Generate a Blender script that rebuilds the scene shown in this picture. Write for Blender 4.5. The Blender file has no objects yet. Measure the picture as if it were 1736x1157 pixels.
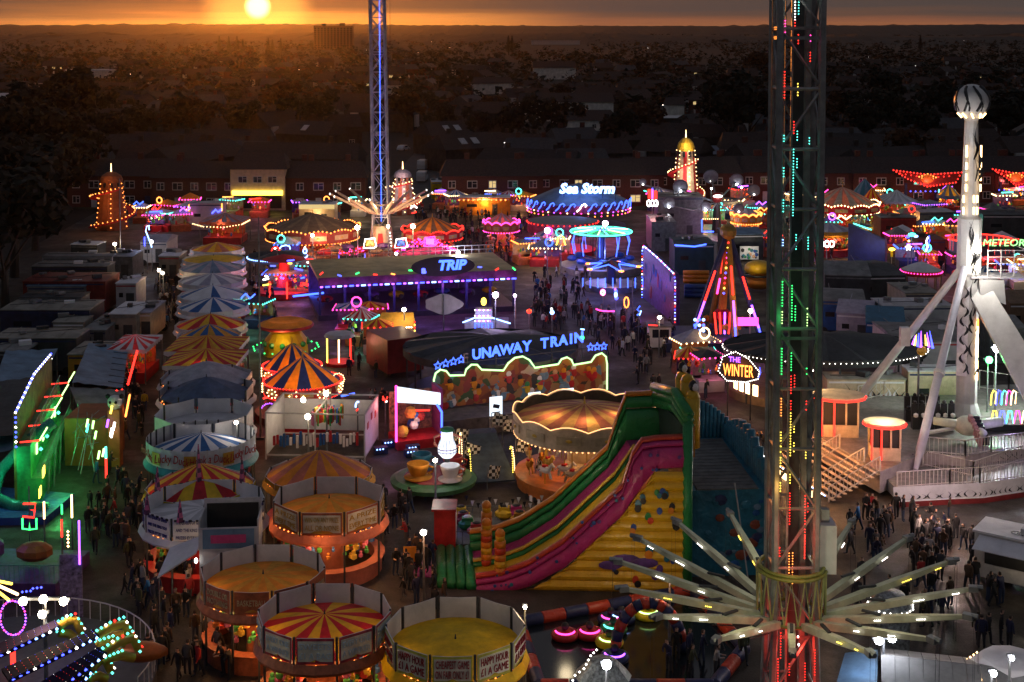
import bpy, math, random
from math import sin, cos, pi, radians, sqrt, atan2
from mathutils import Vector, Matrix
random.seed(7)
SC = bpy.context.scene
COL = SC.collection
# ------------------------------------------------------------------ camera
F, WPX, HPX, CH, V0, PITCH = 2300.0, 1736.0, 1157.0, 32.0, 46.0, radians(3.0)
VPP = V0 + F * math.tan(PITCH)
cam_d = bpy.data.cameras.new('camera'); cam = bpy.data.objects.new('camera', cam_d); COL.objects.link(cam)
cam.location = (0, 0, CH); cam.rotation_euler = (pi / 2 - PITCH, 0, 0)
cam_d.sensor_width = 36.0; cam_d.lens = F / WPX * 36.0
cam_d.shift_y = -(HPX / 2 - VPP) / WPX
cam_d.clip_start = 0.5; cam_d.clip_end = 30000
SC.camera = cam
# ------------------------------------------------------------------ world: dusk sky, orange band at the horizon under grey cloud
SUN_AZ, SUN_EL = radians(-10.6), radians(0.85)
world = bpy.data.worlds.new('World'); SC.world = world; world.use_nodes = True
nt = world.node_tree; nt.nodes.clear()
def N(tree, t, **kw):
    n = tree.nodes.new(t)
    for k, v in kw.items():
        if k.startswith('i_'): n.inputs[k[2:].replace('_', ' ')].default_value = v
        else: setattr(n, k, v)
    return n
def ramp(tree, stops, interp='LINEAR'):
    n = tree.nodes.new('ShaderNodeValToRGB'); cr = n.color_ramp; cr.interpolation = interp
    while len(cr.elements) > 1: cr.elements.remove(cr.elements[-1])
    cr.elements[0].position = stops[0][0]; cr.elements[0].color = tuple(stops[0][1]) + (1,)
    for p, c in stops[1:]:
        e = cr.elements.new(p); e.color = tuple(c) + (1,)
    return n
L = nt.links.new
tc = N(nt, 'ShaderNodeTexCoord'); sep = N(nt, 'ShaderNodeSeparateXYZ'); L(tc.outputs['Generated'], sep.inputs[0])
sky = N(nt, 'ShaderNodeTexSky'); sky.sky_type = 'NISHITA'; sky.sun_disc = False
sky.sun_elevation = SUN_EL; sky.sun_rotation = SUN_AZ; sky.altitude = 40; sky.dust_density = 4
bg_sky = N(nt, 'ShaderNodeBackground', i_Strength=0.05); L(sky.outputs[0], bg_sky.inputs['Color'])
# cloud deck colour by elevation (z of the view direction), warm near the sun
mp = N(nt, 'ShaderNodeMapping'); mp.inputs['Scale'].default_value = (1.2, 1.2, 34); L(tc.outputs['Generated'], mp.inputs[0])
noi = N(nt, 'ShaderNodeTexNoise', i_Scale=2.6, i_Detail=5.0, i_Roughness=0.6); L(mp.outputs[0], noi.inputs['Vector'])
nm = N(nt, 'ShaderNodeMath', operation='MULTIPLY_ADD'); nm.inputs[1].default_value = 0.022; nm.inputs[2].default_value = -0.011
L(noi.outputs[0], nm.inputs[0])
za = N(nt, 'ShaderNodeMath', operation='ADD'); L(sep.outputs['Z'], za.inputs[0]); L(nm.outputs[0], za.inputs[1])
mr = N(nt, 'ShaderNodeMapRange'); mr.inputs['From Min'].default_value = -0.01; mr.inputs['From Max'].default_value = 0.04; L(za.outputs[0], mr.inputs[0])
band = ramp(nt, [(0.0, (.20, .07, .035)), (0.22, (.32, .12, .055)), (0.29, (.26, .10, .055)), (0.37, (.13, .072, .052)), (0.46, (.078, .062, .058)), (0.75, (.062, .056, .056)), (1.0, (.055, .053, .057))])
L(mr.outputs[0], band.inputs[0])
warm = ramp(nt, [(0.0, (.8, .22, .03)), (0.22, (1.0, .34, .06)), (0.32, (.85, .30, .07)), (0.40, (.36, .14, .05)), (0.52, (.14, .075, .045)), (1.0, (.075, .055, .045))])
L(mr.outputs[0], warm.inputs[0])
# angle to the sun direction
sd = (sin(SUN_AZ) * cos(SUN_EL), cos(SUN_AZ) * cos(SUN_EL), sin(SUN_EL))
dot = N(nt, 'ShaderNodeVectorMath', operation='DOT_PRODUCT'); L(tc.outputs['Generated'], dot.inputs[0]); dot.inputs[1].default_value = sd
sw = N(nt, 'ShaderNodeMapRange'); sw.interpolation_type = 'SMOOTHERSTEP'
sw.inputs['From Min'].default_value = cos(radians(15)); sw.inputs['From Max'].default_value = cos(radians(1.0)); L(dot.outputs['Value'], sw.inputs[0])
mixw = N(nt, 'ShaderNodeMix', data_type='RGBA'); L(sw.outputs[0], mixw.inputs[0]); L(band.outputs[0], mixw.inputs[6]); L(warm.outputs[0], mixw.inputs[7])
# higher sky: grey blue dusk cloud, the soft top light of the scene
up = N(nt, 'ShaderNodeMapRange'); up.inputs['From Min'].default_value = 0.05; up.inputs['From Max'].default_value = 0.75; L(sep.outputs['Z'], up.inputs[0])
zen = N(nt, 'ShaderNodeMix', data_type='RGBA'); L(up.outputs[0], zen.inputs[0]); L(mixw.outputs[2], zen.inputs[6]); zen.inputs[7].default_value = (.108, .110, .142, 1)
# sun seen through thin cloud
cs = N(nt, 'ShaderNodeMapRange'); cs.interpolation_type = 'SMOOTHERSTEP'
cs.inputs['From Min'].default_value = cos(radians(.62)); cs.inputs['From Max'].default_value = cos(radians(.1)); L(dot.outputs['Value'], cs.inputs[0])
cb = N(nt, 'ShaderNodeMix', data_type='RGBA'); cb.inputs[6].default_value = (0, 0, 0, 1); cb.inputs[7].default_value = (4.5, 2.8, 1.0, 1); L(cs.outputs[0], cb.inputs[0])
gs = N(nt, 'ShaderNodeMapRange'); gs.interpolation_type = 'SMOOTHERSTEP'
gs.inputs['From Min'].default_value = cos(radians(2.6)); gs.inputs['From Max'].default_value = 1.0; L(dot.outputs['Value'], gs.inputs[0])
gb = N(nt, 'ShaderNodeMix', data_type='RGBA'); gb.inputs[6].default_value = (0, 0, 0, 1); gb.inputs[7].default_value = (1.1, .45, .07, 1); L(gs.outputs[0], gb.inputs[0])
a1 = N(nt, 'ShaderNodeMix', data_type='RGBA', blend_type='ADD'); a1.inputs[0].default_value = 1; L(zen.outputs[2], a1.inputs[6]); L(cb.outputs[2], a1.inputs[7])
a2 = N(nt, 'ShaderNodeMix', data_type='RGBA', blend_type='ADD'); a2.inputs[0].default_value = 1; L(a1.outputs[2], a2.inputs[6]); L(gb.outputs[2], a2.inputs[7])
bg = N(nt, 'ShaderNodeBackground', i_Strength=1.0); L(a2.outputs[2], bg.inputs['Color'])
addb = N(nt, 'ShaderNodeAddShader'); L(bg.outputs[0], addb.inputs[0]); L(bg_sky.outputs[0], addb.inputs[1])
wo = N(nt, 'ShaderNodeOutputWorld'); L(addb.outputs[0], wo.inputs['Surface'])
bg_sky.inputs['Strength'].default_value = 0.05
# ------------------------------------------------------------------ sun
sl = bpy.data.lights.new('sun', 'SUN'); sl.energy = 0.75; sl.angle = radians(1.0); sl.color = (1, .27, .03)
so = bpy.data.objects.new('sun', sl); COL.objects.link(so); so.rotation_euler = Vector(sd).to_track_quat('Z', 'Y').to_euler()
# ------------------------------------------------------------------ exposure and sampling
SC.view_settings.view_transform = 'Standard'; SC.view_settings.look = 'None'; SC.view_settings.gamma = 1; SC.view_settings.exposure = -0.15
cy = SC.cycles; cy.use_denoising = True; cy.max_bounces = 5; cy.diffuse_bounces = 2; cy.glossy_bounces = 2; cy.transmission_bounces = 2
cy.volume_bounces = 0; cy.transparent_max_bounces = 6; cy.sample_clamp_indirect = 1.5; cy.sample_clamp_direct = 0; cy.use_light_tree = True
try: cy.denoiser = 'OPENIMAGEDENOISE'; cy.denoising_input_passes = 'RGB_ALBEDO_NORMAL'
except Exception: pass
cy.caustics_reflective = False; cy.caustics_refractive = False
# ------------------------------------------------------------------ picture to place
def P(u, v, z=0.0):
    """the point at height z that the photograph shows at pixel u, v"""
    d = Vector(((u - WPX / 2) / F, -(v - VPP) / F, -1.0)); d.rotate(cam.rotation_euler)
    t = (z - CH) / d.z
    return Vector((d.x * t, d.y * t, z))
def S(p): return F / p.y            # picture pixels per metre at a point
# ------------------------------------------------------------------ materials
MC = {}
def mat(name, col, rough=.6, var=.22, scale=1.5, metal=0.0, spec=.4):
    if name in MC: return MC[name]
    m = bpy.data.materials.new(name); m.use_nodes = True; t = m.node_tree; b = t.nodes['Principled BSDF']
    b.inputs['Roughness'].default_value = rough; b.inputs['Metallic'].default_value = metal; b.inputs['Specular IOR Level'].default_value = spec
    tcn = N(t, 'ShaderNodeTexCoord'); n = N(t, 'ShaderNodeTexNoise', i_Scale=scale, i_Detail=6.0, i_Roughness=0.65); t.links.new(tcn.outputs['Object'], n.inputs['Vector'])
    lo = tuple(c * (1 - var * 1.6) for c in col); hi = tuple(min(1, c * (1 + var)) for c in col)
    r = ramp(t, [(.3, lo), (.7, hi)]); t.links.new(n.outputs[0], r.inputs[0]); t.links.new(r.outputs[0], b.inputs['Base Color'])
    n2 = N(t, 'ShaderNodeTexNoise', i_Scale=scale * 7, i_Detail=3.0); t.links.new(tcn.outputs['Object'], n2.inputs['Vector'])
    rr = N(t, 'ShaderNodeMapRange'); rr.inputs['To Min'].default_value = max(0.05, rough - .12); rr.inputs['To Max'].default_value = min(1, rough + .15)
    t.links.new(n2.outputs[0], rr.inputs[0]); t.links.new(rr.outputs[0], b.inputs['Roughness'])
    MC[name] = m; return m
def em(name, col, s, sample=True):
    if name in MC: return MC[name]
    m = bpy.data.materials.new(name); m.use_nodes = True; t = m.node_tree; t.nodes.clear()
    e = N(t, 'ShaderNodeEmission', i_Strength=s); e.inputs[0].default_value = tuple(col) + (1,); o = N(t, 'ShaderNodeOutputMaterial'); t.links.new(e.outputs[0], o.inputs[0])
    m.cycles.emission_sampling = 'AUTO' if sample else 'NONE'
    MC[name] = m; return m
def translucent(*ms, k=.3):
    for m in ms:
        t = m.node_tree; b = t.nodes['Principled BSDF']; tr = N(t, 'ShaderNodeBsdfTranslucent'); mx = N(t, 'ShaderNodeMixShader'); mx.inputs[0].default_value = k
        t.links.new(b.inputs['Base Color'].links[0].from_socket, tr.inputs['Color']); t.links.new(b.outputs[0], mx.inputs[1]); t.links.new(tr.outputs[0], mx.inputs[2]); t.links.new(mx.outputs[0], t.nodes['Material Output'].inputs['Surface'])
def creased(*ms, sc=1.2, st=.5, d=.12):
    for m in ms:
        t = m.node_tree; b = t.nodes['Principled BSDF']; tc_ = N(t, 'ShaderNodeTexCoord'); n = N(t, 'ShaderNodeTexNoise', i_Scale=sc, i_Detail=4.0, i_Distortion=.8); t.links.new(tc_.outputs['Object'], n.inputs['Vector']); bp = N(t, 'ShaderNodeBump', i_Strength=st, i_Distance=d); t.links.new(n.outputs[0], bp.inputs['Height']); t.links.new(bp.outputs[0], b.inputs['Normal'])
def checks(name, c1, c2, scale):
    if name in MC: return MC[name]
    m = mat(name, c1); t = m.node_tree; b = t.nodes['Principled BSDF']
    tcn = N(t, 'ShaderNodeTexCoord'); k = N(t, 'ShaderNodeTexChecker', i_Scale=scale); k.inputs[1].default_value = (*c1, 1); k.inputs[2].default_value = (*c2, 1)
    t.links.new(tcn.outputs['Object'], k.inputs[0]); t.links.new(k.outputs[0], b.inputs['Base Color']); return m
WHITE = mat('white canvas', (.72, .70, .72), .7, .12, .8); GREYW = mat('off white panel', (.5, .49, .51), .55, .16, 1.1)
GREY = mat('grey steel', (.20, .21, .22), .45, .3, 2, .4); DGREY = mat('dark tarpaulin', (.045, .05, .055), .6, .4, .5); BLACK = mat('black rubber', (.015, .015, .017), .5)
ASPH = mat('asphalt', (.05, .047, .045), .8, .4, .35); RED = mat('red paint', (.42, .025, .03), .4, .25); YEL = mat('yellow canvas', (.80, .50, .02), .6, .2, 1)
YELR = mat('yellow painted roof', (.72, .52, .01), .65, .25, .8); REDC = mat('red canvas', (.55, .02, .03), .65, .2); BLUEC = mat('blue canvas', (.02, .12, .38), .65, .25); BLUL = mat('light blue tarpaulin', (.13, .23, .34), .55, .3, .6)
ORG = mat('orange canvas', (.70, .28, .02), .65, .22, .8); TAN = mat('tan canvas', (.60, .33, .04), .7, .2); PINKC = mat('faded pink canvas', (.5, .17, .12), .7, .2); CREAM = mat('cream paint', (.55, .44, .30), .5, .2)
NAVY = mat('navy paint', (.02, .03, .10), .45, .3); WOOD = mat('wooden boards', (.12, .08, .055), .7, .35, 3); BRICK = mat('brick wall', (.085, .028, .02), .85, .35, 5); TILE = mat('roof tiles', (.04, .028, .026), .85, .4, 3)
GLASS = mat('window glass', (.02, .022, .028), .12, .2, 1, 0, .6); PINK = mat('magenta vinyl', (.42, .03, .17), .3, .12, .9); VY = mat('yellow vinyl', (.62, .36, .015), .3, .12, .9); VG = mat('green vinyl', (.02, .22, .06), .3, .15, .9)
VR = mat('red vinyl', (.5, .05, .02), .3, .12, .9); VO = mat('orange vinyl', (.62, .20, .015), .3, .12, .9); VB = mat('blue vinyl', (.03, .08, .30), .32, .2, .9); TEAL = mat('teal vinyl', (.02, .16, .24), .35, .3, 1)
PURP = mat('purple panel', (.10, .04, .20), .5, .4, 2); BROWN = mat('brown canvas', (.20, .12, .07), .7, .25); TRAILR = mat('trailer roof', (.20, .20, .195), .6, .35, .7); TRAILB = mat('beige trailer roof', (.27, .25, .21), .65, .3, .7)
translucent(YEL, YELR, REDC, BLUEC, ORG, TAN, PINKC, k=.17); creased(YEL, YELR, REDC, BLUEC, ORG, TAN, PINKC, WHITE, DGREY, BLUL, sc=.9, st=.5); creased(VY, VG, VR, VO, VB, PINK, TEAL, sc=1.6, st=.6, d=.15)
# lights
def E(n, c, s=6, sample=False): return em(n + ' light', c, s, sample)
LW = E('white', (1, .93, .85), 9); LWW = E('warm white', (1, .62, .28), 7); LOR = E('orange', (1, .27, .05), 5); LRD = E('red', (1, .03, .02), 4); LBL = E('blue', (.06, .08, 1), 6); LCB = E('pale blue', (.25, .45, 1), 6)
LPU = E('purple', (.35, .08, 1), 6); LPK = E('pink', (1, .05, .35), 5); LGR = E('green', (.04, 1, .18), 4); LLG = E('lime', (.55, 1, .3), 4); LTE = E('teal', (.1, .9, .7), 4); LYE = E('yellow', (1, .7, .08), 5)
LNB = em('blue neon light', (.05, .12, 1), 5, False); LNG = em('green neon light', (.5, 1, .38), 2.6); LSTAR = em('flood lamp light', (1, .85, .65), 60, False); LSTW = em('white flood lamp light', (.95, .95, 1), 60, False); LSTP = em('violet flood lamp light', (1, .6, 1), 60, False)
LGLOW = em('lit window light', (1, .72, .3), .9); LSCR = em('backlit panel light', (.8, .9, 1), 1.6)
# ------------------------------------------------------------------ mesh builder
class MB:
    def __init__(s, T=None): s.v = []; s.f = []; s.mi = []; s.mats = []; s.T = T or Matrix.Identity(4)
    def m(s, mt):
        if mt not in s.mats: s.mats.append(mt)
        return s.mats.index(mt)
    def add(s, vs, fs, mt):
        b = len(s.v); T = s.T
        s.v.extend([tuple(T @ Vector(p)) for p in vs]); k = s.m(mt)
        for f in fs: s.f.append(tuple(i + b for i in f)); s.mi.append(k)
        return s
    def box(s, c, sz, mt, rz=0, rx=0, ry=0):
        hx, hy, hz = sz[0] / 2, sz[1] / 2, sz[2] / 2; M = Matrix.Translation(c) @ Matrix.Rotation(rz, 4, 'Z') @ Matrix.Rotation(ry, 4, 'Y') @ Matrix.Rotation(rx, 4, 'X')
        vs = [M @ Vector((x, y, z)) for x in (-hx, hx) for y in (-hy, hy) for z in (-hz, hz)]
        return s.add(vs, [(0, 1, 3, 2), (4, 6, 7, 5), (0, 4, 5, 1), (2, 3, 7, 6), (0, 2, 6, 4), (1, 5, 7, 3)], mt)
    def cone(s, p0, p1, r0, r1, mt, n=8, caps=True):
        p0, p1 = Vector(p0), Vector(p1); q = (p1 - p0).to_track_quat('Z', 'Y'); vs = []
        for p, r in ((p0, r0), (p1, r1)):
            for i in range(n): a = 2 * pi * i / n; vs.append(p + q @ Vector((r * cos(a), r * sin(a), 0)))
        fs = [(i, (i + 1) % n, n + (i + 1) % n, n + i) for i in range(n)]
        if caps: fs += [tuple(range(n - 1, -1, -1)), tuple(range(n, 2 * n))]
        return s.add(vs, fs, mt)
    def tube(s, pts, r, mt, n=6, closed=False):
        pts = [Vector(p) for p in pts]; k = len(pts); vs = []; up = Vector((0, 0, 1))
        for i, p in enumerate(pts):
            a = pts[i - 1] if (i or closed) else p; b = pts[(i + 1) % k] if (i < k - 1 or closed) else p
            t = (b - a).normalized(); x = t.cross(up)
            if x.length < .05: x = t.cross(Vector((0, 1, 0)))
            x.normalize(); y = x.cross(t)
            for j in range(n): g = 2 * pi * j / n; vs.append(p + x * (r * cos(g)) + y * (r * sin(g)))
        fs = []
        for i in range(k if closed else k - 1):
            q = (i + 1) % k
            fs += [(i * n + j, i * n + (j + 1) % n, q * n + (j + 1) % n, q * n + j) for j in range(n)]
        if not closed: fs += [tuple(range(n - 1, -1, -1)), tuple(range((k - 1) * n, k * n))]
        return s.add(vs, fs, mt)
    def lathe(s, prof, mt, n=24, c=(0, 0, 0), mats=None, a0=0, a1=2 * pi):
        """prof: (r, z) pairs; mats: alternate per segment"""
        full = abs(a1 - a0 - 2 * pi) < 1e-6; cols = n if full else n + 1; k = len(prof)
        vs = [(c[0] + r * cos(a0 + (a1 - a0) * i / n), c[1] + r * sin(a0 + (a1 - a0) * i / n), c[2] + z) for i in range(cols) for r, z in prof]
        b = len(s.v); s.v.extend([tuple(s.T @ Vector(p)) for p in vs])
        for i in range(n):
            q = (i + 1) % cols; kk = s.m(mats[i % len(mats)] if mats else mt)
            for j in range(k - 1): s.f.append((b + i * k + j, b + q * k + j, b + q * k + j + 1, b + i * k + j + 1)); s.mi.append(kk)
        return s
    def quad(s, a, b, c, d, mt): return s.add([a, b, c, d], [(0, 1, 2, 3)], mt)
    def prism(s, pts, z0, z1, mt, top=None):
        n = len(pts); vs = [(p[0], p[1], z0) for p in pts] + [(p[0], p[1], z1) for p in pts]
        s.add(vs, [(i, (i + 1) % n, n + (i + 1) % n, n + i) for i in range(n)] + [tuple(range(n - 1, -1, -1))], mt)
        return s.add([(p[0], p[1], z1) for p in pts], [tuple(range(n))], top or mt)
    def slab(s, pts, th, mt):
        """polygon given in 3-D, thickened along its normal"""
        pts = [Vector(p) for p in pts]; nrm = (pts[1] - pts[0]).cross(pts[-1] - pts[0]).normalized() * th; n = len(pts)
        return s.add(pts + [p + nrm for p in pts], [tuple(range(n - 1, -1, -1)), tuple(range(n, 2 * n))] + [(i, (i + 1) % n, n + (i + 1) % n, n + i) for i in range(n)], mt)
    def ball(s, c, r, mt, n=8, sc=(1, 1, 1)):
        k = max(3, n // 2 + 1); vs = []
        for j in range(k):
            t = pi * (j + .0) / (k - 1)
            for i in range(n): a = 2 * pi * i / n; vs.append((c[0] + r * sc[0] * sin(t) * cos(a), c[1] + r * sc[1] * sin(t) * sin(a), c[2] + r * sc[2] * cos(t)))
        return s.add(vs, [(j * n + i, (j + 1) * n + i, (j + 1) * n + (i + 1) % n, j * n + (i + 1) % n) for j in range(k - 1) for i in range(n)], mt)
    def bulb(s, c, r, mt):
        x, y, z = c
        return s.add([(x + r, y, z), (x, y + r, z), (x - r, y, z), (x, y - r, z), (x, y, z + r), (x, y, z - r)], [(0, 1, 4), (1, 2, 4), (2, 3, 4), (3, 0, 4), (1, 0, 5), (2, 1, 5), (3, 2, 5), (0, 3, 5)], mt)
    def bulbs(s, pts, sp, r, mts, closed=False):
        pts = [Vector(p) for p in pts]
        if closed: pts.append(pts[0])
        if not isinstance(mts, (list, tuple)): mts = [mts]
        k = 0
        for a, b in zip(pts, pts[1:]):
            L_ = (b - a).length; n = max(1, int(round(L_ / sp)))
            for i in range(n): s.bulb(a.lerp(b, i / n), r, mts[k % len(mts)]); k += 1
        return s
    def build(s, name, parent=None, label=None, smooth=False):
        me = bpy.data.meshes.new(name); me.from_pydata(s.v, [], s.f)
        for mt in s.mats: me.materials.append(mt)
        me.polygons.foreach_set('material_index', s.mi)
        if smooth: me.polygons.foreach_set('use_smooth', [True] * len(s.f))
        me.update(); o = bpy.data.objects.new(name, me); COL.objects.link(o)
        if parent: o.parent = parent
        if label: o['label'] = label
        return o
def tag(o, label=None, cat=None, group=None, kind=None):
    for k, v in (('label', label), ('category', cat), ('group', group), ('kind', kind)):
        if v: o[k] = v
    return o
def thing(name, label, cat, loc=(0, 0, 0), rz=0.0, group=None, scale=1):
    o = bpy.data.objects.new(name, None); COL.objects.link(o); o.location = loc; o.rotation_euler = (0, 0, rz); o.scale = (scale,) * 3; o.empty_display_size = .3
    return tag(o, label, cat, group)
KIDS = {}
def copy_tree(o, parent=None):
    c = o.copy(); COL.objects.link(c)
    if parent: c.parent = parent
    for ch in list(o.children): copy_tree(ch, c)
    return c
def ring(n, r, z=0, a0=0, c=(0, 0)): return [(c[0] + r * cos(a0 + 2 * pi * i / n), c[1] + r * sin(a0 + 2 * pi * i / n), z) for i in range(n)]
def arc(n, r, a0, a1, z=0, c=(0, 0)): return [(c[0] + r * cos(a0 + (a1 - a0) * i / n), c[1] + r * sin(a0 + (a1 - a0) * i / n), z) for i in range(n + 1)]
def text(name, s, size, mt, parent, loc, rz=0, rx=pi / 2, tube=0, ext=.015, shear=0, width=None, bend=0, ry=0, label=None):
    cu = bpy.data.curves.new(name, 'FONT'); cu.body = s; cu.size = size; cu.align_x = 'CENTER'; cu.align_y = 'CENTER'; cu.shear = shear; cu.resolution_u = 2
    if tube: cu.fill_mode = 'NONE'; cu.bevel_depth = tube; cu.bevel_resolution = 1; cu.resolution_u = 2
    else: cu.extrude = ext
    t = bpy.data.objects.new(name, cu); COL.objects.link(t); bpy.context.view_layer.update()
    me = bpy.data.meshes.new_from_object(t.evaluated_get(bpy.context.evaluated_depsgraph_get())); bpy.data.objects.remove(t); bpy.data.curves.remove(cu)
    if len(me.vertices) and width:
        xs = [v.co.x for v in me.vertices]; k = width / max(.01, max(xs) - min(xs))
        for v in me.vertices: v.co.x *= k
    if bend:
        for v in me.vertices: v.co.y += bend * (1 - (2 * v.co.x / (width or 1)) ** 2)
    me.materials.clear(); me.materials.append(mt)
    o = bpy.data.objects.new(name, me); COL.objects.link(o); o.location = loc; o.rotation_euler = Matrix.Rotation(rz, 3, 'Z').to_euler() if not rx else (Matrix.Rotation(rz, 3, 'Z') @ Matrix.Rotation(rx, 3, 'X') @ Matrix.Rotation(ry, 3, 'Z')).to_euler()
    if parent: o.parent = parent
    if label: o['label'] = label
    return o
def light(parent, loc, power, col=(1, .6, .3), r=.25, name='lamp_or_fill_light'):
    l = bpy.data.lights.new(name, 'POINT'); l.energy = power; l.color = col; l.shadow_soft_size = r
    o = bpy.data.objects.new(name, l); COL.objects.link(o); o.location = loc
    if parent: o.parent = parent
    return o
# ------------------------------------------------------------------ ground, fairground, roads, hills
def sheet(name, pts, z, mt, label=None):
    mb = MB(); mb.add([(p[0], p[1], z) for p in pts], [tuple(range(len(pts)))], mt); o = mb.build(name); o['kind'] = 'structure'
    return o
gm = mat('rough grass and scrub', (.010, .009, .007), .95, .45, .02)
g = MB(); NG = 40
g.add([(-9000 + 18000 * i / NG, -600 + 9000 * (j / NG) ** 2, -.02) for j in range(NG + 1) for i in range(NG + 1)], [(j * (NG + 1) + i, j * (NG + 1) + i + 1, (j + 1) * (NG + 1) + i + 1, (j + 1) * (NG + 1) + i) for j in range(NG) for i in range(NG)], gm)
g.build('ground')['kind'] = 'structure'
fm = mat('trampled tarmac', (.056, .043, .033), .75, .42, .25)
ft = fm.node_tree; fb = ft.nodes['Principled BSDF']; ftc = N(ft, 'ShaderNodeTexCoord'); fn = N(ft, 'ShaderNodeTexNoise', i_Scale=.22, i_Detail=8.0, i_Roughness=.7); ft.links.new(ftc.outputs['Object'], fn.inputs['Vector'])
fr_ = ramp(ft, [(.35, (.42, .42, .42)), (.5, (.75, .75, .75)), (.62, (.95, .95, .95))]); ft.links.new(fn.outputs[0], fr_.inputs[0]); ft.links.new(fr_.outputs[0], fb.inputs['Roughness'])
fv = N(ft, 'ShaderNodeTexVoronoi', i_Scale=.16, distance='CHEBYCHEV'); ft.links.new(ftc.outputs['Object'], fv.inputs['Vector']); fv2 = ramp(ft, [(0, (.72, .72, .72)), (.5, (1, 1, 1)), (1, (1.15, 1.12, 1.08))]); fs = N(ft, 'ShaderNodeSeparateColor'); ft.links.new(fv.outputs['Color'], fs.inputs[0]); ft.links.new(fs.outputs[0], fv2.inputs[0])
fg = N(ft, 'ShaderNodeTexNoise', i_Scale=9.0, i_Detail=4.0); ft.links.new(ftc.outputs['Object'], fg.inputs['Vector']); fgr = ramp(ft, [(.3, (.6, .6, .6)), (.7, (1.2, 1.2, 1.2))]); ft.links.new(fg.outputs[0], fgr.inputs[0])
src = fb.inputs['Base Color'].links[0].from_socket; m1 = N(ft, 'ShaderNodeMix', data_type='RGBA', blend_type='MULTIPLY'); m1.inputs[0].default_value = 1; ft.links.new(src, m1.inputs[6]); ft.links.new(fv2.outputs[0], m1.inputs[7]); m2_ = N(ft, 'ShaderNodeMix', data_type='RGBA', blend_type='MULTIPLY'); m2_.inputs[0].default_value = 1; ft.links.new(m1.outputs[2], m2_.inputs[6]); ft.links.new(fgr.outputs[0], m2_.inputs[7]); ft.links.new(m2_.outputs[2], fb.inputs['Base Color'])
bu = N(ft, 'ShaderNodeBump', i_Strength=.35, i_Distance=.05); ft.links.new(fg.outputs[0], bu.inputs['Height']); ft.links.new(bu.outputs[0], fb.inputs['Normal'])
sheet('fairground', [(-62, 30), (62, 30), (125, 236), (-72, 236), (-66, 120)], .004, fm)
rm = mat('road', (.05, .05, .052), .8, .25, .3)
a, b = P(655, 345), P(700, 250)
sheet('side_road', [(a.x - 4, 238), (a.x + 10, 238), (b.x + 16, b.y), (b.x + 2, b.y)], .02, rm)
sheet('back_road', [(-260, 244), (330, 244), (330, 250.5), (-260, 250.5)], .012, rm)
sheet('verge', [(-260, 237.5), (330, 237.5), (330, 243.6), (-260, 243.6)], .016, mat('verge grass', (.03, .04, .018), .95, .4, .6))
# hills: a rolling, wooded skyline some kilometres off
def hills(name, dist, base, amp, seed, mt, depth, n=260):
    rnd = random.Random(seed); ph = [(rnd.uniform(.5, 1.3) / (k + 1), rnd.uniform(0, 6.3), rnd.uniform(1.1, 2.6) * (k + 1)) for k in range(6)]
    vs = []; fs = []; K = 7
    for i in range(n + 1):
        t = i / n * 2 - 1; x = t * dist * .62
        h = base + amp * sum(w * sin(f * t * 3 + p) for w, p, f in ph) + rnd.uniform(0, 2.6) + (rnd.random() < .12) * rnd.uniform(1, 5)
        for j in range(K):
            q = j / (K - 1); e = sin(q * pi / 2) ** 1.3
            vs.append((x * (1 + .08 * q) + rnd.uniform(-6, 6), dist + depth * q, max(0, h) * e + (rnd.uniform(-1, 1.5) if 0 < j < K - 1 else 0) - .5 * (j == 0)))
        vs.append((x, dist + depth * 1.8, -1))
    K += 1
    for i in range(n):
        for j in range(K - 1): fs.append((i * K + j, (i + 1) * K + j, (i + 1) * K + j + 1, i * K + j + 1))
    mb = MB(); mb.add(vs, fs, mt); mb.build(name)['kind'] = 'structure'
hm = mat('wooded hillside', (.014, .012, .010), .95, .45, .01)
hills('hills', 4600, 38, 3.2, 3, hm, 900, 420)
hills('near_hills', 2500, 13, 2.5, 9, hm, 500, 300)
# haze: a closed box of thin, even air round everything
HZ = MB(); HZ.box((0, 3800, 40), (9800, 8600, 88), WHITE); hz = HZ.build('haze'); hz['kind'] = 'stuff'
hmat = bpy.data.materials.new('haze air'); hmat.use_nodes = True; t = hmat.node_tree; t.nodes.clear()
pv = N(t, 'ShaderNodeVolumePrincipled', i_Density=0.000017, i_Anisotropy=0.9); pv.inputs['Color'].default_value = (.95, .93, .9, 1)
oo = N(t, 'ShaderNodeOutputMaterial'); t.links.new(pv.outputs[0], oo.inputs['Volume']); hz.data.materials.clear(); hz.data.materials.append(hmat)
hmat.cycles.homogeneous_volume = True
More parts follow.
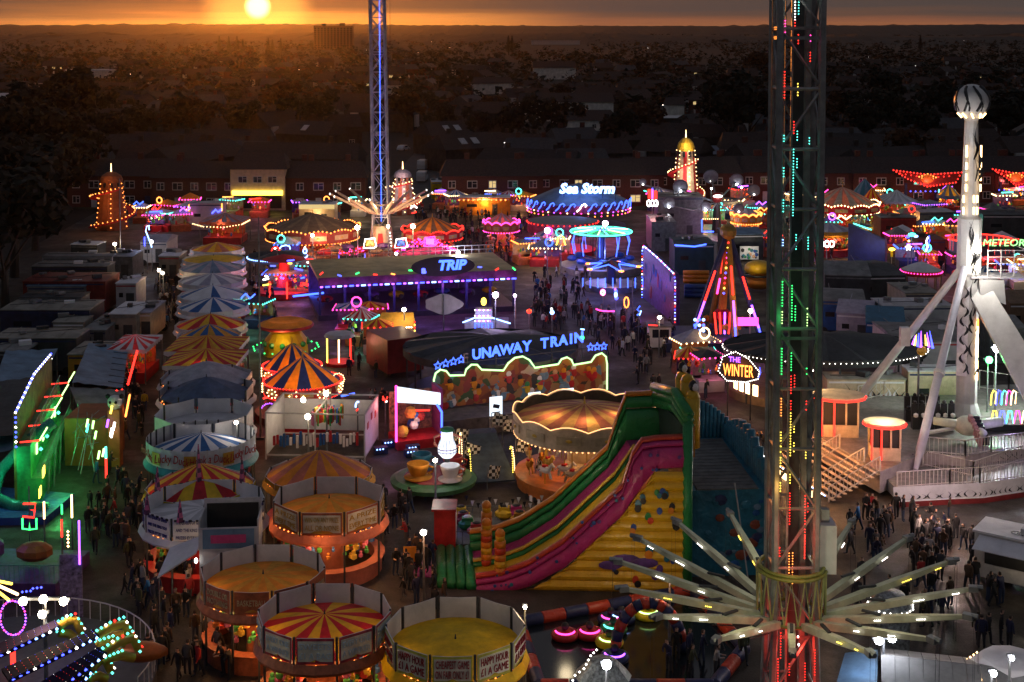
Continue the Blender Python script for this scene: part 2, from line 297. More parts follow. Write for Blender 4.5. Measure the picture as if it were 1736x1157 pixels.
# ------------------------------------------------------------------ trees
FOL = [mat('dark foliage', (.010, .012, .006), .9, .5, 2), mat('autumn foliage', (.06, .022, .005), .9, .5, 2), mat('olive foliage', (.016, .016, .007), .9, .5, 2)]
BARK = mat('bark', (.04, .03, .024), .9)
def crown(mb, c, r, n, leaf, mt, rnd, hz=1.0):
    cl = [(Vector((rnd.gauss(0, .45), rnd.gauss(0, .45), rnd.gauss(0, .42) * hz)) * r, rnd.uniform(.28, .5) * r) for _ in range(11)]
    for _ in range(n):
        cc, cr = rnd.choice(cl); d = Vector((rnd.gauss(0, 1), rnd.gauss(0, 1), rnd.gauss(0, 1))).normalized()
        p = Vector(c) + cc + d * cr * rnd.uniform(.6, 1.05); a = Vector((rnd.uniform(-1, 1), rnd.uniform(-1, 1), rnd.uniform(-.6, .6))).normalized() * leaf; b_ = a.cross(d).normalized() * leaf * rnd.uniform(.6, 1)
        mb.add([p - a, p + b_, p + a, p - b_ * .8], [(0, 1, 2), (0, 2, 3)], mt)
TREES = []
KEEP = [(965, 95, 196, 262), (1145, 26, 196, 235), (1465, 30, 180, 225), (940, 30, 125, 160), (40, 60, 195, 240), (1105, 50, 205, 235), (510, 50, 255, 300), (790, 60, 225, 330), (690, 40, 225, 350), (835, 40, 150, 185), (150, 40, 125, 150), (660, 20, 160, 190), (942, 60, 70, 92), (1205, 50, 280, 330)]
def tree_proto(kind, n, conif=False):
    rnd = random.Random(kind * 7 + n); t = thing('tree', 'x', 'tree'); m = MB()
    m.cone((0, 0, 0), (0.1, 0, 3.4), .34, .2, BARK, 7)
    for k in range(5):
        a = k * 1.3; m.cone((0.08, 0, 2.4 + .3 * k), (2.1 * cos(a), 2.1 * sin(a), 4.6 + .5 * k), .13, .04, BARK, 5)
    m.build('trunk', t); m = MB()
    if conif:
        for k in range(n):
            h = rnd.uniform(.05, 1); r = (1 - h) * 2.3 * rnd.uniform(.5, 1); a = rnd.uniform(0, 6.3); p = Vector((r * cos(a), r * sin(a), 1.4 + h * 9))
            u = Vector((cos(a), sin(a), -.35)) * .5; w = Vector((-sin(a), cos(a), 0)) * .4; m.add([p - w, p + u, p + w], [(0, 1, 2)], FOL[0])
    else: crown(m, (0, 0, 6.2), 3.6, n, .42, FOL[kind], rnd, .8)
    m.build('crown', t); return t
tproto = [tree_proto(0, 1300), tree_proto(1, 1200), tree_proto(2, 1100), tree_proto(0, 900, True)]
tused = [False] * 4
def put_tree(k, x, y, s, label, group='trees among the houses'):
    o = tproto[k] if not tused[k] else copy_tree(tproto[k]); tused[k] = True
    o.location = (x, y, 0); o.scale = (s, s, s * random.uniform(.9, 1.15)); o.rotation_euler.z = random.uniform(0, 6.3); tag(o, label, 'tree', group)
# dark wooded mass left of the fair
for i, (u, v, s, k) in enumerate([(25, 470, 1.9, 0), (60, 425, 1.7, 0), (10, 545, 1.6, 0), (-10, 500, 1.8, 2), (85, 380, 1.6, 2), (20, 400, 1.8, 0), (50, 350, 1.9, 2), (110, 350, 1.5, 0), (-5, 350, 2.0, 0), (70, 322, 1.6, 0), (130, 318, 1.4, 2), (20, 310, 1.8, 0)]):
    p = P(u, v); put_tree(k, p.x, p.y, s, ['tall dark broadleaf tree in the wooded edge left of the fairground', 'x', 'large olive green tree in the wooded edge left of the fairground'][k], 'trees at the left edge of the fair')
tl = ['dark broadleaf tree standing among the unlit houses', 'orange brown autumn tree standing among the unlit houses', 'olive green tree standing among the unlit houses', 'narrow dark conifer rising above the houses']
for u, v, s, k in [(310, 258, 1.9, 1), (330, 255, 1.7, 1), (200, 275, 1.5, 0), (235, 262, 1.3, 2), (480, 215, 1.8, 1), (690, 225, 1.7, 1), (745, 240, 1.2, 2), (1240, 262, 2.3, 0), (1270, 255, 1.7, 0), (1225, 250, 1.5, 0), (1285, 130, 2.2, 1), (1420, 235, 1.7, 1), (1450, 258, 1.4, 2), (1490, 250, 1.6, 2), (1560, 268, 1.5, 0), (1700, 262, 1.9, 0), (1720, 240, 1.7, 2), (930, 265, 1.5, 2), (1045, 282, 1.3, 0), (1090, 265, 1.6, 1), (870, 260, 1.4, 0), (810, 262, 1.2, 0), (130, 235, 2.2, 0), (95, 242, 2.0, 0), (60, 250, 1.8, 0), (1540, 300, 1.2, 1), (1600, 240, 1.8, 0), (410, 245, 1.5, 0), (530, 240, 1.6, 2), (1500, 190, 2, 0)]:
    p = P(u, v + 8); put_tree(k, p.x, p.y, s, tl[k])
rnd = random.Random(5)
for i in range(60):
    u = rnd.uniform(-20, 1756); v = rnd.uniform(118, 250); p = P(u, v)
    if any(abs(u - a) < b + 12 and v > c and v < d + 20 for a, b, c, d in KEEP): continue
    k = rnd.choice([0, 0, 0, 2, 2, 1]); put_tree(k, p.x, p.y, rnd.uniform(.7, 1.25), tl[k])
for u in (372, 388, 402, 412, 455, 462, 476, 862, 868, 1560): p = P(u, 92 + (u % 5)); put_tree(3, p.x, p.y, 1.9, 'narrow dark conifer seen against the glow on the far plain', 'conifers on the far plain')
# far woods that read as one mass
mb = MB(); rnd = random.Random(11)
for i in range(5200):
    v = 53 + 150 * rnd.random() ** 1.7; u = rnd.uniform(-60, 1800)
    if any(abs(u - a) < b and v > c and v < d for a, b, c, d in KEEP): continue
    p = P(u, v); k = 1 + p.y / 2600; s = rnd.uniform(2.2, 4.4) * k; h = rnd.uniform(5, 10) * (1 + .15 * rnd.random()); mt = FOL[rnd.choice([0, 0, 2, 2, 1])]
    for q in range(13 if p.y < 1500 else 8):
        a = rnd.uniform(0, 6.3); r = s * rnd.uniform(.1, 1); z = h * (.25 + .75 * rnd.random() * (1 - .4 * r / s)); c = Vector((p.x + r * cos(a), p.y + r * sin(a), z)); w = s * rnd.uniform(.3, .65)
        mb.add([c + Vector((rnd.uniform(-w, w), rnd.uniform(-w, w), rnd.uniform(-w, w) * .6)) for _ in range(4)], [(0, 1, 2), (0, 2, 3)], mt)
tag(mb.build('woodland'), 'far off woods and hedges spread over the plain to the horizon', 'woodland', None, 'stuff')
# ------------------------------------------------------------------ houses
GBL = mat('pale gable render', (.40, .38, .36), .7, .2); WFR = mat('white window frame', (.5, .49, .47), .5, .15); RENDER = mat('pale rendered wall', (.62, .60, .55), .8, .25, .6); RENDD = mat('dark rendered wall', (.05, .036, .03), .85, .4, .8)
def window(par, x, z, w, h, y, lit=False):
    m = MB(); t = .12
    m.box((x, y - .03, z + h / 2), (w + t, .10, t), WFR); m.box((x, y - .03, z - h / 2), (w + t, .14, t), WFR)
    for q in (-w / 2, 0, w / 2): m.box((x + q, y - .03, z), (.1, .08, h - t), WFR)
    m.box((x + w / 4, y - .028, z + h * .12), (w / 2 - .1, .06, .07), WFR)
    f = m.build('window', par); MB().box((x, y - .004, z), (w, .02, h), LGLOW if lit else GLASS).build('pane', f)
def house(u, v, w, dep, h, label, wall=BRICK, rz=0.0, win=4, rows=2, cat='house', group=None, roof=TILE, rh=2.6, chim=2, hip=1.2, lit=(), pos=None, name='brick_house', curt=False):
    p = pos or P(u, v); o = thing(name, label, cat, p, rz, group)
    m = MB(); m.box((0, dep / 2, h / 2), (w, dep, h), wall); m.build('wall', o)
    m = MB(); e = .45; x0, x1, y0, y1 = -w / 2 - e, w / 2 + e, -e, dep + e; zz = h + .003; a = (x0 + hip, dep / 2, h + rh); b = (x1 - hip, dep / 2, h + rh)
    m.add([(x0, y0, zz), (x1, y0, zz), (x1, y1, zz), (x0, y1, zz), a, b], [(0, 1, 5, 4), (1, 2, 5), (2, 3, 4, 5), (3, 0, 4), (3, 2, 1, 0)], roof); r = m.build('roof', o)
    for k in range(chim): MB().box((-w / 2 + w * (k + .5) / max(1, chim), dep / 2 + .4, h + rh * .6 + .6), (.9, .7, rh * .8 + 1), wall).build('chimney', r)
    for j in range(rows):
        for k in range(win):
            x = -w / 2 + w * (k + .5) / win
            if j == 0 and k % 3 == 1:
                MB().box((x, -.03, 1.05), (1.0, .1, 2.1), WFR if k % 2 else NAVY).build('door', o); continue
            window(o, x, 1.4 + j * 2.7, 1.7 if k % 2 else 1.25, 1.25, 0, (j, k) in lit)
    return o
# the terrace that closes the fairground on the far side
row = [(-5, 352, 17), (190, 352, 16), (262, 350, 15), (330, 356, 15), (470, 356, 17), (556, 356, 13), (835, 352, 18), (925, 350, 17), (1045, 350, 17), (1110, 346, 12), (1190, 346, 14), (1262, 344, 14), (1325, 344, 15), (1425, 346, 17), (1525, 346, 17), (1600, 344, 11), (1672, 344, 15), (1750, 344, 14)]
desc = ['far left behind the dark trees', 'behind the orange lit helter skelter on the left', 'behind the fair between the left helter skelter and the pay booths', 'behind the grey fronted booth at the far left', 'behind the wide brown canopied carousel', 'left of the thin far swing tower', 'left of the blue neon roofed ride', 'directly behind the blue neon lettering', 'right behind the neon roofed ride', 'left of the striped helter skelter tower', 'right of the striped helter skelter tower', 'behind the spider ride with round dishes', 'hidden behind the near swing tower', 'right of the near swing tower', 'behind the small striped carousel on the right', 'left of the tall white ball topped tower', 'right of the tall white ball topped tower', 'at the far right edge of the terrace']
for (u, v, w), d in zip(row, desc):
    house(u, v, w, 8, 5.6, 'dark brick terraced house with white framed windows, ' + d, win=5 if w > 13 else 4, rz=random.uniform(-.06, .06), lit={835: ((1, 2),), 1325: ((1, 2),), 470: ((0, 3),), 1045: ((1, 0), (0, 3)), 1525: ((1, 4),), 262: ((0, 2),)}.get(u, ()))
# shop front with painted wall and cream panels beside the booths
o = house(437, 357, 9.5, 8, 7.2, 'cream walled shop building with a yellow lit shop front', CREAM, win=3, rows=0, cat='shop', chim=0, name='shop_building')
MB().box((0, -.25, 3.1), (8.8, .3, .8), LYE).build('lit_fascia', o); MB().box((0, -.15, 1.5), (8.4, .2, 2.2), GLASS).build('shop_window', o)
for x in (-2.6, 0, 2.6): window(o, x, 5.4, 1.5, 1.1, 0)
# second rows, turned this way and that, with pale skylights and gables
sk = mat('pale roof light', (.42, .42, .43), .4, .2)
def skylight(o, w, dep, h, rh, xs, s=1.6):
    for x in xs:
        n = Vector((0, -rh, -(dep / 2 + .45)));  m = MB(); y0, y1 = dep * .10, dep * .30
        z0 = h + rh * (y0 + .45) / (dep / 2 + .45); z1 = h + rh * (y1 + .45) / (dep / 2 + .45)
        m.slab([(x - s / 2, y0, z0 + .12), (x + s / 2, y0, z0 + .12), (x + s / 2, y1, z1 + .12), (x - s / 2, y1, z1 + .12)], .1, sk); m.build('roof_light', o)
for u, v, w, rz, lab in [(510, 262, 16, -.5, 'dark house with a pale slanted roof light, beside the far swing tower'), (775, 262, 15, .6, 'dark house with two pale roof lights, right of the far swing tower'), (805, 290, 15, .6, 'dark house with two wide pale roof lights, nearest the back road'), (800, 235, 13, .6, 'dark house with one pale roof light farthest up the slope')]:
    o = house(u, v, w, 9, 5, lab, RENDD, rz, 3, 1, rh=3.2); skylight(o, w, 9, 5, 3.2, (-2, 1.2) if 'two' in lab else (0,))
white = [(960, 206, 32, 10, 6.5, 'long white rendered hall with a dark roof beyond the neon ride', 0, RENDER, TILE, 3), (993, 222, 21, 9, 3.2, 'low white building with a dark hipped roof in front of the white hall', 0, RENDER, TILE, 3), (1145, 206, 6, 7, 5.5, 'small pale gabled chapel among the dark roofs', 0, RENDER, TILE, 2.5), (40, 205, 26, 14, 7, 'large shed with a curved pale roof at the far left edge', .1, NAVY, sk, 2.2), (1105, 214, 22, 8, 2.6, 'low building with a pale blue grey flat roof', 0, RENDD, sk, .6), (1205, 288, 16, 10, 3.5, 'low shed with a ribbed grey blue roof behind the striped helter skelter', 0, RENDD, mat('ribbed slate blue roof', (.10, .12, .16), .5, .3), 1.5), (1465, 190, 14, 7, 5, 'white gabled cottage standing alone among dark trees right of the near tower', .5, RENDER, TILE, 4), (940, 135, 26, 10, 7, 'white double gabled house on the far plain', 0, RENDER, TILE, 4), (835, 160, 22, 9, 5, 'pale roofed house beyond the slanted roof lights', .4, RENDER, TILE, 3), (900, 165, 14, 9, 5, 'pair of small white gables beyond the white hall', .1, RENDER, TILE, 2.5), (745, 315, 0, 0, 0, '', 0, None, None, 0), (150, 133, 30, 8, 5, 'faint pale block with square windows on the left plain', 0, RENDER, sk, .6), (660, 168, 9, 8, 6, 'small pale fronted house left of the far swing tower', 0, RENDER, TILE, 2)]
for u, v, w, d_, h, lab, rz, wl, rf, rh in white:
    if w: house(u, v, w, d_, h, lab, wl, rz, max(2, int(w / 5)), 1, roof=rf, rh=rh, chim=0, name='white_building' if wl is RENDER else 'long_shed', cat='building', hip=3 if 'hip' in lab else .6)
p = P(942, 76); o = thing('glasshouse', 'long low pale glasshouse far out on the plain', 'building', p)
m = MB(); m.box((0, 5, 3), (88, 10, 6), sk); m.build('wall', o); m = MB(); m.prism([(-44.5, -.5), (44.5, -.5), (44.5, 10.5), (-44.5, 10.5)], 6.003, 7.5, mat('glass roof', (.3, .3, .32), .3)); m.build('roof', o)
# the tower block on the horizon
p = P(565, 85); o = thing('tower_block', 'broad slab tower block silhouetted beside the setting sun', 'tower block', p)
w = 66 / S(p); h = 32 - (44 - 46) * p.y / F; m = MB(); m.box((0, 8, h / 2), (w, 16, h), mat('tower block concrete', (.12, .08, .06), .85, .2)); m.build('wall', o)
MB().box((-w * .25, 8, h + 1.5), (w * .12, 6, 3), DGREY).build('plant_room', o); MB().box((w * .22, 8, h + 1.8), (w * .14, 6, 3.6), DGREY).build('lift_housing', o)
mm = MB()
for fl in range(11):
    for k in range(12): mm.box((-w / 2 + w * (k + .5) / 12, -.05, 3 + fl * (h - 4) / 11), (w / 12 * .55, .1, 1.5), GLASS)
mm.build('windows', o)['kind'] = 'stuff'
# the suburb beyond: many individual houses in loose streets
protos = []
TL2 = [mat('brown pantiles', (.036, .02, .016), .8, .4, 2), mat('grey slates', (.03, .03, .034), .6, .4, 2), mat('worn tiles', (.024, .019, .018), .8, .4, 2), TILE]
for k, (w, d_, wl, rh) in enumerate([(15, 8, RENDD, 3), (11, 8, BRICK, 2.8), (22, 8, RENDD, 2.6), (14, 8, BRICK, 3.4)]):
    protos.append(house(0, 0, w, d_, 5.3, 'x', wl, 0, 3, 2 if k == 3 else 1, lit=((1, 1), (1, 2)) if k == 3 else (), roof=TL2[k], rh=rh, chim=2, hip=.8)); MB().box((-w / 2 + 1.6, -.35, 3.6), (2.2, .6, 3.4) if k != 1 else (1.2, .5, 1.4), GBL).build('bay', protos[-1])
lb = ['dark semi detached house in the unlit suburb beyond the fair', 'small dark brick house in the unlit suburb beyond the fair', 'long dark terrace of houses in the unlit suburb beyond the fair', 'dark house with one or two warmly lit upstairs windows in the suburb']
used = [False] * 4; rnd = random.Random(21)
for v, n in ((318, 14), (300, 15), (283, 16), (268, 17), (252, 18), (236, 20), (222, 20), (208, 20), (194, 20), (180, 20), (167, 20), (156, 20), (146, 18), (136, 16), (127, 14), (118, 12)):
    off = rnd.random()
    for i in range(n):
        u = (i + off + rnd.uniform(-.28, .28)) / n * 1830 - 45
        if 600 < u < 730 and v > 235: continue
        if any(abs(u - a) < b + 18 and v > c - 2 and v < d + 14 for a, b, c, d in KEEP): continue
        p = P(u, v + rnd.uniform(-3, 3)); k = rnd.choice([0, 0, 0, 1, 1, 2, 2, 0, 1, 3]); o = protos[k] if not used[k] else copy_tree(protos[k]); used[k] = True
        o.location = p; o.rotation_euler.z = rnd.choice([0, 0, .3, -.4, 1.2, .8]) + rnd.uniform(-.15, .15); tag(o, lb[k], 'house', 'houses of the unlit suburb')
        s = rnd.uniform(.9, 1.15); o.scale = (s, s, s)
# parked vans and cars in the side street
VANW = mat('white van paint', (.5, .5, .51), .35, .1)
def car(u, v, label, mt, rz=0, ln=4.4, h=1.5, cat='car', name='parked_car', pos=None):
    p = pos or P(u, v); o = thing(name, label, cat, p, rz); m = MB(); w = 1.8; k = h * .55; van = h > 1.9
    prof = [(-ln / 2, .35), (-ln / 2, k), (-ln * .46, h * .95 if van else k + .1), (-ln * .42 if van else -ln * .3, h), (ln * .18 if van else ln * .12, h), (ln * .32, k + .08), (ln / 2 - .1, k - .1), (ln / 2, .35)]
    m.add([(x, -w / 2, z) for x, z in prof] + [(x, w / 2, z) for x, z in prof], [tuple(range(7, -1, -1)), tuple(range(8, 16))] + [(i, (i + 1) % 8, 8 + (i + 1) % 8, 8 + i) for i in range(8)], mt); m.build('body', o)
    m = MB(); m.box((-.1 if not van else ln * .12, 0, (k + h) / 2 + .02), (ln * .38 if not van else ln * .25, w + .02, (h - k) * .6), GLASS); m.build('side_window', o)
    m = MB(); m.slab([(ln * .32 + .03, -w * .42, k + .12), (ln * .32 + .03, w * .42, k + .12), (ln * .14 + .05, w * .42, h - .06), (ln * .14 + .05, -w * .42, h - .06)], .02, GLASS); m.build('windscreen', o)
    for sx in (-.3, .3):
        for sy in (-1, 1): MB().cone((ln * sx, sy * w * .5 - sy * .12, .33), (ln * sx, sy * w * .5 + sy * .03, .33), .33, .33, BLACK, 12).build('wheel', o)
    return o
for u, v, lab, h, rz in [(718, 288, 'white van parked in the side street behind the far swing tower', 2.3, 1.4), (716, 308, 'white van parked nearest the fair in the side street', 2.2, 1.5), (684, 256, 'pale car parked halfway up the side street', 1.5, 1.2), (150, 205, 'pale car parked on open ground at the left', 1.5, .4), (152, 222, 'white car parked below the pale one at the left', 1.5, .3)]:
    car(u, v, lab, VANW, rz, 5.2 if h > 2 else 4.3, h, 'van' if h > 2 else 'car', 'parked_van' if h > 2 else 'parked_car')

# scattered street lamps of the suburb
rnd = random.Random(61); sl_ = None
for k in range(34):
    u = rnd.uniform(0, 1730); v = rnd.choice([rnd.uniform(70, 130), rnd.uniform(130, 325)]); p = P(u, v); s_ = .5 + p.y / 1100
    if sl_ is None:
        sl_ = thing('street_lamp', 'x', 'street lamp'); MB().cone((0, 0, 0), (0, 0, 6), .08, .05, GREY, 6).build('pole', sl_); MB().ball((0, -.4, 6.1), .16, LW, 6, (1, 1.6, .6)).build('lamp_head', sl_); o = sl_
    else: o = copy_tree(sl_)
    o.location = p; o.scale = (s_, s_, 1); tag(o, 'distant street lamp, a tiny bright point in the dark suburb', 'street lamp', 'street lamps of the dark suburb')
# ------------------------------------------------------------------ round game stalls
def prizes(mb, n, r0, z0, rnd, cols, s=.16):
    for _ in range(n):
        a = rnd.uniform(0, 2 * pi); r = r0 * rnd.uniform(.55, .8); z = z0 + rnd.uniform(0, 1.3); q = s * rnd.uniform(.7, 1.4); mt = rnd.choice(cols)
        mb.ball((r * cos(a), r * sin(a), z), q, mt, 6); mb.ball((r * cos(a), r * sin(a), z + q * 1.3), q * .65, mt, 6)
TOYS = [mat('orange plush', (.6, .22, .04), .8), mat('red plush', (.55, .05, .04), .8), mat('yellow plush', (.65, .45, .06), .8), mat('blue plush', (.05, .15, .5), .8), mat('green plush', (.08, .4, .1), .8), mat('pink plush', (.6, .15, .3), .8)]
def round_stall(u, v, hw, zt, label, roofm, n=10, nr=20, inner=WHITE, outer=CREAM, bh=1.15, rise=.5, drop=None, skirt=None, words=(), wcol=None, wsize=.42, power=160, lcol=(1, .45, .14), boards='all', gap=.12, bulb=LOR, group='round game stalls', posts=True, a0=None, counter=RED, trim=None, cat='stall', name='game_stall'):
    """u, v: picture position of the centre of the board ring's top edge, zt its height, hw its half width in picture pixels"""
    c = P(u, v, zt); R = hw / S(c); c.z = 0; o = thing(name, label, cat, c, 0, group); rnd = random.Random(int(u * 7 + v))
    a0 = (-pi / 2 - pi / n) if a0 is None else a0; zb = zt - bh; drop = drop or 0.35; zr = zb + .25
    m = MB(); m.lathe([(R * .985, zr - .12), (R * .97, zr), (R * .6, zr + rise * .45), (R * .28, zr + rise * .78), (.05, zr + rise), (.0, zr + rise)], roofm[0], nr, mats=roofm, a0=a0, a1=a0 + 2 * pi); m.cone((0, 0, zr + rise - .02), (0, 0, zr + rise + .22), .05, .02, DGREY, 6); m.build('roof', o)
    if boards:
        for i in range(n):
            a = a0 + 2 * pi * i / n; b = a0 + 2 * pi * (i + 1) / n; am = (a + b) / 2
            if boards == 'front' and sin(am) > .35: continue
            if boards == 'back' and sin(am) < -.1: continue
            p, q = Vector((R * cos(a), R * sin(a), 0)), Vector((R * cos(b), R * sin(b), 0)); g_ = gap if n <= 16 else .0; d = (q - p).normalized() * g_; p = p + d; q = q - d
            out = Vector((cos(am), sin(am), 0)); m = MB(); th = .05; sag = -.06 * rnd.random()
            top = [p + Vector((0, 0, zt)), (p + q) / 2 + Vector((0, 0, zt + sag)), q + Vector((0, 0, zt))]; bot = [p + Vector((0, 0, zb)), (p + q) / 2 + Vector((0, 0, zb)), q + Vector((0, 0, zb))]
            tt = [x + out * th for x in top]; bb = [x + out * th for x in bot]
            m.add(top + bot, [(0, 1, 4, 3), (1, 2, 5, 4)], inner); m.add(tt + bb, [(3, 4, 1, 0), (4, 5, 2, 1)], outer)
            m.add(top + tt, [(0, 3, 4, 1), (1, 4, 5, 2)], trim or inner); m.add([top[0], bot[0], bb[0], tt[0]], [(0, 1, 2, 3)], inner); m.add([top[2], bot[2], bb[2], tt[2]], [(3, 2, 1, 0)], inner)
            bo = m.build('board', o)
            if words and sin(am) < .15:
                w_ = words[i % len(words)]; wd = (q - p).length * .84
                pm = (p + q) / 2 + out * (th + .02)
                if outer is not skirt: m2 = MB(Matrix.Rotation(am + pi / 2, 4, 'Z')); m2.box((0, -R * cos(pi / n) - th - .012, (zt + zb) / 2), (wd * 1.1, .015, bh * .78), mat('sign face', (.80, .76, .60), .5)); m2.build('sign_face', bo)
                lines = w_.split('|'); k = len(lines)
                for li, ln in enumerate(lines):
                    text('lettering', ln, wsize, (wcol or RED), bo, (pm.x + out.x * .02, pm.y + out.y * .02, (zt + zb) / 2 + bh * .36 * ((k - 1) / 2 - li)), am + pi / 2, width=min(wd, len(ln) * wsize * .72))
    if posts:
        for i in range(n):
            a = a0 + 2 * pi * i / n; m = MB(); m.box((R * .99 * cos(a), R * .99 * sin(a), (zt + .03) / 2), (.09, .09, zt + .03), DGREY, a); m.build('post', o)
    # skirt under the boards, lit counter, prizes
    m = MB(); m.lathe([(R * 1.0, zb - .005), (R * 1.07, zb - drop * .7), (R * 1.05, zb - drop)], skirt or outer, max(n * 2, 20)); m.build('valance', o)
    m = MB(); m.lathe([(R * .93, 0), (R * .93, .95), (R * .99, .96), (R * .99, 1.02), (R * .80, 1.03), (R * .80, .9)], counter, 24); m.build('counter', o)
    m = MB(); m.lathe([(.9, 0), (.9, 2.6)], counter, 10); prizes(m, int(70 + R * 14), R, 1.15, rnd, TOYS); m.build('prizes', o)
    m = MB(); m.bulbs(ring(n, R * .96, zb - .16, a0), .42, .055, bulb, True); m.build('bulb_string', o)
    for k in range(3): a = -pi / 2 + (k - 1) * 1.25; light(o, (R * .82 * cos(a), R * .82 * sin(a), zb - .35), power / 2.4, lcol, .2)
    return o, c, R
GYEL = mat('lime yellow board', (.64, .60, .08), .5); PALEB = mat('pale blue board', (.62, .74, .80), .5); PINKB = mat('red and pink board', (.45, .06, .08), .5, .4, 3); LILAC = mat('lilac grey canvas', (.36, .34, .42), .7, .2)
TERR = mat('terracotta board', (.42, .12, .05), .5, .3, 3); WB = mat('dark blue lettering', (.03, .03, .22), .5); ORB = mat('orange board', (.55, .27, .05), .5, .3, 3)
GOLD = mat('gold paint', (.6, .38, .05), .35)
round_stall(772, 1060, 121, 4.4, 'yellow roofed round stall with white back boards and red lettering, at the bottom of the photo', [YELR], 10, 20, WHITE, GYEL, 1.25, .35, .55, YELR, ('CHEAPEST GAME|ON FAIR ONLY £1', 'HAPPY HOUR|£1 A GAME', 'HAPPY HOUR|£1 A GAME', 'HAPPY HOUR|£1 A GAME', 'HAPPY HOUR|£1 A GAME', 'HAPPY HOUR|£1 A GAME', 'HAPPY HOUR|£1 A GAME', 'HAPPY HOUR|£1 A GAME', 'HAPPY HOUR|£1 A GAME', 'HAPPY HOUR|£1 A GAME'), RED, .5, power=160, counter=YELR)
round_stall(550, 1034, 115, 4.5, 'round stall with bold red and yellow striped roof and white back boards, left of the plain yellow one', [YEL, REDC], 10, 20, WHITE, PINKB, 1.2, .75, .5, TERR, ('SWEETS|£1 A BAG', 'EVERY ONE|A WINNER'), PALEB, .4, power=330, counter=TERR)
round_stall(446, 962, 107, 4.3, 'round stall with dull orange roof and white back boards, behind the red and yellow striped one', [TAN, ORG], 10, 20, WHITE, TERR, 1.15, .55, .45, TERR, ('BASKETBALL', 'DOUBLE OR|NOTHING'), mat('cream lettering', (.6, .5, .3)), .42, power=330, counter=TERR)
o, c, R = round_stall(346, 846, 104, 4.4, 'round stall with plain white roof, purple lettering and checkered posts, in the left row', [GREYW, WHITE], 10, 20, WHITE, WHITE, 1.2, .45, .45, WHITE, ('THE QUEEN OF GAMES|AND THE KING TOO|PRIZES EVERY TIME',), WB, .26, power=200, counter=RED)
PCH = checks('pink checkered board', (.55, .12, .25), (.10, .03, .08), 3.5)
for i, (a, h) in enumerate([(pi * 1.22, 1.2), (pi * 1.45, 1.3), (pi * 1.68, 1.3), (pi * .85, 1.5), (pi * .6, 2.3), (pi * .35, 1.6)]):
    m = MB(); m.cone((R * cos(a), R * sin(a), 4.3), (R * cos(a), R * sin(a), 4.3 + h), .2, .03, PCH, 4); m.build('finial', o)
m = MB()
for i in range(10):
    for k in range(11):
        a = -pi / 2 - pi / 10 + 2 * pi * i / 10; b = a + 2 * pi / 10; p = Vector((cos(a), sin(a), 0)) * R; q = Vector((cos(b), sin(b), 0)) * R
        if k % 2: x = p.lerp(q, (k + .5) / 11) * 1.02; m.box((x.x, x.y, 4.34), (.18, .06, .12), BLACK, (a + b) / 2 + pi / 2)
m.build('checkered_trim', o)
round_stall(340, 822, 92, 3.6, 'stall with bright yellow and red striped cone roof, just below the blue and white ringed one', [YEL, REDC], 12, 20, inner=WHITE, outer=YELR, bh=.4, rise=1.5, drop=.3, power=120, posts=True, gap=0)
o, c, R = round_stall(341, 738, 91, 4.3, 'round stall with blue and white striped cone roof and a tall pale board ring with duck lettering', [WHITE, BLUEC], 28, 20, GREYW, PALEB, 1.25, 1.15, .5, mat('turquoise valance', (.03, .28, .36), .5), power=150, counter=BLUEC, gap=0)
am = -pi / 2
for da, w_ in ((-.32, 'Lucky Duck'), (.36, 'Hook a Duck'), (-1.05, 'Hook a Duck'), (1.05, 'Lucky Duck')):
    a = -pi / 2 + da; text('lettering', w_, .8, RED, o, ((R + .12) * cos(a), (R + .12) * sin(a), 3.6), a + pi / 2, width=2.6, bend=.13, shear=.2)
for da in (-.68, .03, .72): a = -pi / 2 + da; MB(Matrix.Rotation(a + pi / 2, 4, 'Z')).box((0, -R - .1, 3.6), (.8, .03, .8), GOLD).build('duck_panel', o)
round_stall(346, 697, 84, 4.4, 'white boarded round stall with flat pale roof, directly behind the blue and white ringed one', [GREYW], 8, 16, WHITE, WHITE, 1.3, .2, .4, WHITE, power=100, gap=.15)
round_stall(350, 655, 80, 4.0, 'stall with dark slate blue hipped roof and low grey boards in the left row', [mat('slate blue canvas', (.06, .09, .18), .6, .3)], 8, 8, GREYW, GREYW, .8, 1.3, .4, WHITE, power=80, boards='back')
round_stall(350, 636, 78, 4.0, 'stall with lilac grey peaked roof in the left row', [LILAC], 8, 8, GREYW, GREYW, .5, 1.4, .4, LILAC, power=60, boards='back')
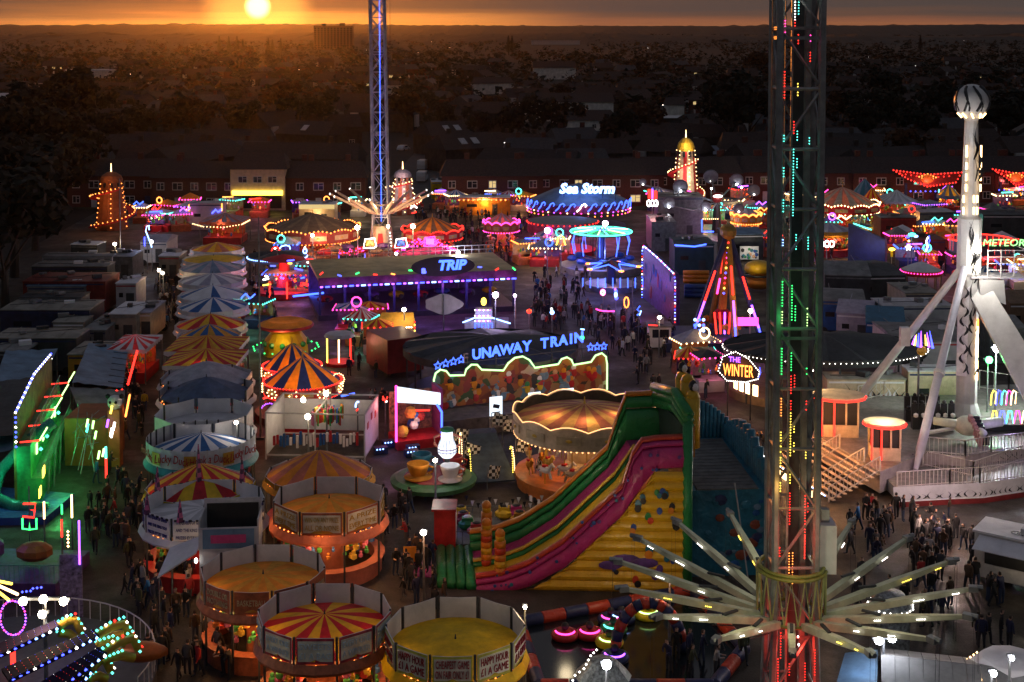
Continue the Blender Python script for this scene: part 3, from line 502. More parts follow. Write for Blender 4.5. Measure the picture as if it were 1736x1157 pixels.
def square_tent(u, v, w, d, h, label, mats_, rise=1.3, trim=WHITE, power=60, group='square canopied stalls', k=4, rz=0, lcol=(1, .55, .25), wall=None, name='canopy_stall'):
    c = P(u, v, h); W_ = w / S(c); c.z = 0; o = thing(name, label, 'stall', c, rz, group); D = d or W_ * .8
    m = MB(); n = len(mats_) * k; per = []
    cor = [(-W_ / 2, -D / 2), (W_ / 2, -D / 2), (W_ / 2, D / 2), (-W_ / 2, D / 2)]
    for s_ in range(4):
        a, b = cor[s_], cor[(s_ + 1) % 4]
        for q in range(n):
            t0, t1 = q / n, (q + 1) / n; p0 = (a[0] + (b[0] - a[0]) * t0, a[1] + (b[1] - a[1]) * t0, h); p1 = (a[0] + (b[0] - a[0]) * t1, a[1] + (b[1] - a[1]) * t1, h)
            m0 = (p0[0] * .45, p0[1] * .45, h + rise * .45); m1 = (p1[0] * .45, p1[1] * .45, h + rise * .45)
            m.add([p0, p1, m1, m0, (0, 0, h + rise)], [(0, 1, 2, 3), (3, 2, 4)], mats_[q % len(mats_)])
    m.build('roof', o); m = MB()
    for s_ in range(4):
        a, b = cor[s_], cor[(s_ + 1) % 4]; n2 = 8
        for q in range(n2):
            p0 = Vector((a[0] + (b[0] - a[0]) * q / n2, a[1] + (b[1] - a[1]) * q / n2, h)); p1 = Vector((a[0] + (b[0] - a[0]) * (q + 1) / n2, a[1] + (b[1] - a[1]) * (q + 1) / n2, h)); pm = (p0 + p1) / 2
            m.add([p0, p1, p1 - Vector((0, 0, .3)), pm - Vector((0, 0, .45)), p0 - Vector((0, 0, .3))], [(4, 3, 2, 1, 0)], trim)
    m.build('valance', o)
    for x, y in cor: MB().box((x * .97, y * .97, h / 2), (.08, .08, h), GREY).build('post', o)
    m = MB(); m.box((0, 0, .5), (W_ * .86, D * .86, 1.0), wall or RED); m.box((0, D * .3, 1.7), (W_ * .8, .1, 1.4), wall or TERR); prizes(m, 30, W_ * .5, 1.1, random.Random(int(u)), TOYS); m.build('counter', o)
    if power: light(o, (0, -D * .42, h - .4), power, lcol, .2)
    return o
square_tent(350, 606, 122, 6, 3.4, 'square stall with red and yellow fan striped roof behind the lilac peaked one', [YEL, REDC], .8)
square_tent(352, 583, 122, 6, 3.4, 'square stall with orange and red striped roof and white edging, second of its pair', [YEL, REDC, ORG], .8)
for u, v, hw, lab, rf, z, ri in [(357, 549, 57, 'cone roofed stall in red and yellow stripes below the blue and white ones', [YEL, REDC], 3.2, 1.9), (355, 567, 52, 'cone roofed stall in blue and pale yellow stripes half hidden behind the red and yellow one', [BLUEC, TAN], 3.2, 1.9),
    (361, 518, 57, 'cone roofed stall with narrow blue and white stripes, nearer of two', [WHITE, BLUEC], 3.2, 1.7), (361, 499, 56, 'cone roofed stall with broad blue and white stripes, farther of two', [WHITE, BLUEC, WHITE, WHITE], 3.2, 1.9),
    (360, 474, 54, 'pale cone roofed stall with a small yellow star at its peak', [LILAC, WHITE], 3.2, 1.5), (360, 454, 53, 'cone roofed stall with white and grey blue stripes behind the pale one', [LILAC, BLUL], 3.2, 1.7),
    (362, 438, 50, 'low stall with plain golden yellow roof in the left row', [YEL], 3.2, .8), (368, 421, 43, 'stall with faded yellow and pink cone roof, farthest of the left row', [YEL, ORG, PINKC], 3.2, 1.6)]:
    round_stall(u, v, hw * 1.04, z, lab, rf, 12, 16 if len(rf) != 3 else 18, inner=WHITE, outer=WHITE, bh=.45, rise=ri * .62, drop=.35, power=70, gap=0, posts=False, group='cone roofed stalls of the left row')
round_stall(541, 800, 91, 3.7, 'round stall with faded pink and orange striped cone roof, right of the left aisle', [ORG, PINKC], 12, 20, inner=WHITE, outer=TAN, bh=.35, rise=1.5, drop=.35, power=100, gap=0)
round_stall(558, 838, 97, 4.5, 'round stall with dull orange roof, white back boards and a pale blue sign, lit orange inside', [TAN, ORG], 8, 16, WHITE, TERR, 1.3, .8, .55, PINKC, ('WIN ON ANY PRIZE|ALL OR NONE', 'A PRIZE|EVERY TIME'), GOLD, .42, power=420, counter=PINKC, trim=WHITE)
# white kiosk with the deep black hatch and its pale awning
c = P(393, 1040); o = thing('white_kiosk', 'white box kiosk with open black topped roof well and a blue and pink sign, behind the dull orange stall', 'kiosk', c, .08); o.scale = (.78, .8, 1.32)
m = MB(); m.prism([(-2.0, -1.2), (2.0, -1.2), (2.0, 1.2), (-2.0, 1.2)], 0, 3.0, GREYW); m.build('wall', o)
m = MB()
for a in (((0, -1.25, 3.45), (4.0, .1, .9)), ((0, 1.25, 3.8), (4.0, .1, 1.6)), ((-2.0, 0, 3.6), (.1, 2.4, 1.2)), ((2.0, 0, 3.6), (.1, 2.4, 1.2))): m.box(a[0], a[1], GREYW)
m.build('parapet', o); MB().box((0, 1.17, 3.75), (3.6, .06, 1.3), BLACK).build('roof_hatch', o)
MB().box((0, -1.33, 3.45), (3.5, .05, .8), BLUL).build('sign', o); MB().box((0, -1.37, 3.45), (2.4, .02, .34), mat('pink paint', (.6, .06, .2))).build('sign_band', o)
m = MB(); m.slab([(-4.6, -2.6, 2.2), (-2.1, -1.9, 3.0), (-2.1, 1.3, 3.0), (-4.4, 1.3, 2.5)], .06, WHITE); m.build('awning', o)
for x, y in ((-4.5, -2.5), (-4.3, 1.2)): MB().cone((x, y, 0), (x, y, 2.3), .04, .04, GREY, 6).build('post', o)
light(o, (-3.0, -.6, 2.2), 50, (1, .7, .4)); MB().ball((-2.2, -1.4, 2.6), .12, LW, 8).build('lamp', o)
# white fenced stall with bunches of hanging toys
c = P(548, 762, 0); o = thing('toy_stall', 'white square enclosure with open top and bunches of coloured hanging toys', 'stall', c, -.08); Wd, Dp = 7.4, 5.4
for (x, y, w, d_) in ((0, Dp / 2, Wd, .08), (-Wd / 2, 0, .08, Dp), (Wd / 2, 0, .08, Dp)):
    MB().box((x, y, 1.9), (w, d_, 3.0 if y == 0 else 2.4), WHITE).build('side_panel', o)
m = MB()
for z in (.35, 3.5):
    for y in (-Dp / 2, Dp / 2): m.box((0, y, z), (Wd + .1, .1, .1), GREYW)
    for x in (-Wd / 2, Wd / 2): m.box((x, 0, z), (.1, Dp, .1), GREYW)
for x in (-Wd / 2, 0, Wd / 2):
    for y in (-Dp / 2, Dp / 2): m.box((x, y, 1.75), (.1, .1, 3.5), GREYW)
m.box((0, 0, 3.5), (.08, Dp, .08), GREYW); m.build('frame', o)
for k in range(3): MB().box((Wd / 2 + .05, -1.6 + k * 1.5, 2.4 + .3 * (k % 2)), (.03, .55, .5), RED).build('red_square', o)
m = MB(); rr = random.Random(4)
for k in range(34):
    x = rr.uniform(-.6, 1.5); y = rr.uniform(-.9, .6); m.box((x, y, 2.7 + rr.uniform(-.2, .2)), (.1, .5, rr.uniform(.8, 1.1)), rr.choice(TOYS + [WHITE, VG]), rr.uniform(-.6, .6))
m.build('hanging_toys', o)
m = MB()
for k in range(26): m.box((-3.2 + .25 * k, -Dp / 2 + .5, 1.2 + rr.uniform(0, .5)), (.16, .2, rr.uniform(.5, 1)), rr.choice([REDC, WHITE, WHITE, BLUEC]))
m.build('toy_rail', o); light(o, (-.4, -.4, 3.2), 150, (1, .8, .45)); MB().ball((-1.4, -.5, 3.9), .2, LSTAR, 8).build('lamp', o)
# ------------------------------------------------------------------ floodlights and lamps
def lamp(u, v, z, power, col, lm, label, r=.22, n=1, cat='lamp', pole=True, name='flood_lamp', group=None, sp=.9):
    h = P(u, v, z); o = thing(name, label, cat, (h.x, h.y, 0), 0, group)
    if pole: MB().cone((0, .15, 0), (0, .15, z), .08, .05, GREY, 8).build('pole', o)
    m = MB(); m.box((0, .12, z + .02), (r * 2.4 + (n - 1) * sp, .12, .12), DGREY)
    m.build('bracket', o)
    for k in range(n): x = (k - (n - 1) / 2) * sp; MB().ball((x, -.12, z + .1 * (k % 2)), r, lm, 8).build('bulb', o)
    if power: light(o, (0, -.45 - r, z - .1), power, col, .3)
    return o
Wc, Oc, Vc = (1, .93, .85), (1, .62, .26), (.85, .6, 1)
lamp(75, 1018, 6.5, 170, (1, .66, .32), LSTAR, 'cluster of four dazzling golden floodlights above the starry armed ride', .19, 3)
lamp(73, 1040, 6.0, 60, Oc, LSTAR, 'single golden floodlight just under the cluster of dazzling ones', .18)
lamp(928, 391, 6.5, 900, Vc, LSTP, 'dazzling violet white floodlight left of the green spoked ride', .36)
lamp(1026, 379, 6.8, 900, Vc, LSTP, 'dazzling pink white floodlight above the green spoked ride', .36)
lamp(606, 386, 6.0, 1400, Oc, LSTAR, 'golden floodlight left of the far swing tower base', .32); lamp(700, 384, 6.0, 1200, Oc, LSTAR, 'golden floodlight right of the far swing tower base', .3); lamp(658, 384, 6.0, 250, Oc, LSTAR, 'golden floodlight on the base of the far swing tower', .2)
lamp(530, 399, 4.5, 200, Wc, LSTAR, 'small white lamp in front of the wide brown canopied carousel', .22)
lamp(777, 429, 5, 700, (.7, .75, 1), LSTW, 'blue white lamp beside the far end of the pink lit cars', .24); lamp(672, 430, 4, 120, Wc, LSTW, 'small white lamp below the blue picture sign', .18)
lamp(840, 500, 6, 600, (.6, .55, 1), LSTP, 'violet white floodlight above the right end of the purple lit track', .3); lamp(873, 501, 5, 300, Vc, LSTP, 'smaller violet lamp right of the purple lit track', .16); lamp(685, 525, 4, 160, Oc, LSTAR, 'golden lamp over the middle of the purple lit track', .2)
lamp(718, 902, 4, 160, (1, .35, .12), LSTAR, 'orange lantern on a thin post in the open space by the inflatable slide', .17); lamp(1136, 982, 3.5, 60, (1, .35, .1), LSTAR, 'small orange lamp between the long swing arms and the slide', .09)
lamp(890, 1028, 4.6, 60, Oc, LSTAR, 'small warm lamp at the rim of the plain yellow stall', .09); lamp(1374, 628, 6, 200, Oc, LSTAR, 'round orange lamp beside the near swing tower, over the big stairs', .2)
lamp(1690, 590, 7, 2600, (.92, .95, 1), LSTW, 'dazzling white floodlight right of the ball topped tower', .36); lamp(1676, 610, 6, 500, (.1, 1, .2), em('green flood lamp light', (.1, 1, .25), 12, False), 'green floodlight below the dazzling white one', .3)
lamp(1028, 1125, 4.5, 100, Wc, LSTW, 'large round white lamp at the bottom edge of the photo', .21); lamp(1500, 1084, 4, 40, (.7, .8, 1), LSTW, 'pair of blue white lamps below the long swing arms', .2, 2, sp=.6)
lamp(1683, 1140, 4.5, 70, Wc, LSTW, 'starry white lamp at the bottom right corner', .14); lamp(1714, 1114, 4.5, 40, Wc, LSTW, 'smaller white lamp above the one in the bottom right corner', .11)
lamp(553, 667, 4.5, 160, Oc, LSTAR, 'round white lamp beside the small blue and yellow carousels', .2); lamp(522, 706, 4.5, 120, Oc, LSTAR, 'round yellowish lamp over the fenced toy stall', .2); lamp(401, 716, 4.8, 40, Wc, LSTAR, 'small white lamp on the rim of the duck stall', .14)
lamp(195, 414, 4, 200, Oc, LSTAR, 'white lamp between the trailers in the far left row', .22); lamp(257, 410, 4, 200, Wc, LSTW, 'white lamp beside the blue neon cane at the far left', .22)
for u, v in ((270, 458), (276, 463)): lamp(u, v, 3.6, 90, Oc, LSTAR, 'small white lamp on the awning rim at the far left, ' + ('upper' if v < 460 else 'lower') + ' of two', .18)
lamp(1118, 538, 4, 150, Oc, LSTAR, 'golden lamp on the roof of the small white pay kiosk', .18); lamp(1272, 527, 4, 200, Oc, LSTAR, 'golden lamp behind the leg of the lit A frame ride', .22); lamp(1155, 317, 6, 60, Wc, LSTW, 'white lamp under the leftmost round dish', .16); lamp(1206, 320, 6, 60, Wc, LSTW, 'white lamp under the middle round dish', .16); lamp(1257, 318, 6, 60, Wc, LSTW, 'white lamp under the rightmost round dish', .16); lamp(1132, 343, 5, 200, Wc, LSTW, 'white lamp on the left arm of the dish ride', .22)
lamp(738, 780, 4.2, 50, Wc, LSTAR, 'white lantern beside the giant teacup', .14)
# ------------------------------------------------------------------ swing towers
GALV = mat('galvanised steel', (.30, .31, .31), .45, .3, 1.2, .3); ARMY = mat('pale yellow green paint', (.46, .48, .20), .45, .25, 1.5); ARMW = mat('cream grey paint', (.56, .58, .44), .45, .2, 1.5); OLIVE = mat('olive yellow paint', (.26, .27, .06), .5, .3)
def swing_tower(pos, label, zr, top, hw, Rr, Rt, zt, narms, leds, cat='ride', a_off=0, sway=(0, 0), armm=ARMW, cabinet=True, seg=2.0, blue=False, a_led=LW):
    o = thing('swing_tower', label, cat, pos); o.rotation_euler = (0, 0, 0)
    post = .14 if not blue else .15
    cx = lambda z: sway[0] * z
    hwz = lambda z: hw * (1 + max(0, (zr - 1.2 - z)) * .045) * (1 - (.12 * (z / top)) * (1 if blue else 0))
    sects = [0.0, zr - .2, zr + 11, zr + 22, top]
    zz = [z for z in sects if z < top] + [top]
    for a, b in zip(zz, zz[1:]):
        m = MB(); n = max(1, int((b - a) / seg))
        for sx in (-1, 1):
            for sy in (-1, 1):
                m.tube([(cx(a) + sx * hwz(a), sy * hwz(a), a), (cx(b) + sx * hwz(b), sy * hwz(b), b)], post, GALV, 6)
        for i in range(n):
            z0 = a + (b - a) * i / n; z1 = a + (b - a) * (i + 1) / n; h0, h1 = hwz(z0), hwz(z1); c0, c1 = cx(z0), cx(z1)
            for (ax, ay, bx, by) in ((-1, -1, 1, -1), (1, -1, 1, 1), (1, 1, -1, 1), (-1, 1, -1, -1)):
                f = (i % 2) * 2 - 1
                p0 = (c0 + ax * h0, ay * h0, z0); p1 = (c1 + bx * h1, by * h1, z1); q0 = (c0 + bx * h0, by * h0, z0); q1 = (c1 + ax * h1, ay * h1, z1)
                m.tube([p0, p1] if f > 0 else [q0, q1], post * .42, GALV, 4)
                if blue: m.tube([q0, q1] if f > 0 else [p0, p1], post * .42, GALV, 4)
                m.tube([p0, q0], post * .45, GALV, 4)
        m.build('lattice_section', o)
        m = MB(); z = b
        for s_ in (0, .35):
            m.lathe([(hwz(z) * 1.5, -.06), (hwz(z) * 1.5, .06)], GALV, 4, (cx(z), 0, z - s_), a0=pi / 4, a1=2 * pi + pi / 4)
        m.build('joint_frame', o)
    # guide rails, ladder and cables up the middle
    m = MB()
    if not blue:
        m.box((.42, .1, top / 2), (.2, .3, top), GALV); m.box((-.2, -.1, top / 2), (.07, .1, top), GALV)
        m.box((hw * .25, hw, top / 2), (.45, .12, top), mat('dark steel', (.08, .085, .09), .5))
    k = 0
    while k < top * 2.2 and not blue: m.box((-.48, hw * .8, k / 2.2), (.36, .03, .03), GALV); k += 1
    if not blue: m.box((-.66, hw * .8, top / 2), (.04, .04, top), GALV); m.box((-.30, hw * .8, top / 2), (.04, .04, top), GALV)
    if m.v: m.build('guide_rail', o)
    m = MB()
    for x in (-hw * 1.25, hw * 1.22, hw * 1.3): m.box((x, -.2, (top + zr) / 2), (.018, .018, top - zr), BLACK)
    m.build('cables', o)
    for (x, y, z0, z1, mt, r, sp) in leds:
        m = MB(); z = z0
        while z < z1: m.bulb((x, y, z), r, mt); z += sp
        m.build('light_strip', o)
    # the ring carriage
    H = 1.75 if not blue else 1.1; m = MB()
    for z, r_ in ((zr, .065), (zr + H, .07)): m.tube(ring(20, Rr, z, 0, (cx(z), 0)), r_ if not blue else .07, OLIVE if not blue else armm, 6, True)
    m.tube(ring(20, Rr * .93, zr + H + .12, 0), .08, OLIVE if not blue else armm, 6, True)
    nb = 16
    for i in range(nb):
        a = 2 * pi * i / nb; b = a + pi / nb; d = b + pi / nb
        m.tube([(Rr * cos(a), Rr * sin(a), zr), (Rr * cos(b), Rr * sin(b), zr + H), (Rr * cos(d), Rr * sin(d), zr)], .034, ARMY if not blue else armm, 5)
    m.build('ring_carriage', o)
    if cabinet:
        m = MB(); m.prism([(.95, -.35), (1.6, -.4), (1.6, .5), (.95, .5)], zr + H - .1, zr + H + 1.75, WHITE); m.box((1.25, .1, zr + H + 1.98), (.3, .3, .5), GALV); m.build('control_cabinet', o)
    for i in range(narms):
        a = a_off + 2 * pi * i / narms; u = Vector((cos(a), sin(a), 0)); s_ = Vector((-sin(a), cos(a), 0)); p0 = u * Rr + Vector((0, 0, zr + .05)); p1 = u * Rt + Vector((0, 0, zt)); d = p1 - p0; w0, w1 = (.17, .09) if not blue else (.22, .14)
        nrm = s_.cross(d.normalized()); vs = []
        for p, w in ((p0, w0), (p0.lerp(p1, .55), w0 * .95), (p0.lerp(p1, .93), w1)):
            for sx, sz in ((-1, -1), (1, -1), (1, 1), (-1, 1)): vs.append(p + s_ * w * sx * .8 + nrm * w * sz * .75)
        m = MB(); m.add(vs, [(j * 4 + q, j * 4 + (q + 1) % 4, j * 4 + 4 + (q + 1) % 4, j * 4 + 4 + q) for j in range(2) for q in range(4)] + [(3, 2, 1, 0), (8, 9, 10, 11)], armm); arm = m.build('arm', o)
        m = MB(); e = p0.lerp(p1, .96); m.box(tuple(e), (.34, .26, .2), GALV if not blue else armm, a); m.tube([p1 - u * .1, p1 + u * .12], .09, GALV, 6); m.build('arm_tip', arm)
        if not blue:
            m = MB(); m.tube([p0.lerp(p1, .12) - nrm * -.2 + s_ * .1, p0.lerp(p1, .5) + nrm * .2 + s_ * .1], .02, BLACK, 4); m.box(tuple(p0.lerp(p1, .33) + Vector((0, 0, .24))), (.7, .12, .07), DGREY, a); m.build('spring_strut', arm)
            m = MB()
            for t0, t1 in ((.36, .40), (.64, .69)) if i % 3 else ((.57, .64), (.82, .86)):
                k = t0
                while k < t1: pt = p0.lerp(p1, k); m.bulb(tuple(pt - s_ * .2 * (1 if cos(a) > 0 else -1) * (1 if sin(a) < 0.2 else 1) + Vector((0, 0, .05)) - Vector((0, .1, 0))), .028, a_led if i % 4 else LYE); k += .0125
            m.build('arm_lights', arm)
            m = MB()
            for q in (-.1, .1): m.tube([p1 + s_ * q, p1 + s_ * q + Vector((0, 0, -3.2))], .006, BLACK, 3)
            m.build('chains', arm)
    return o
# near tower: pale ring of sixteen arms, coloured light strips between dark steel
zq = lambda v, d=50.0: CH - (v - V0) * d / F
leds = []
def seg_(x, y, v0, v1, mt, r=.028, sp=.105): leds.append((x, y - .38, zq(v1, 49.3), zq(v0, 49.3), mt, r, sp))
xL, xM, xN, xR, xS = -.60, -.27, -.10, .32, .74
for a in [(xM, -.5, -60, 34, LW), (xN, -.3, -60, 24, LTE), (xL, -.4, 34, 60, LPK), (xM, -.5, 30, 44, LRD), (xN, -.3, 58, 74, LRD), (xR, -.4, 58, 70, LPK), (xS, -.3, 44, 86, LRD), (xR, -.4, 88, 104, LRD), (xL, -.4, 118, 166, LRD), (xS, -.3, 130, 165, LRD), (xN, -.3, 142, 162, LYE), (xM, -.5, 206, 226, LRD), (xL, -.4, 226, 240, LTE), (xN, -.3, 222, 238, LTE), (xR, -.4, 230, 244, LTE), (xM, -.5, 250, 366, LTE), (xL, -.4, 284, 300, LTE), (xN, -.3, 266, 285, LTE), (xL, -.4, 340, 360, LTE), (xN, -.3, 396, 425, LTE), (xR, -.4, 404, 424, LTE), (xL, -.4, 404, 418, LCB), (xL, -.4, 478, 500, LGR), (xM, -.5, 482, 545, LGR), (xL, -.4, 506, 522, LGR), (xN, -.3, 522, 548, LGR), (xL, -.4, 530, 552, LLG), (xR, -.4, 524, 556, LLG), (xL, -.4, 592, 640, LGR), (xM, -.5, 598, 632, LGR), (xR, -.4, 628, 640, LGR), (xM, -.5, 640, 672, LRD), (xN, -.3, 642, 668, LRD), (xM, -.5, 682, 700, LRD), (xL, -.4, 680, 712, LOR), (xL, -.4, 740, 800, LYE), (xM, -.5, 704, 780, LYE), (xN, -.3, 724, 742, LYE), (xR, -.4, 684, 702, LRD), (xR, -.4, 776, 786, LYE), (xN, -.3, 760, 776, LYE), (xS, -.3, 740, 790, LOR), (xM, -.5, 812, 828, LYE), (xL, -.4, 826, 844, LYE), (xM, -.5, 842, 900, LRD), (xR, -.4, 850, 960, LRD), (xL, -.4, 942, 958, LRD), (xM, -.5, 950, 1000, LOR), (xN, -.3, 950, 1008, LOR), (xR, -.4, 920, 962, LRD), (xL, -.75, 1084, 1130, LRD), (xM, -.75, 1082, 1128, LRD), (xN, -.7, 1082, 1094, LRD), (xS * .9, -.75, 1112, 1160, LRD), (xL - .1, -.8, 1130, 1170, LRD), (xM, -.75, 1140, 1160, LRD), (xR, -.7, 1140, 1170, LRD), (xR + .1, -.4, 862, 880, LRD)]: seg_(*a)
NT = (10.5, 50, 0)
nearT = swing_tower(NT, 'huge steel lattice swing tower with coloured light strips and a ring of long pale arms, nearest on the right', 9.95, 60, .76, 1.28, 6.75, 11.5, 16, leds, a_off=radians(22.5 * .5))
light(nearT, (0, -1.0, 9.0), 60, (1, .05, .03), .2); light(nearT, (0, -1.2, 7.2), 70, (1, .05, .03), .2); light(nearT, (-.6, -1.4, 15), 25, (1, .5, .1), .2); light(nearT, (-.5, -1.4, 21.3), 9, (.05, 1, .2), .2); light(nearT, (0, -1.4, 13.2), 30, (1, .05, .03), .2); light(nearT, (-1.5, -4.0, 12.6), 110, (1, .95, .55), .3); light(nearT, (2.5, -3.0, 12.8), 70, (1, .95, .6), .3); light(nearT, (0, 3.2, 12.5), 60, (1, .95, .6), .3)  # last pale yellow lights: fill added to brighten the ring carriage and arms
# far tower: blue line of light, cream base
p = P(647, 441); farl = [(0.0, -1.25, 14, 52, LNB, .075, .12), (.12, -1.35, 5.6, 14, LNB, .085, .13)]
farT = swing_tower(p, 'thin far lattice swing tower with one blue line of light and a cream base', 6.6, 52, 1.05, 1.7, 7.0, 9.2, 14, farl, sway=(-.012, 0), armm=mat('warm cream paint', (.6, .46, .3), .5, .15), cabinet=False, seg=2.3, blue=True, a_off=.1)
m = MB(); m.lathe([(2.1, 0), (1.9, .5), (1.5, 4.4), (1.3, 4.8)], CREAM, 8, a0=pi / 8, a1=2 * pi + pi / 8); m.build('base_column', farT)
m = MB(); m.slab([(-.5, -1.72, 1.6), (.5, -1.72, 1.6), (.3, -1.6, 3.9), (-.3, -1.6, 3.9)], .05, RED); m.cone((0, -1.9, .9), (0, -1.8, .95), .7, .7, GOLD, 14); m.build('emblem', farT)
m = MB(); m.bulbs([(1.6, -1.4, .4), (1.25, -1.2, 4.4)], .45, .09, LW); m.bulbs(ring(14, 7.0, 9.2, .1), 9, .14, LW, True); m.build('bulb_string', farT)
light(farT, (0, -4.5, 5.2), 500, (1, .72, .4), .3); light(farT, (0, -4, 8), 200, (1, .7, .4), .3); light(farT, (0, -3.5, 16), 60, (.15, .2, 1), .3); light(farT, (0, -4, 24), 60, (.4, .3, 1), .3)
# ------------------------------------------------------------------ the inflatable slide
SL = Vector((9.95, 75.3, 0)); o = thing('inflatable_slide', 'giant yellow, green and magenta inflatable slide with two lanes', 'inflatable slide', SL, radians(0))
sd_, wd_ = Vector((-1, .045, 0)), Vector((-.10, .995, 0)); LW_ = 5.2
def sp(s, w, z): return sd_ * s + wd_ * w + Vector((0, 0, z))
prof = [(0.0, 7.4), (2.6, 7.25), (3.7, 5.6), (5.6, 3.75), (7.0, 2.4), (9.0, 1.1), (10.4, .55), (12.0, .28)]      # surface height along the slide
def pz(s):
    for (a, za), (b, zb) in zip(prof, prof[1:]):
        if a <= s <= b: t = (s - a) / (b - a); return za + (zb - za) * t
    return prof[-1][1]
def sm(vals): return vals
SS = [0, .9, 1.8, 2.6, 3.15, 3.7, 4.6, 5.6, 6.3, 7.0, 8.0, 9.0, 9.7, 10.4, 11.2, 12.0]
def wallband(w0, w1, h0, h1, mt, name, smax=12.0, spots=None, s0=0):
    m = MB(); ss = [s for s in SS if s0 <= s <= smax]
    for a, b in zip(ss, ss[1:]):
        for (wa, wb) in ((w0, w1),):
            za0, zb0 = pz(a) + (h0(a) if callable(h0) else h0), pz(b) + (h0(b) if callable(h0) else h0); za1, zb1 = pz(a) + (h1(a) if callable(h1) else h1), pz(b) + (h1(b) if callable(h1) else h1)
            r = (za1 - za0) / 2; k = 6
            def sect(s, lo, hi):
                pts = []
                for j in range(8):
                    g = 2 * pi * j / 8; pts.append(sp(s, (wa + wb) / 2 + (wb - wa) * .62 * cos(g), (lo + hi) / 2 + (hi - lo) * .5 * (abs(sin(g)) ** .6) * (1 if sin(g) > 0 else -1)))
                return pts
            A, B = sect(a, za0, za1), sect(b, zb0, zb1); m.add(A + B, [(j, (j + 1) % 8, 8 + (j + 1) % 8, 8 + j) for j in range(8)], mt)
    if ss: pass
    return m.build(name, o, smooth=True)
EX = lambda s: 1.0 if s < 2.7 else (.6 if s < 3.3 else 0)
m = MB()   # surfaces of the lanes
for (w0, w1, mt) in ((.45, 2.35, VY), (2.75, 4.75, PINK)):
    m = MB()
    for a, b in zip(SS, SS[1:]):
        m.quad(sp(a, w0, pz(a)), sp(b, w0, pz(b)), sp(b, w1, pz(b)), sp(a, w1, pz(a)), mt)
    m.build('slide_lane', o, smooth=True)
band = lambda s: 1.6 if s < 2.0 else (1.5 if s < 3.3 else .55 - .1 * s / 12)
wallband(-.15, .35, lambda s: -.25 if s < 2.0 else -1.25 + .55 * max(0, s - 6) / 6, lambda s: band(s) - .55, PINK, 'near_wall'); wallband(-.1, .3, lambda s: band(s) - .55, lambda s: band(s) - .22, PINK, 'near_wall_tube')
wallband(.0, .38, lambda s: band(s) - .22, lambda s: band(s) + .06, VR, 'near_trim'); wallband(2.35, 2.8, -.15, .26, VG, 'lane_divider', s0=1.6); wallband(2.4, 2.75, .26, .42, VY, 'divider_trim', s0=1.6)
wallband(4.8, 5.2, -.2, lambda s: .55 + EX(s) * 1.3, VG, 'far_wall'); wallband(4.85, 5.3, lambda s: .55 + EX(s) * 1.3, lambda s: 1.0 + EX(s) * 1.6, VG, 'far_wall_tube'); wallband(4.85, 5.25, lambda s: 1.0 + EX(s) * 1.6, lambda s: 1.28 + EX(s) * 1.6, VO, 'far_trim')
# yellow side wall with horizontal seams, cloth-like bulges
m = MB(); rows = 12
sidem = VY
ns = 24
for j in range(rows):
    for i in range(ns):
        a = 11.6 * i / ns; b = 11.6 * (i + 1) / ns; 
        za, zb = max(.05, pz(a) - (.2 if a < 2.0 else 1.15)), max(.05, pz(b) - (.2 if b < 2.0 else 1.15))
        z0, z1 = j * .58, (j + 1) * .58
        def cl(z, t): return min(z, t)
        if z0 >= max(za, zb): continue
        ks = 4
        for q in range(ks):
            y0 = z0 + (z1 - z0) * q / ks; y1 = z0 + (z1 - z0) * (q + 1) / ks; d0 = -.05 - .16 * sin(pi * q / ks); d1 = -.05 - .16 * sin(pi * (q + 1) / ks)
            pa0, pb0, pb1, pa1 = min(y0, za), min(y0, zb), min(y1, zb), min(y1, za)
            if pa1 - pa0 < 1e-4 and pb1 - pb0 < 1e-4: continue
            m.quad(sp(a, d0, pa0), sp(b, d0, pb0), sp(b, d1, pb1), sp(a, d1, pa1), VY)
m.quad(sp(0, -.05, 0), sp(0, LW_, 0), sp(0, LW_, 7.0), sp(0, -.05, 7.0), VY)
side = m.build('side_wall', o, smooth=True)
m = MB(); rr = random.Random(8)
for k in range(26):
    s = rr.uniform(.3, 7); z = rr.uniform(.6, 6); 
    if z > pz(s) - 1.2: continue
    q = rr.uniform(.10, .2); mt = rr.choice([VB, TEAL, VB, VR, PURP, VG, BLACK]); m.ball(tuple(sp(s, -.215, z)), q * 1.3, mt, 8, (1, .05, 1.3))
    if rr.random() < .5: m.ball(tuple(sp(s + rr.uniform(-.2, .2), -.25, z - q * 1.6)), q * 1.2, rr.choice([VR, TEAL, VO, BLACK]), 8, (1.1, .05, 1.2))
for s, z, w in ((3.6, 1.9, .9), (2.5, 1.75, .8), (4.4, 1.6, .7)): m.ball(tuple(sp(s, -.25, z)), w, PURP, 10, (1, .05, .38))
m.build('painted_motifs', side)
m = MB(); rr = random.Random(9)
for k in range(30): s = rr.uniform(.3, 11.5); m.ball(tuple(sp(s, -.30, pz(s) + rr.uniform(-.45, .75))), rr.uniform(.07, .13), rr.choice([VB, VB, TEAL, PURP]), 6, (1, .2, 1))
m.build('blue_spots', o)
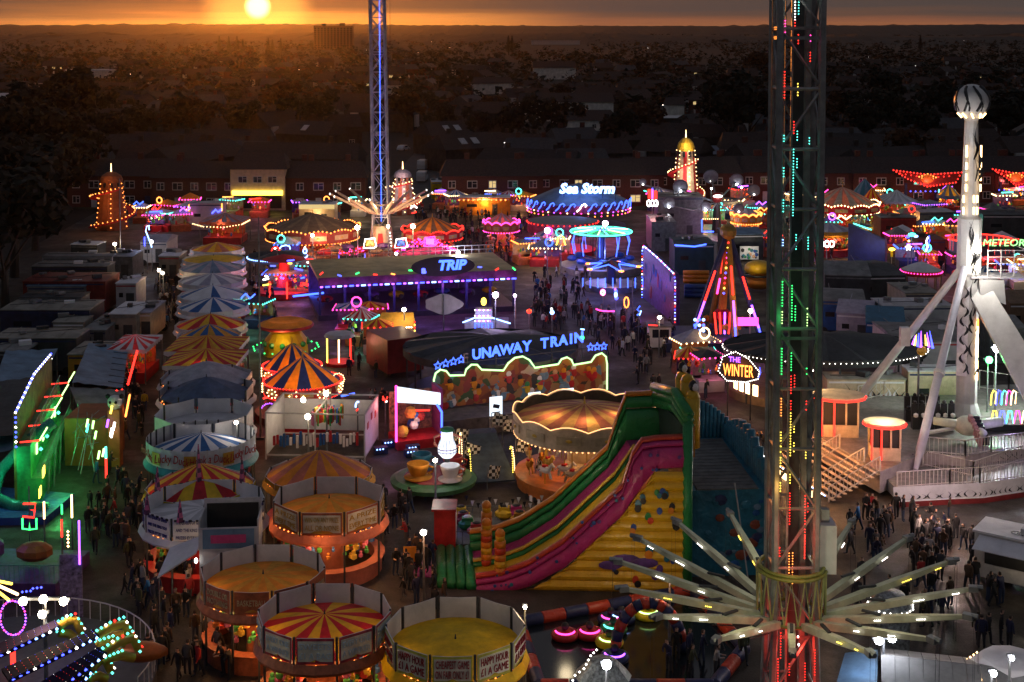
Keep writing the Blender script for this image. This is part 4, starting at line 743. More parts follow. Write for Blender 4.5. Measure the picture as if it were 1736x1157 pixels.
# green corner post, back hood and turrets
m = MB(); m.tube([sp(.05, .0, 0), sp(.05, 0, 9.7)], .3, VG, 10); m.build('corner_post', o, smooth=True)
m = MB()
for k, dz in enumerate((0, .45, .9)): m.tube([sp(0, -.1, 9.6 + dz * .7), sp(.2, 2.5, 9.9 + dz), sp(.9, 5.2, 9.5 + dz)], .3, VG, 8)
m.build('back_tube', o, smooth=True)
m = MB(); m.slab([sp(0, -.1, 7), sp(0, -.1, 9.5), sp(.6, 5.2, 9.6), sp(.5, 5.2, 7)], .15, mat('dark green mesh', (.01, .045, .03), .8)); m.build('hood_wall', o)
for w, h in ((1.2, 1.3), (2.5, 1.9), (3.9, 1.7)):
    m = MB(); m.tube([sp(-.5, w, 8.0), sp(-.5, w, 9.6 + h)], .42, VY, 9); m.ball(tuple(sp(-.5, w, 9.6 + h)), .42, VY, 9); t_ = m.build('turret', o, smooth=True)
    if w != 2.5: m = MB(); m.ball(tuple(sp(-.5, w, 10.25 + h)), .26, BLACK, 8, (1, 1, 1.3)); m.ball(tuple(sp(-.58, w - .16, 10.2 + h)), .19, WHITE, 8, (1, .8, 1.2)); m.build('finial', t_, smooth=True)
MB().slab([sp(-.5, .6, 7.6), sp(-.5, .6, 9.4), sp(-.5, 4.6, 9.9), sp(-.5, 4.6, 7.6)], .3, VO).build('back_panel', o)
# striped pillars at the foot and the landing mat
for s, w, h in ((11.0, 4.9, 2.7), (11.2, 2.5, 2.5), (10.6, .3, 2.7)):
    m = MB()
    for k in range(7): m.tube([sp(s, w, .4 + k * h / 7), sp(s, w, .4 + (k + 1) * h / 7 - .02)], .33 if k < 6 else .27, VO if k % 2 else VR if k % 4 == 0 else VY, 10)
    m.ball(tuple(sp(s, w, .4 + h)), .3, VO, 10); m.build('striped_pillar', o, smooth=True)
m = MB()
for k in range(4): m.tube([sp(12.3 + k * .55, -.2 + .05 * k, .22), sp(12.1 + k * .55, 5.3, .22)], .3, VG if k else VG, 8)
m.build('landing_mat', o, smooth=True)
m = MB(); m.slab([sp(14.4, 1.4, .05), sp(14.4, 4.6, .05), sp(15.9, 4.8, .05), sp(15.9, 1.6, .05)], -.1, PINK); m.build('exit_mat', o)
# ------------------------------------------------------------------ blue sea themed walk-through behind the slide
c = P(1230, 965); o = thing('blue_inflatable', 'dark blue sea themed inflatable with a grey boarded deck behind the slide', 'inflatable', c, radians(4))
m = MB(); m.prism([(-2.3, -1), (2.2, -1), (2.4, 9), (-2.3, 9)], 0, 5.1, TEAL); m.build('wall', o); m = MB()
for k in range(16): m.box((-.15, -.8 + k * .6, 5.17), (3.6, .54, .08), mat('grey deck boards', (.13, .135, .13), .8, .3))
m.build('deck', o)
m = MB()
for k in range(22):
    t_ = k / 21; m.tube([(2.4 - 3.0 * t_ * .1, -1.0 + 10 * t_, .1), (2.4 - .3 * t_, -1.0 + 10 * t_, 5.4 + 1.6 * sin(t_ * 3) + .4 * (k % 2))], .26, TEAL, 7)
m.build('right_side_tubes', o, smooth=True)
m = MB()
for k in range(18): m.tube([(-2.3 + k * .26, 9.2, 3), (-2.3 + k * .26, 9.2, 6.3 + 1.3 * sin(k * .18))], .15, TEAL, 6)
m.build('back_side_tubes', o, smooth=True)
m = MB(); rr = random.Random(2)
for k in range(26): m.ball((rr.uniform(-2, 2), -1.05, rr.uniform(.5, 4.6)), rr.uniform(.1, .35), rr.choice([BLUEC, NAVY, BLUL, mat('rust red vinyl', (.25, .06, .03), .5), TEAL]), 8, (1.2, .25, 1))
m.build('painted_motifs', o); MB().tube([(1.0, -1.4, 0), (.2, -1.3, 5.6)], .04, GREYW, 5).build('flag_pole', o)

light(bpy.data.objects['inflatable_slide'], tuple(sp(6.5, 2.6, 6.5)), 90, (1, .8, .5), .4); light(bpy.data.objects['inflatable_slide'], tuple(sp(4, -4.5, 4.5)), 170, (1, .75, .45), .4)  # two fills added to brighten the lanes and yellow side wall, no lamps here
# ------------------------------------------------------------------ carousels
def horse(mb, x, y, z, a, mt, s=1.0):
    M = Matrix.Translation((x, y, z)) @ Matrix.Rotation(a, 4, 'Z'); T = mb.T; mb.T = M
    mb.ball((0, 0, 0), .34 * s, mt, 8, (1.5, .62, .8)); mb.cone((.38 * s, 0, .08 * s), (.66 * s, 0, .5 * s), .17 * s, .1 * s, mt, 6); mb.cone((.6 * s, 0, .5 * s), (.92 * s, 0, .34 * s), .12 * s, .06 * s, mt, 6)
    for q, r in ((.34, .5), (.3, .35), (-.36, -.5), (-.3, -.42)): mb.cone((q * s, .1 * (1 if r > 0 else -1), -.12), (r * s * 1.1, .1, -.6 * s), .08, .04, mt, 5)
    mb.cone((-.45 * s, 0, .08), (-.75 * s, 0, -.25), .07, .02, mt, 5); mb.box((0, 0, .25 * s), (.3, .34, .12), REDC); mb.T = T
def carousel(u, v, hw, zt, label, roofm, nr, rise, zplat, lam, rimmat, power, inner, lcol=(1, .5, .18), horses=20, valh=1.1, bl=.1, sp_=.5, scallop=True, platm=ORG, name='carousel', depth=.0, tubeline=None, rplat=.93, cone2=0):
    c = P(u, v, zt); R = hw / S(c); c.z = 0; o = thing(name, label, 'carousel', c); n = nr
    m = MB(); m.lathe([(R * .97, zt - .05 - depth), (R * .6, zt + rise * .42 - depth), (R * .25, zt + rise * .8 - depth), (.02, zt + rise - depth)], roofm[0], nr, mats=roofm); m.cone((0, 0, zt + rise - depth), (0, 0, zt + rise + .5 - depth), .09, .03, GOLD, 6); m.build('canopy', o)
    m = MB(); k = 12
    rim = [];
    for i in range(k):
        a0 = 2 * pi * i / k
        for t in range(6): a = a0 + 2 * pi / k * t / 6; rim.append((R * cos(a), R * sin(a), zt + (.32 * abs(sin(pi * t / 6)) if scallop else 0)))
    N_ = len(rim); vs = rim + [(x * .99, y * .99, zt - valh) for x, y, z in rim] + [(x * .97, y * .97, z) for x, y, z in rim]
    m.add(vs, [(i, (i + 1) % N_, N_ + (i + 1) % N_, N_ + i) for i in range(N_)] + [(2 * N_ + i, 2 * N_ + (i + 1) % N_, (i + 1) % N_, i) for i in range(N_)], rimmat)
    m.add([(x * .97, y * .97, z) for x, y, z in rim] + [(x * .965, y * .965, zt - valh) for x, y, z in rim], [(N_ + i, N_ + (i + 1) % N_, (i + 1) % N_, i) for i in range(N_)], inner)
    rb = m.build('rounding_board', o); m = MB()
    for i in range(k): a = 2 * pi * (i + .5) / k; m.T = Matrix.Rotation(a + pi / 2, 4, 'Z'); m.box((0, -R * .995, zt - valh * .45), (R * .34, .05, valh * .45), mat('cream panel', (.45, .36, .22), .5)); m.ball((0, -R * 1.01, zt - valh * .45), .16, GOLD, 6, (1.6, .4, .8))
    m.build('painted_panel', rb)
    m = MB()
    if tubeline: m.tube([(x * 1.005, y * 1.005, z + .05) for x, y, z in rim], tubeline, lam, 5, True)
    else: m.bulbs([(x * 1.01, y * 1.01, z + .05) for x, y, z in rim], sp_, bl, lam, True)
    m.build('rim_lights', o); m = MB(); m.bulbs(ring(40, R * .985, zt - valh - .04), sp_ * .7, bl * .8, lam, True); m.build('lower_lights', o)
    m = MB(); m.lathe([(R * rplat, 0), (R * rplat, zplat * .6), (R * rplat * 1.03, zplat * .62), (R * rplat * 1.03, zplat), (.01, zplat + .01)], platm, 32); m.build('platform', o)
    m = MB(); m.lathe([(R * .3, zplat), (R * .3, zplat + .4), (R * .24, zplat + .8), (R * .26, zt - .5), (R * .45, zt - .3)], rimmat, 16); m.build('centre_drum', o)
    rr = random.Random(int(u)); m = MB(); pol = MB()
    for i in range(horses):
        a = 2 * pi * i / horses; r = R * (.80 if i % 2 else .60); z = zplat + .95 + rr.uniform(-.2, .3); pol.cone((r * cos(a), r * sin(a), zplat), (r * cos(a), r * sin(a), zt - .2), .035, .035, GOLD, 5)
        if horses: horse(m, r * cos(a), r * sin(a), z, a + pi / 2, rr.choice([WHITE, CREAM, GOLD, ORG]), 1.0)
    if horses: m.build('horses', o); pol.build('poles', o)
    for k in range(3): a = -pi / 2 + (k - 1) * 1.1; light(o, (R * .5 * cos(a), R * .5 * sin(a), zt - .5), power / 2, lcol, .25)
    return o, c, R
PKST = mat('dusty pink canvas', (.48, .20, .15), .7); TNST = mat('straw canvas', (.66, .47, .19), .7, .2); translucent(PKST, TNST, k=.35)
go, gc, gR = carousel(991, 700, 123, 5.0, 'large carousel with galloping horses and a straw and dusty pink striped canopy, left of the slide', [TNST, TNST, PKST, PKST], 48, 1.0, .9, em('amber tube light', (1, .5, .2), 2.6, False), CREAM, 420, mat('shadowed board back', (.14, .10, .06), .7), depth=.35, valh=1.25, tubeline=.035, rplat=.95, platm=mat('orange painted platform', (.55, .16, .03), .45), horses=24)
BRST = mat('light brown stripe', (.30, .19, .10), .7)
carousel(530, 386, 80, 4.2, 'wide carousel with dark brown ribbed canopy and two rings of orange bulbs', [BROWN, BROWN, BRST], 36, 2.0, .6, LOR, mat('dark red board', (.22, .03, .02), .5, .3), 900, BROWN, (1, .3, .08), 16, bl=.14, sp_=.6, platm=REDC, valh=1.4)
carousel(1428, 345, 62, 4.3, 'small carousel with cream and pink striped cone right of the near tower', [CREAM, PINKC], 24, 2.6, .7, LWW, REDC, 420, BROWN, (1, .5, .2), 12, bl=.15, sp_=.9)
carousel(850, 378, 31, 3.8, 'little carousel glowing pink with a pale canopy at the back of the crowd lane', [LILAC, PINKC], 20, 1.4, .5, LPK, PINKC, 600, PINKC, (1, .2, .35), 8, bl=.14, sp_=.8)
carousel(1265, 365, 26, 3.6, 'little orange lit carousel behind the dish ride', [LILAC, GREYW], 16, 1.2, .5, LOR, ORG, 500, ORG, (1, .4, .1), 8, bl=.16, sp_=.8)
carousel(733, 390, 52, 3.8, 'carousel with brown and orange stripes right of the far tower, ringed in red bulbs', [BROWN, ORG], 24, 1.8, .5, LRD, REDC, 400, BROWN, (1, .2, .1), 10, bl=.15, sp_=.8)
# two blue and yellow kiddie rides
for u, v, hw, lab in ((495, 620, 50, 'small blue and yellow striped carousel, the rear one of two'), (513, 645, 66, 'small blue and yellow striped carousel with rosettes of red and white bulbs, the front one of two')):
    o, c, R = carousel(u, v, hw, 3.6, lab, [mat('deep blue canvas', (.04, .07, .26), .6), YEL], 16, 1.9, .5, LRD, RED, 520, REDC, (1, .15, .06), 8, valh=.9, bl=.075, sp_=.35, scallop=False, platm=REDC)
    m = MB()
    for k in range(9):
        a = 2 * pi * k / 9 - pi / 2; ce = Vector((R * 1.03 * cos(a), R * 1.03 * sin(a), 3.15)); t_ = Vector((-sin(a), cos(a), 0))
        for q in range(8): g_ = 2 * pi * q / 8; m.bulb(tuple(ce + t_ * .55 * cos(g_) + Vector((0, 0, .33 * sin(g_)))), .07, LWW)
        m.bulb(tuple(ce), .07, LWW)
    m.build('rosettes', o)
# ------------------------------------------------------------------ runaway train: dark oval roof, painted facade, neon
A, B = P(735, 725), P(1028, 690); d = (B - A); Lf = d.length; rz = atan2(d.y, d.x)
o = thing('train_facade', 'long painted facade outlined in pale green neon with blue neon letters and stars on top', 'ride facade', A, rz)
pts = [(0, 1.5), (0, 3.9), (.15, 4.4), (.55, 4.65), (1.05, 4.5), (1.35, 4.1), (2.6, 4.0), (2.75, 4.45), (3.2, 4.8), (3.7, 4.75), (4.1, 4.3), (6.0, 4.05), (6.4, 4.6), (7.0, 5.0), (7.7, 5.05), (8.3, 4.7), (8.8, 4.0), (10.9, 4.1), (11.2, 4.5), (11.7, 4.6), (12.1, 4.35), (12.3, 3.9), (Lf - 1.5, 4.0), (Lf - 1.1, 4.5), (Lf - .5, 4.65), (Lf - .1, 4.3), (Lf, 3.7), (Lf, 1.5)]
m = MB(); n = len(pts)
artm = bpy.data.materials.new('painted scenery'); artm.use_nodes = True; t = artm.node_tree; bs = t.nodes['Principled BSDF']; tcn = N(t, 'ShaderNodeTexCoord'); vo = N(t, 'ShaderNodeTexVoronoi', i_Scale=1.5); no = N(t, 'ShaderNodeTexNoise', i_Scale=1.1, i_Detail=6); t.links.new(tcn.outputs['Object'], no.inputs['Vector'])
ad = N(t, 'ShaderNodeMix', data_type='RGBA', blend_type='ADD'); ad.inputs[0].default_value = .9; t.links.new(tcn.outputs['Object'], ad.inputs[6]); t.links.new(no.outputs['Color'], ad.inputs[7]); t.links.new(ad.outputs[2], vo.inputs['Vector'])
sx = N(t, 'ShaderNodeSeparateColor'); t.links.new(vo.outputs['Color'], sx.inputs[0]); rp = ramp(t, [(0, (.35, .09, .02)), (.22, (.5, .16, .03)), (.4, (.22, .04, .02)), (.52, (.42, .2, .08)), (.62, (.3, .03, .03)), (.72, (.04, .10, .03)), (.82, (.12, .25, .34)), (.9, (.03, .02, .02)), (.95, (.6, .5, .4))], 'CONSTANT'); t.links.new(sx.outputs[0], rp.inputs[0])
mx = N(t, 'ShaderNodeMix', data_type='RGBA', blend_type='MULTIPLY'); mx.inputs[0].default_value = .6; t.links.new(rp.outputs[0], mx.inputs[6]); t.links.new(no.outputs['Color'], mx.inputs[7]); t.links.new(mx.outputs[2], bs.inputs['Base Color']); MC['art'] = artm
m.add([(x, 0, z) for x, z in pts] + [(x, .25, z) for x, z in pts], [tuple(range(n - 1, -1, -1)), tuple(range(n, 2 * n))] + [(i, (i + 1) % n, n + (i + 1) % n, n + i) for i in range(n)], artm); fa = m.build('painted_board', o)
m = MB(); rr = random.Random(31)
SKN = mat('painted skin tone', (.5, .28, .16), .6)
for k in range(30):
    x = rr.uniform(.8, Lf - .8); z = rr.uniform(1.9, 3.7); c1, c2 = rr.choice([(WHITE, RED), (SKN, BLUL), (ORG, REDC), (SKN, RED), (BLACK, ORG), (BLUL, WHITE), (VG, YEL)])
    m.ball((x, -.03, z), .24, c1, 8, (1, .15, 1)); m.ball((x + .05, -.03, z - .45), .3, c2, 8, (.9, .15, 1.2)); m.ball((x + rr.uniform(-.3, .3), -.04, z - .25), .14, c2, 6, (2.2, .15, .6))
m.build('painted_figures', fa)
m = MB(); m.tube([(x, -.12, z) for x, z in pts], .075, LNG, 6); m.build('green_neon_outline', o)
word = 'UNAWAY TRAIN'; x = 3.35; i = 0
lw = {'W': 1.05, 'I': .6, ' ': .75}
def sgn_z(x): return 4.98 + .105 * (x - 3) + (.12 if False else 0)
for ch in word:
    w_ = lw.get(ch, .84)
    if ch != ' ': text('neon_letter', ch, 1.15, LNB if True else LCB, o, (x + w_ / 2 - .1, -.1, sgn_z(x) + .55 - .045 * (x - 3.3)), rz=0, tube=.045, shear=.0)
    x += w_
text('unlit_letter', 'F', 1.1, mat('unlit grey letter', (.3, .3, .33), .5), o, (2.7, -.1, 5.35), ext=.05)
def star(m, c, r, mt, tr=.045):
    pp = []
    for k in range(10): a = pi / 2 + 2 * pi * k / 10; q = r if k % 2 == 0 else r * .45; pp.append((c[0] + q * cos(a), c[1], c[2] + q * sin(a)))
    m.tube(pp, tr, mt, 5, True)
for k in range(4): m = MB(); star(m, (.35 + .66 * k, -.1, 5.0 + .1 * k), .34, LNB); m.build('neon_star', o)
for k in range(3): m = MB(); star(m, (Lf - 1.55 + .62 * k, -.1, 5.25 - .02 * k), .34, LNB); m.build('neon_star', o)
m = MB()
for x_ in (.5, 3, 5.5, 8, 10.5, Lf - .8): m.box((x_, .3, 4.6), (.07, .07, 1.8), DGREY)
m.box((Lf / 2, .3, 5.0), (Lf - .5, .06, .06), DGREY, 0, 0, -.018); m.build('letter_frame', o)
m = MB(); m.prism([(-.3, -3.2), (Lf + .2, -3.2), (Lf + .2, 3.5), (-.3, 3.5)], 0, 1.35, mat('ride platform', (.10, .085, .08), .7, .4)); m.build('platform', o)
m = MB(); m.box((Lf / 2 + 1.5, -3.28, .85), (Lf - 4, .1, .8), mat('pale platform fascia', (.3, .27, .25), .6, .35, 2)); m.build('fascia', o)
for x_ in (4.0, 7.3, 10.2):
    MB().box((x_, -3.45, 2.2), (1.05, .1, 1.5), LSCR).build('lit_picture_sign', o); m = MB(); m.box((x_, -3.52, 2.2), (.55, .03, .3), NAVY, 0, 0, .25); m.box((x_, -3.52, 1.72), (.7, .03, .08), NAVY); m.build('picture_mark', o)
for k in range(7): light(o, (.9 + (Lf - 1.8) * k / 6, -1.6, 4.6), 26, (1, .42, .16), .3)
light(o, (6.5, -1.0, 6.5), 60, (.1, .15, 1), .3)
# dark oval roof of the train track
def disc_roof(u, v, hw, zt, label, mt, rise, edge=None, lam=None, power=0, lcol=(1, 1, 1), drop=.5, asp=1.0, name='round_ride', sp_=.6, bl=.09, n=40, cat='ride', posts=12, deck=NAVY, folds=True, zp=.6):
    c = P(u, v, zt); R = hw / S(c); c.z = 0; o = thing(name, label, cat, c); rr = random.Random(int(u + v)); m = MB(); K = 6
    vs = []
    for i in range(n):
        for j in range(K):
            a = 2 * pi * i / n; r = R * (1 - j / (K - 1)); z = zt + rise * (1 - (1 - j / (K - 1)) ** 1.3) + (.12 * ((i % 4) - 1.5) * (1 - j / (K - 1)) if folds else 0); vs.append((r * cos(a), r * sin(a) * asp, z))
    m.add(vs, [(i * K + j, ((i + 1) % n) * K + j, ((i + 1) % n) * K + j + 1, i * K + j + 1) for i in range(n) for j in range(K - 1)], mt); m.build('canopy', o)
    m = MB(); N_ = n; pr = [(R * 1.005 * cos(2 * pi * i / n), R * 1.005 * asp * sin(2 * pi * i / n)) for i in range(n)]
    m.add([(x, y, zt + .1) for x, y in pr] + [(x, y, zt - drop) for x, y in pr], [(i, (i + 1) % n, n + (i + 1) % n, n + i) for i in range(n)], edge or mt); m.build('rim', o)
    m = MB()
    for k in range(posts): a = 2 * pi * k / posts; m.box((R * .96 * cos(a), R * .96 * asp * sin(a), zt / 2), (.14, .14, zt), DGREY)
    m.build('posts', o)
    m = MB(); m.add([(x * .95, y * .95, 0) for x, y in pr] + [(x * .95, y * .95, zp) for x, y in pr], [(i, (i + 1) % n, n + (i + 1) % n, n + i) for i in range(n)] + [tuple(range(n, 2 * n))], deck); m.build('platform', o)
    if lam: m = MB(); m.bulbs([(x * 1.01, y * 1.01, zt - .1) for x, y in pr], sp_, bl, lam, True); m.build('rim_lights', o)
    if power:
        for k in range(3): a = -pi / 2 + (k - 1) * .9; light(o, (R * .7 * cos(a), R * .7 * asp * sin(a), zt - .7), power / 3, lcol, .3)
    return o, c, R
disc_roof(832, 588, 150, 4.3, 'wide dark oval tarpaulin roof behind the painted train facade', DGREY, 1.0, DGREY, asp=.9, folds=True)
MB_ = P(688, 640); o = thing('red_trailer', 'dark red trailer at the left end of the dark oval roof', 'trailer', MB_, .5); m = MB(); m.prism([(-1.8, 0), (1.8, 0), (1.8, 5), (-1.8, 5)], .5, 3.6, mat('dark red paint', (.2, .015, .02), .4)); m.build('body', o)
for x in (-1.5, 1.5):
    for y in (.8, 4.2): MB().cone((x - .15, y, .5), (x + .15, y, .5), .5, .5, BLACK, 12).build('wheel', o)
o, c, R = disc_roof(1398, 587, 172, 4.3, 'very wide black tarpaulin roof behind the near tower, edged with tiny white bulbs', mat('black tarpaulin', (.022, .024, .028), .55, .4, .5), 1.1, BLACK, LW, 60, (1, .5, .3), n=60, sp_=.45, bl=.045, deck=BROWN, zp=.7, asp=.66)
for k in range(4): a = pi + .35 + k * .1; MB(Matrix.Rotation(a + pi / 2, 4, 'Z')).box((0, -R * 1.0, 1.8), (.5, .1, .9), LWW).build('lit_flame_panel', o)
# waltzer sign shield at its left end
c = P(1250, 712, 0); o = thing('neon_sign', 'black shield shaped sign with red and yellow neon letters at the left of the wide black roof', 'sign', c, radians(-20)); o.scale = (.85, .85, 1.22); m = MB(); sh = [(-1.8, 3.2), (-1.4, 4.2), (-.2, 4.6), (1.0, 4.2), (2.0, 3.4), (1.9, 2.9), (.8, 2.6), (-1.0, 2.6)]
m.add([(x, 0, z) for x, z in sh] + [(x, .15, z) for x, z in sh], [tuple(range(7, -1, -1)), tuple(range(8, 16))] + [(i, (i + 1) % 8, 8 + (i + 1) % 8, 8 + i) for i in range(8)], BLACK); m.build('shield', o)
text('neon_lettering', 'WINTER', 1.15, LOR, o, (.05, -.08, 3.3), width=2.9, ext=.04); text('neon_lettering', 'THE', .5, LPU, o, (-.3, -.08, 4.05), width=1.1, ext=.03); m = MB(); m.bulbs([(x * 1.03, -.08, z) for x, z in sh], .2, .05, LW, True); m.build('sign_bulbs', o)
for x in (-1, 1.2): MB().box((x, .2, 1.7), (.12, .12, 3.4), DGREY).build('post', o)
m = MB(); m.tube([(2.0, -.1, 3.0), (2.2, -.1, 3.35), (2.1, -.1, 3.7)], .04, LBL, 5); m.tube([(2.9, -.1, 2.8), (3.1, -.1, 3.1), (3.0, -.1, 3.4)], .04, LYE, 5); m.build('neon_moon', o); light(o, (0, -1.4, 3.4), 120, (1, .25, .1))
# ------------------------------------------------------------------ grey oval ride and neon roofed ride behind it
disc_roof(954, 374, 60, 4.6, 'grey oval roofed ride with a dull magenta lit fascia in front of the blue lettered one', mat('grey roof sheet', (.24, .235, .23), .6, .2), .25, mat('magenta fascia', (.28, .03, .10), .5, .4, 2), LRD, 1500, (1, .2, .35), drop=1.5, sp_=.8, bl=.12, folds=False, deck=REDC)
c = P(981, 340, 4.6); R = 86 / S(c); c.z = 0; o = thing('neon_wave_ride', 'wide pavilion ride with grey blue tent roof, blue neon waves and white blue lettering', 'ride', c)
m = MB(); m.lathe([(R, 4.6), (R * .5, 6.4), (0, 7.4)], BLUL, 10, a0=pi / 10, a1=2 * pi + pi / 10); m.build('roof', o); m = MB(); m.lathe([(R * 1.0, 4.7), (R * 1.01, 3.5)], mat('wine red board', (.2, .02, .05), .5, .4, 2), 20); m.build('fascia', o)
m = MB(); m.lathe([(R * .94, 0), (R * .94, .8), (0, .81)], NAVY, 24); m.build('platform', o)
for k in range(15):
    a = pi + .15 + (pi - .3) * k / 14; ce = Vector((R * 1.03 * cos(a), R * 1.03 * sin(a), 4.35)); tv = Vector((-sin(a), cos(a), 0)); m = MB(); pp = [ce + tv * x_ + Vector((0, 0, z_)) for x_, z_ in ((-.7, -.45), (-.2, .0), (.1, .55), (.55, .75), (.8, .5), (.6, .25))]; m.tube(pp, .09, LNB if k not in (7,) else LW, 5); m.build('neon_wave', o)
m = MB(); m.bulbs(arc(24, R * 1.03, pi, 2 * pi, 3.6), .9, .13, [LPK, LWW, LPU]); m.bulbs(arc(24, R * 1.02, pi, 2 * pi, 3.1), 1.4, .13, [LOR, LPK]); m.build('bulb_string', o)
text('neon_lettering', 'Sea Storm', 2.1, LCB, o, (1.0, -R * .62, 7.0), width=8.6, tube=.11, shear=.25); text('lettering_face', 'Sea Storm', 2.1, LNB, o, (1.0, -R * .60, 7.0), width=8.6, ext=.02, shear=.25)
m = MB()
for x in (-3, 0, 3, 5): m.box((x + .5, -R * .58, 6.1), (.1, .1, 1.8), DGREY)
m.build('sign_frame', o)
for k in (-1, 0, 1): light(o, (k * R * .6, -R * .75, 3.2), 900, (1, .15, .35), .3)
light(o, (0, -R * 1.15, 5.6), 500, (.15, .2, 1), .3)
# ------------------------------------------------------------------ green spoked umbrella ride
c = P(1019, 393, 5.2); R = 52 / S(c); c.z = 0; o = thing('spoked_ride', 'ride with a flat wheel roof of glowing green and teal spokes over blue lights', 'ride', c)
m = MB(); m.lathe([(R, 5.2), (R, 5.0), (.3, 5.3)], mat('dark green sheet', (.01, .08, .05), .5), 24); m.lathe([(R, 5.2), (.1, 5.45)], mat('dark green sheet', (.01, .08, .05), .5), 24); m.build('wheel_roof', o); m = MB(); m.tube(ring(30, R * 1.01, 5.25), .10, LTE, 5, True); m.build('neon_rim', o)
for k in range(18): a = 2 * pi * k / 18; m = MB(); m.tube([(.9 * cos(a), .9 * sin(a), 5.55), (R * .96 * cos(a), R * .96 * sin(a), 5.33)], .085, [LGR, LLG, LTE][k % 3], 5); m.build('neon_spoke', o)
m = MB(); m.tube(ring(16, R * .28, 5.6), .07, LBL, 5, True); m.build('neon_hub', o)
for k in range(10): a = 2 * pi * k / 10 + .2; m = MB(); m.tube([(R * .9 * cos(a), R * .9 * sin(a), 5.0), (R * .98 * cos(a), R * .98 * sin(a), 3.9), (R * .9 * cos(a), R * .9 * sin(a), 2.4)], .07, LNB, 5); m.build('neon_drop', o)
m = MB(); m.cone((0, 0, 0), (0, 0, 5.2), .8, .5, NAVY, 10); m.build('centre_column', o); m = MB(); m.lathe([(R * 1.35, 0), (R * 1.35, .9), (0, .92)], mat('grey platform', (.2, .2, .22), .5), 24); m.build('platform', o)
m = MB()
for k in range(8): a = 2 * pi * k / 8; m.tube([(.8 * cos(a), .8 * sin(a), 1.4), (R * .9 * cos(a), R * .9 * sin(a), 1.8)], .12, NAVY, 5); m.ball((R * .95 * cos(a), R * .95 * sin(a), 1.7), .6, VB, 8, (1.2, .8, .7))
m.build('cars', o); light(o, (0, -R, 3), 900, (.15, .2, 1)); light(o, (-R, -R, 3.5), 500, (.25, .2, 1)); light(o, (0, 0, 7), 300, (.1, 1, .5))
# star shaped ride base
c = P(1036, 446, 3.2); c.z = 0; o = thing('star_ride', 'low star shaped ride roof edged in blue neon with orange tips', 'ride', c); m = MB(); Rr_ = 50 / S(P(1036, 446, 3.2)); pp = [(Rr_ * (1 if k % 2 == 0 else .32) * cos(pi / 2 * .0 + 2 * pi * k / 10 - pi / 2 + .3), Rr_ * (1 if k % 2 == 0 else .32) * sin(2 * pi * k / 10 - pi / 2 + .3)) for k in range(10)]
for i in range(10): a, b = pp[i], pp[(i + 1) % 10]; m.add([(a[0], a[1], 2.6 + .5 * (i % 2)), (b[0], b[1], 2.6 + .5 * ((i + 1) % 2)), (0, 0, 3.6)], [(0, 1, 2)], [NAVY, mat('dark red roof', (.25, .02, .02), .5)][i % 2])
m.build('star_roof', o); m = MB(); m.tube([(x, y, 2.68 + .5 * (i % 2)) for i, (x, y) in enumerate(pp)], .08, LNB, 5, True); m.build('neon_outline', o)
m = MB()
for i in range(0, 10, 2): m.ball((pp[i][0] * .93, pp[i][1] * .93, 2.75), .28, LOR, 6, (1.4, 1.4, .5))
m.build('orange_tips', o); m = MB(); m.cone((0, 0, 0), (0, 0, 2.9), .7, .5, NAVY, 8); m.lathe([(Rr_ * .9, 0), (Rr_ * .9, .7), (0, .71)], mat('grey platform', (.2, .2, .22), .5), 20); m.build('platform', o)
m = MB()
for k in range(9): m.tube([(-3.6 + k * .9, -Rr_ * .85, .7), (-3.6 + k * .9, -Rr_ * .85, 1.9)], .06, LNB, 5)
m.build('blue_posts', o); light(o, (0, -4, 2.4), 350, (.15, .15, 1)); light(o, (0, -3, 1.2), 90, (1, .4, .1))
# purple lit picture facade
A = P(1090, 505); B = P(1146, 552); d = B - A; Lf = d.length; o = thing('purple_facade', 'tall slanting purple lit painted facade with a sloping top rimmed in blue bulbs', 'ride facade', A, atan2(d.y, d.x)); m = MB()
pts = [(0, 0), (0, 5.6), (.6, 6.3), (Lf * .5, 6.0), (Lf - .5, 5.5), (Lf, 4.8), (Lf, 0)]; n = 7
m.add([(x, 0, z) for x, z in pts] + [(x, .4, z) for x, z in pts], [tuple(range(n - 1, -1, -1)), tuple(range(n, 2 * n))] + [(i, (i + 1) % n, n + (i + 1) % n, n + i) for i in range(n)], PURP); m.build('painted_board', o)
m = MB(); rr = random.Random(3)
for k in range(22): m.ball((rr.uniform(.4, Lf - .4), -.03, rr.uniform(.6, 4.8)), rr.uniform(.2, .7), rr.choice([NAVY, BLUEC, PURP, mat('crimson paint', (.3, .01, .05), .5), BLUEC]), 8, (.6, .1, 1))
m.build('painted_motifs', o); m = MB(); m.bulbs([(x, -.12, z) for x, z in pts], .35, .09, [LBL, LCB, LBL, LW, LRD]); m.build('edge_bulbs', o); light(o, (Lf / 2, -2.5, 3), 260, (.45, .15, 1)); light(o, (Lf * .75, -1.4, 1.3), 60, (1, .1, .1))
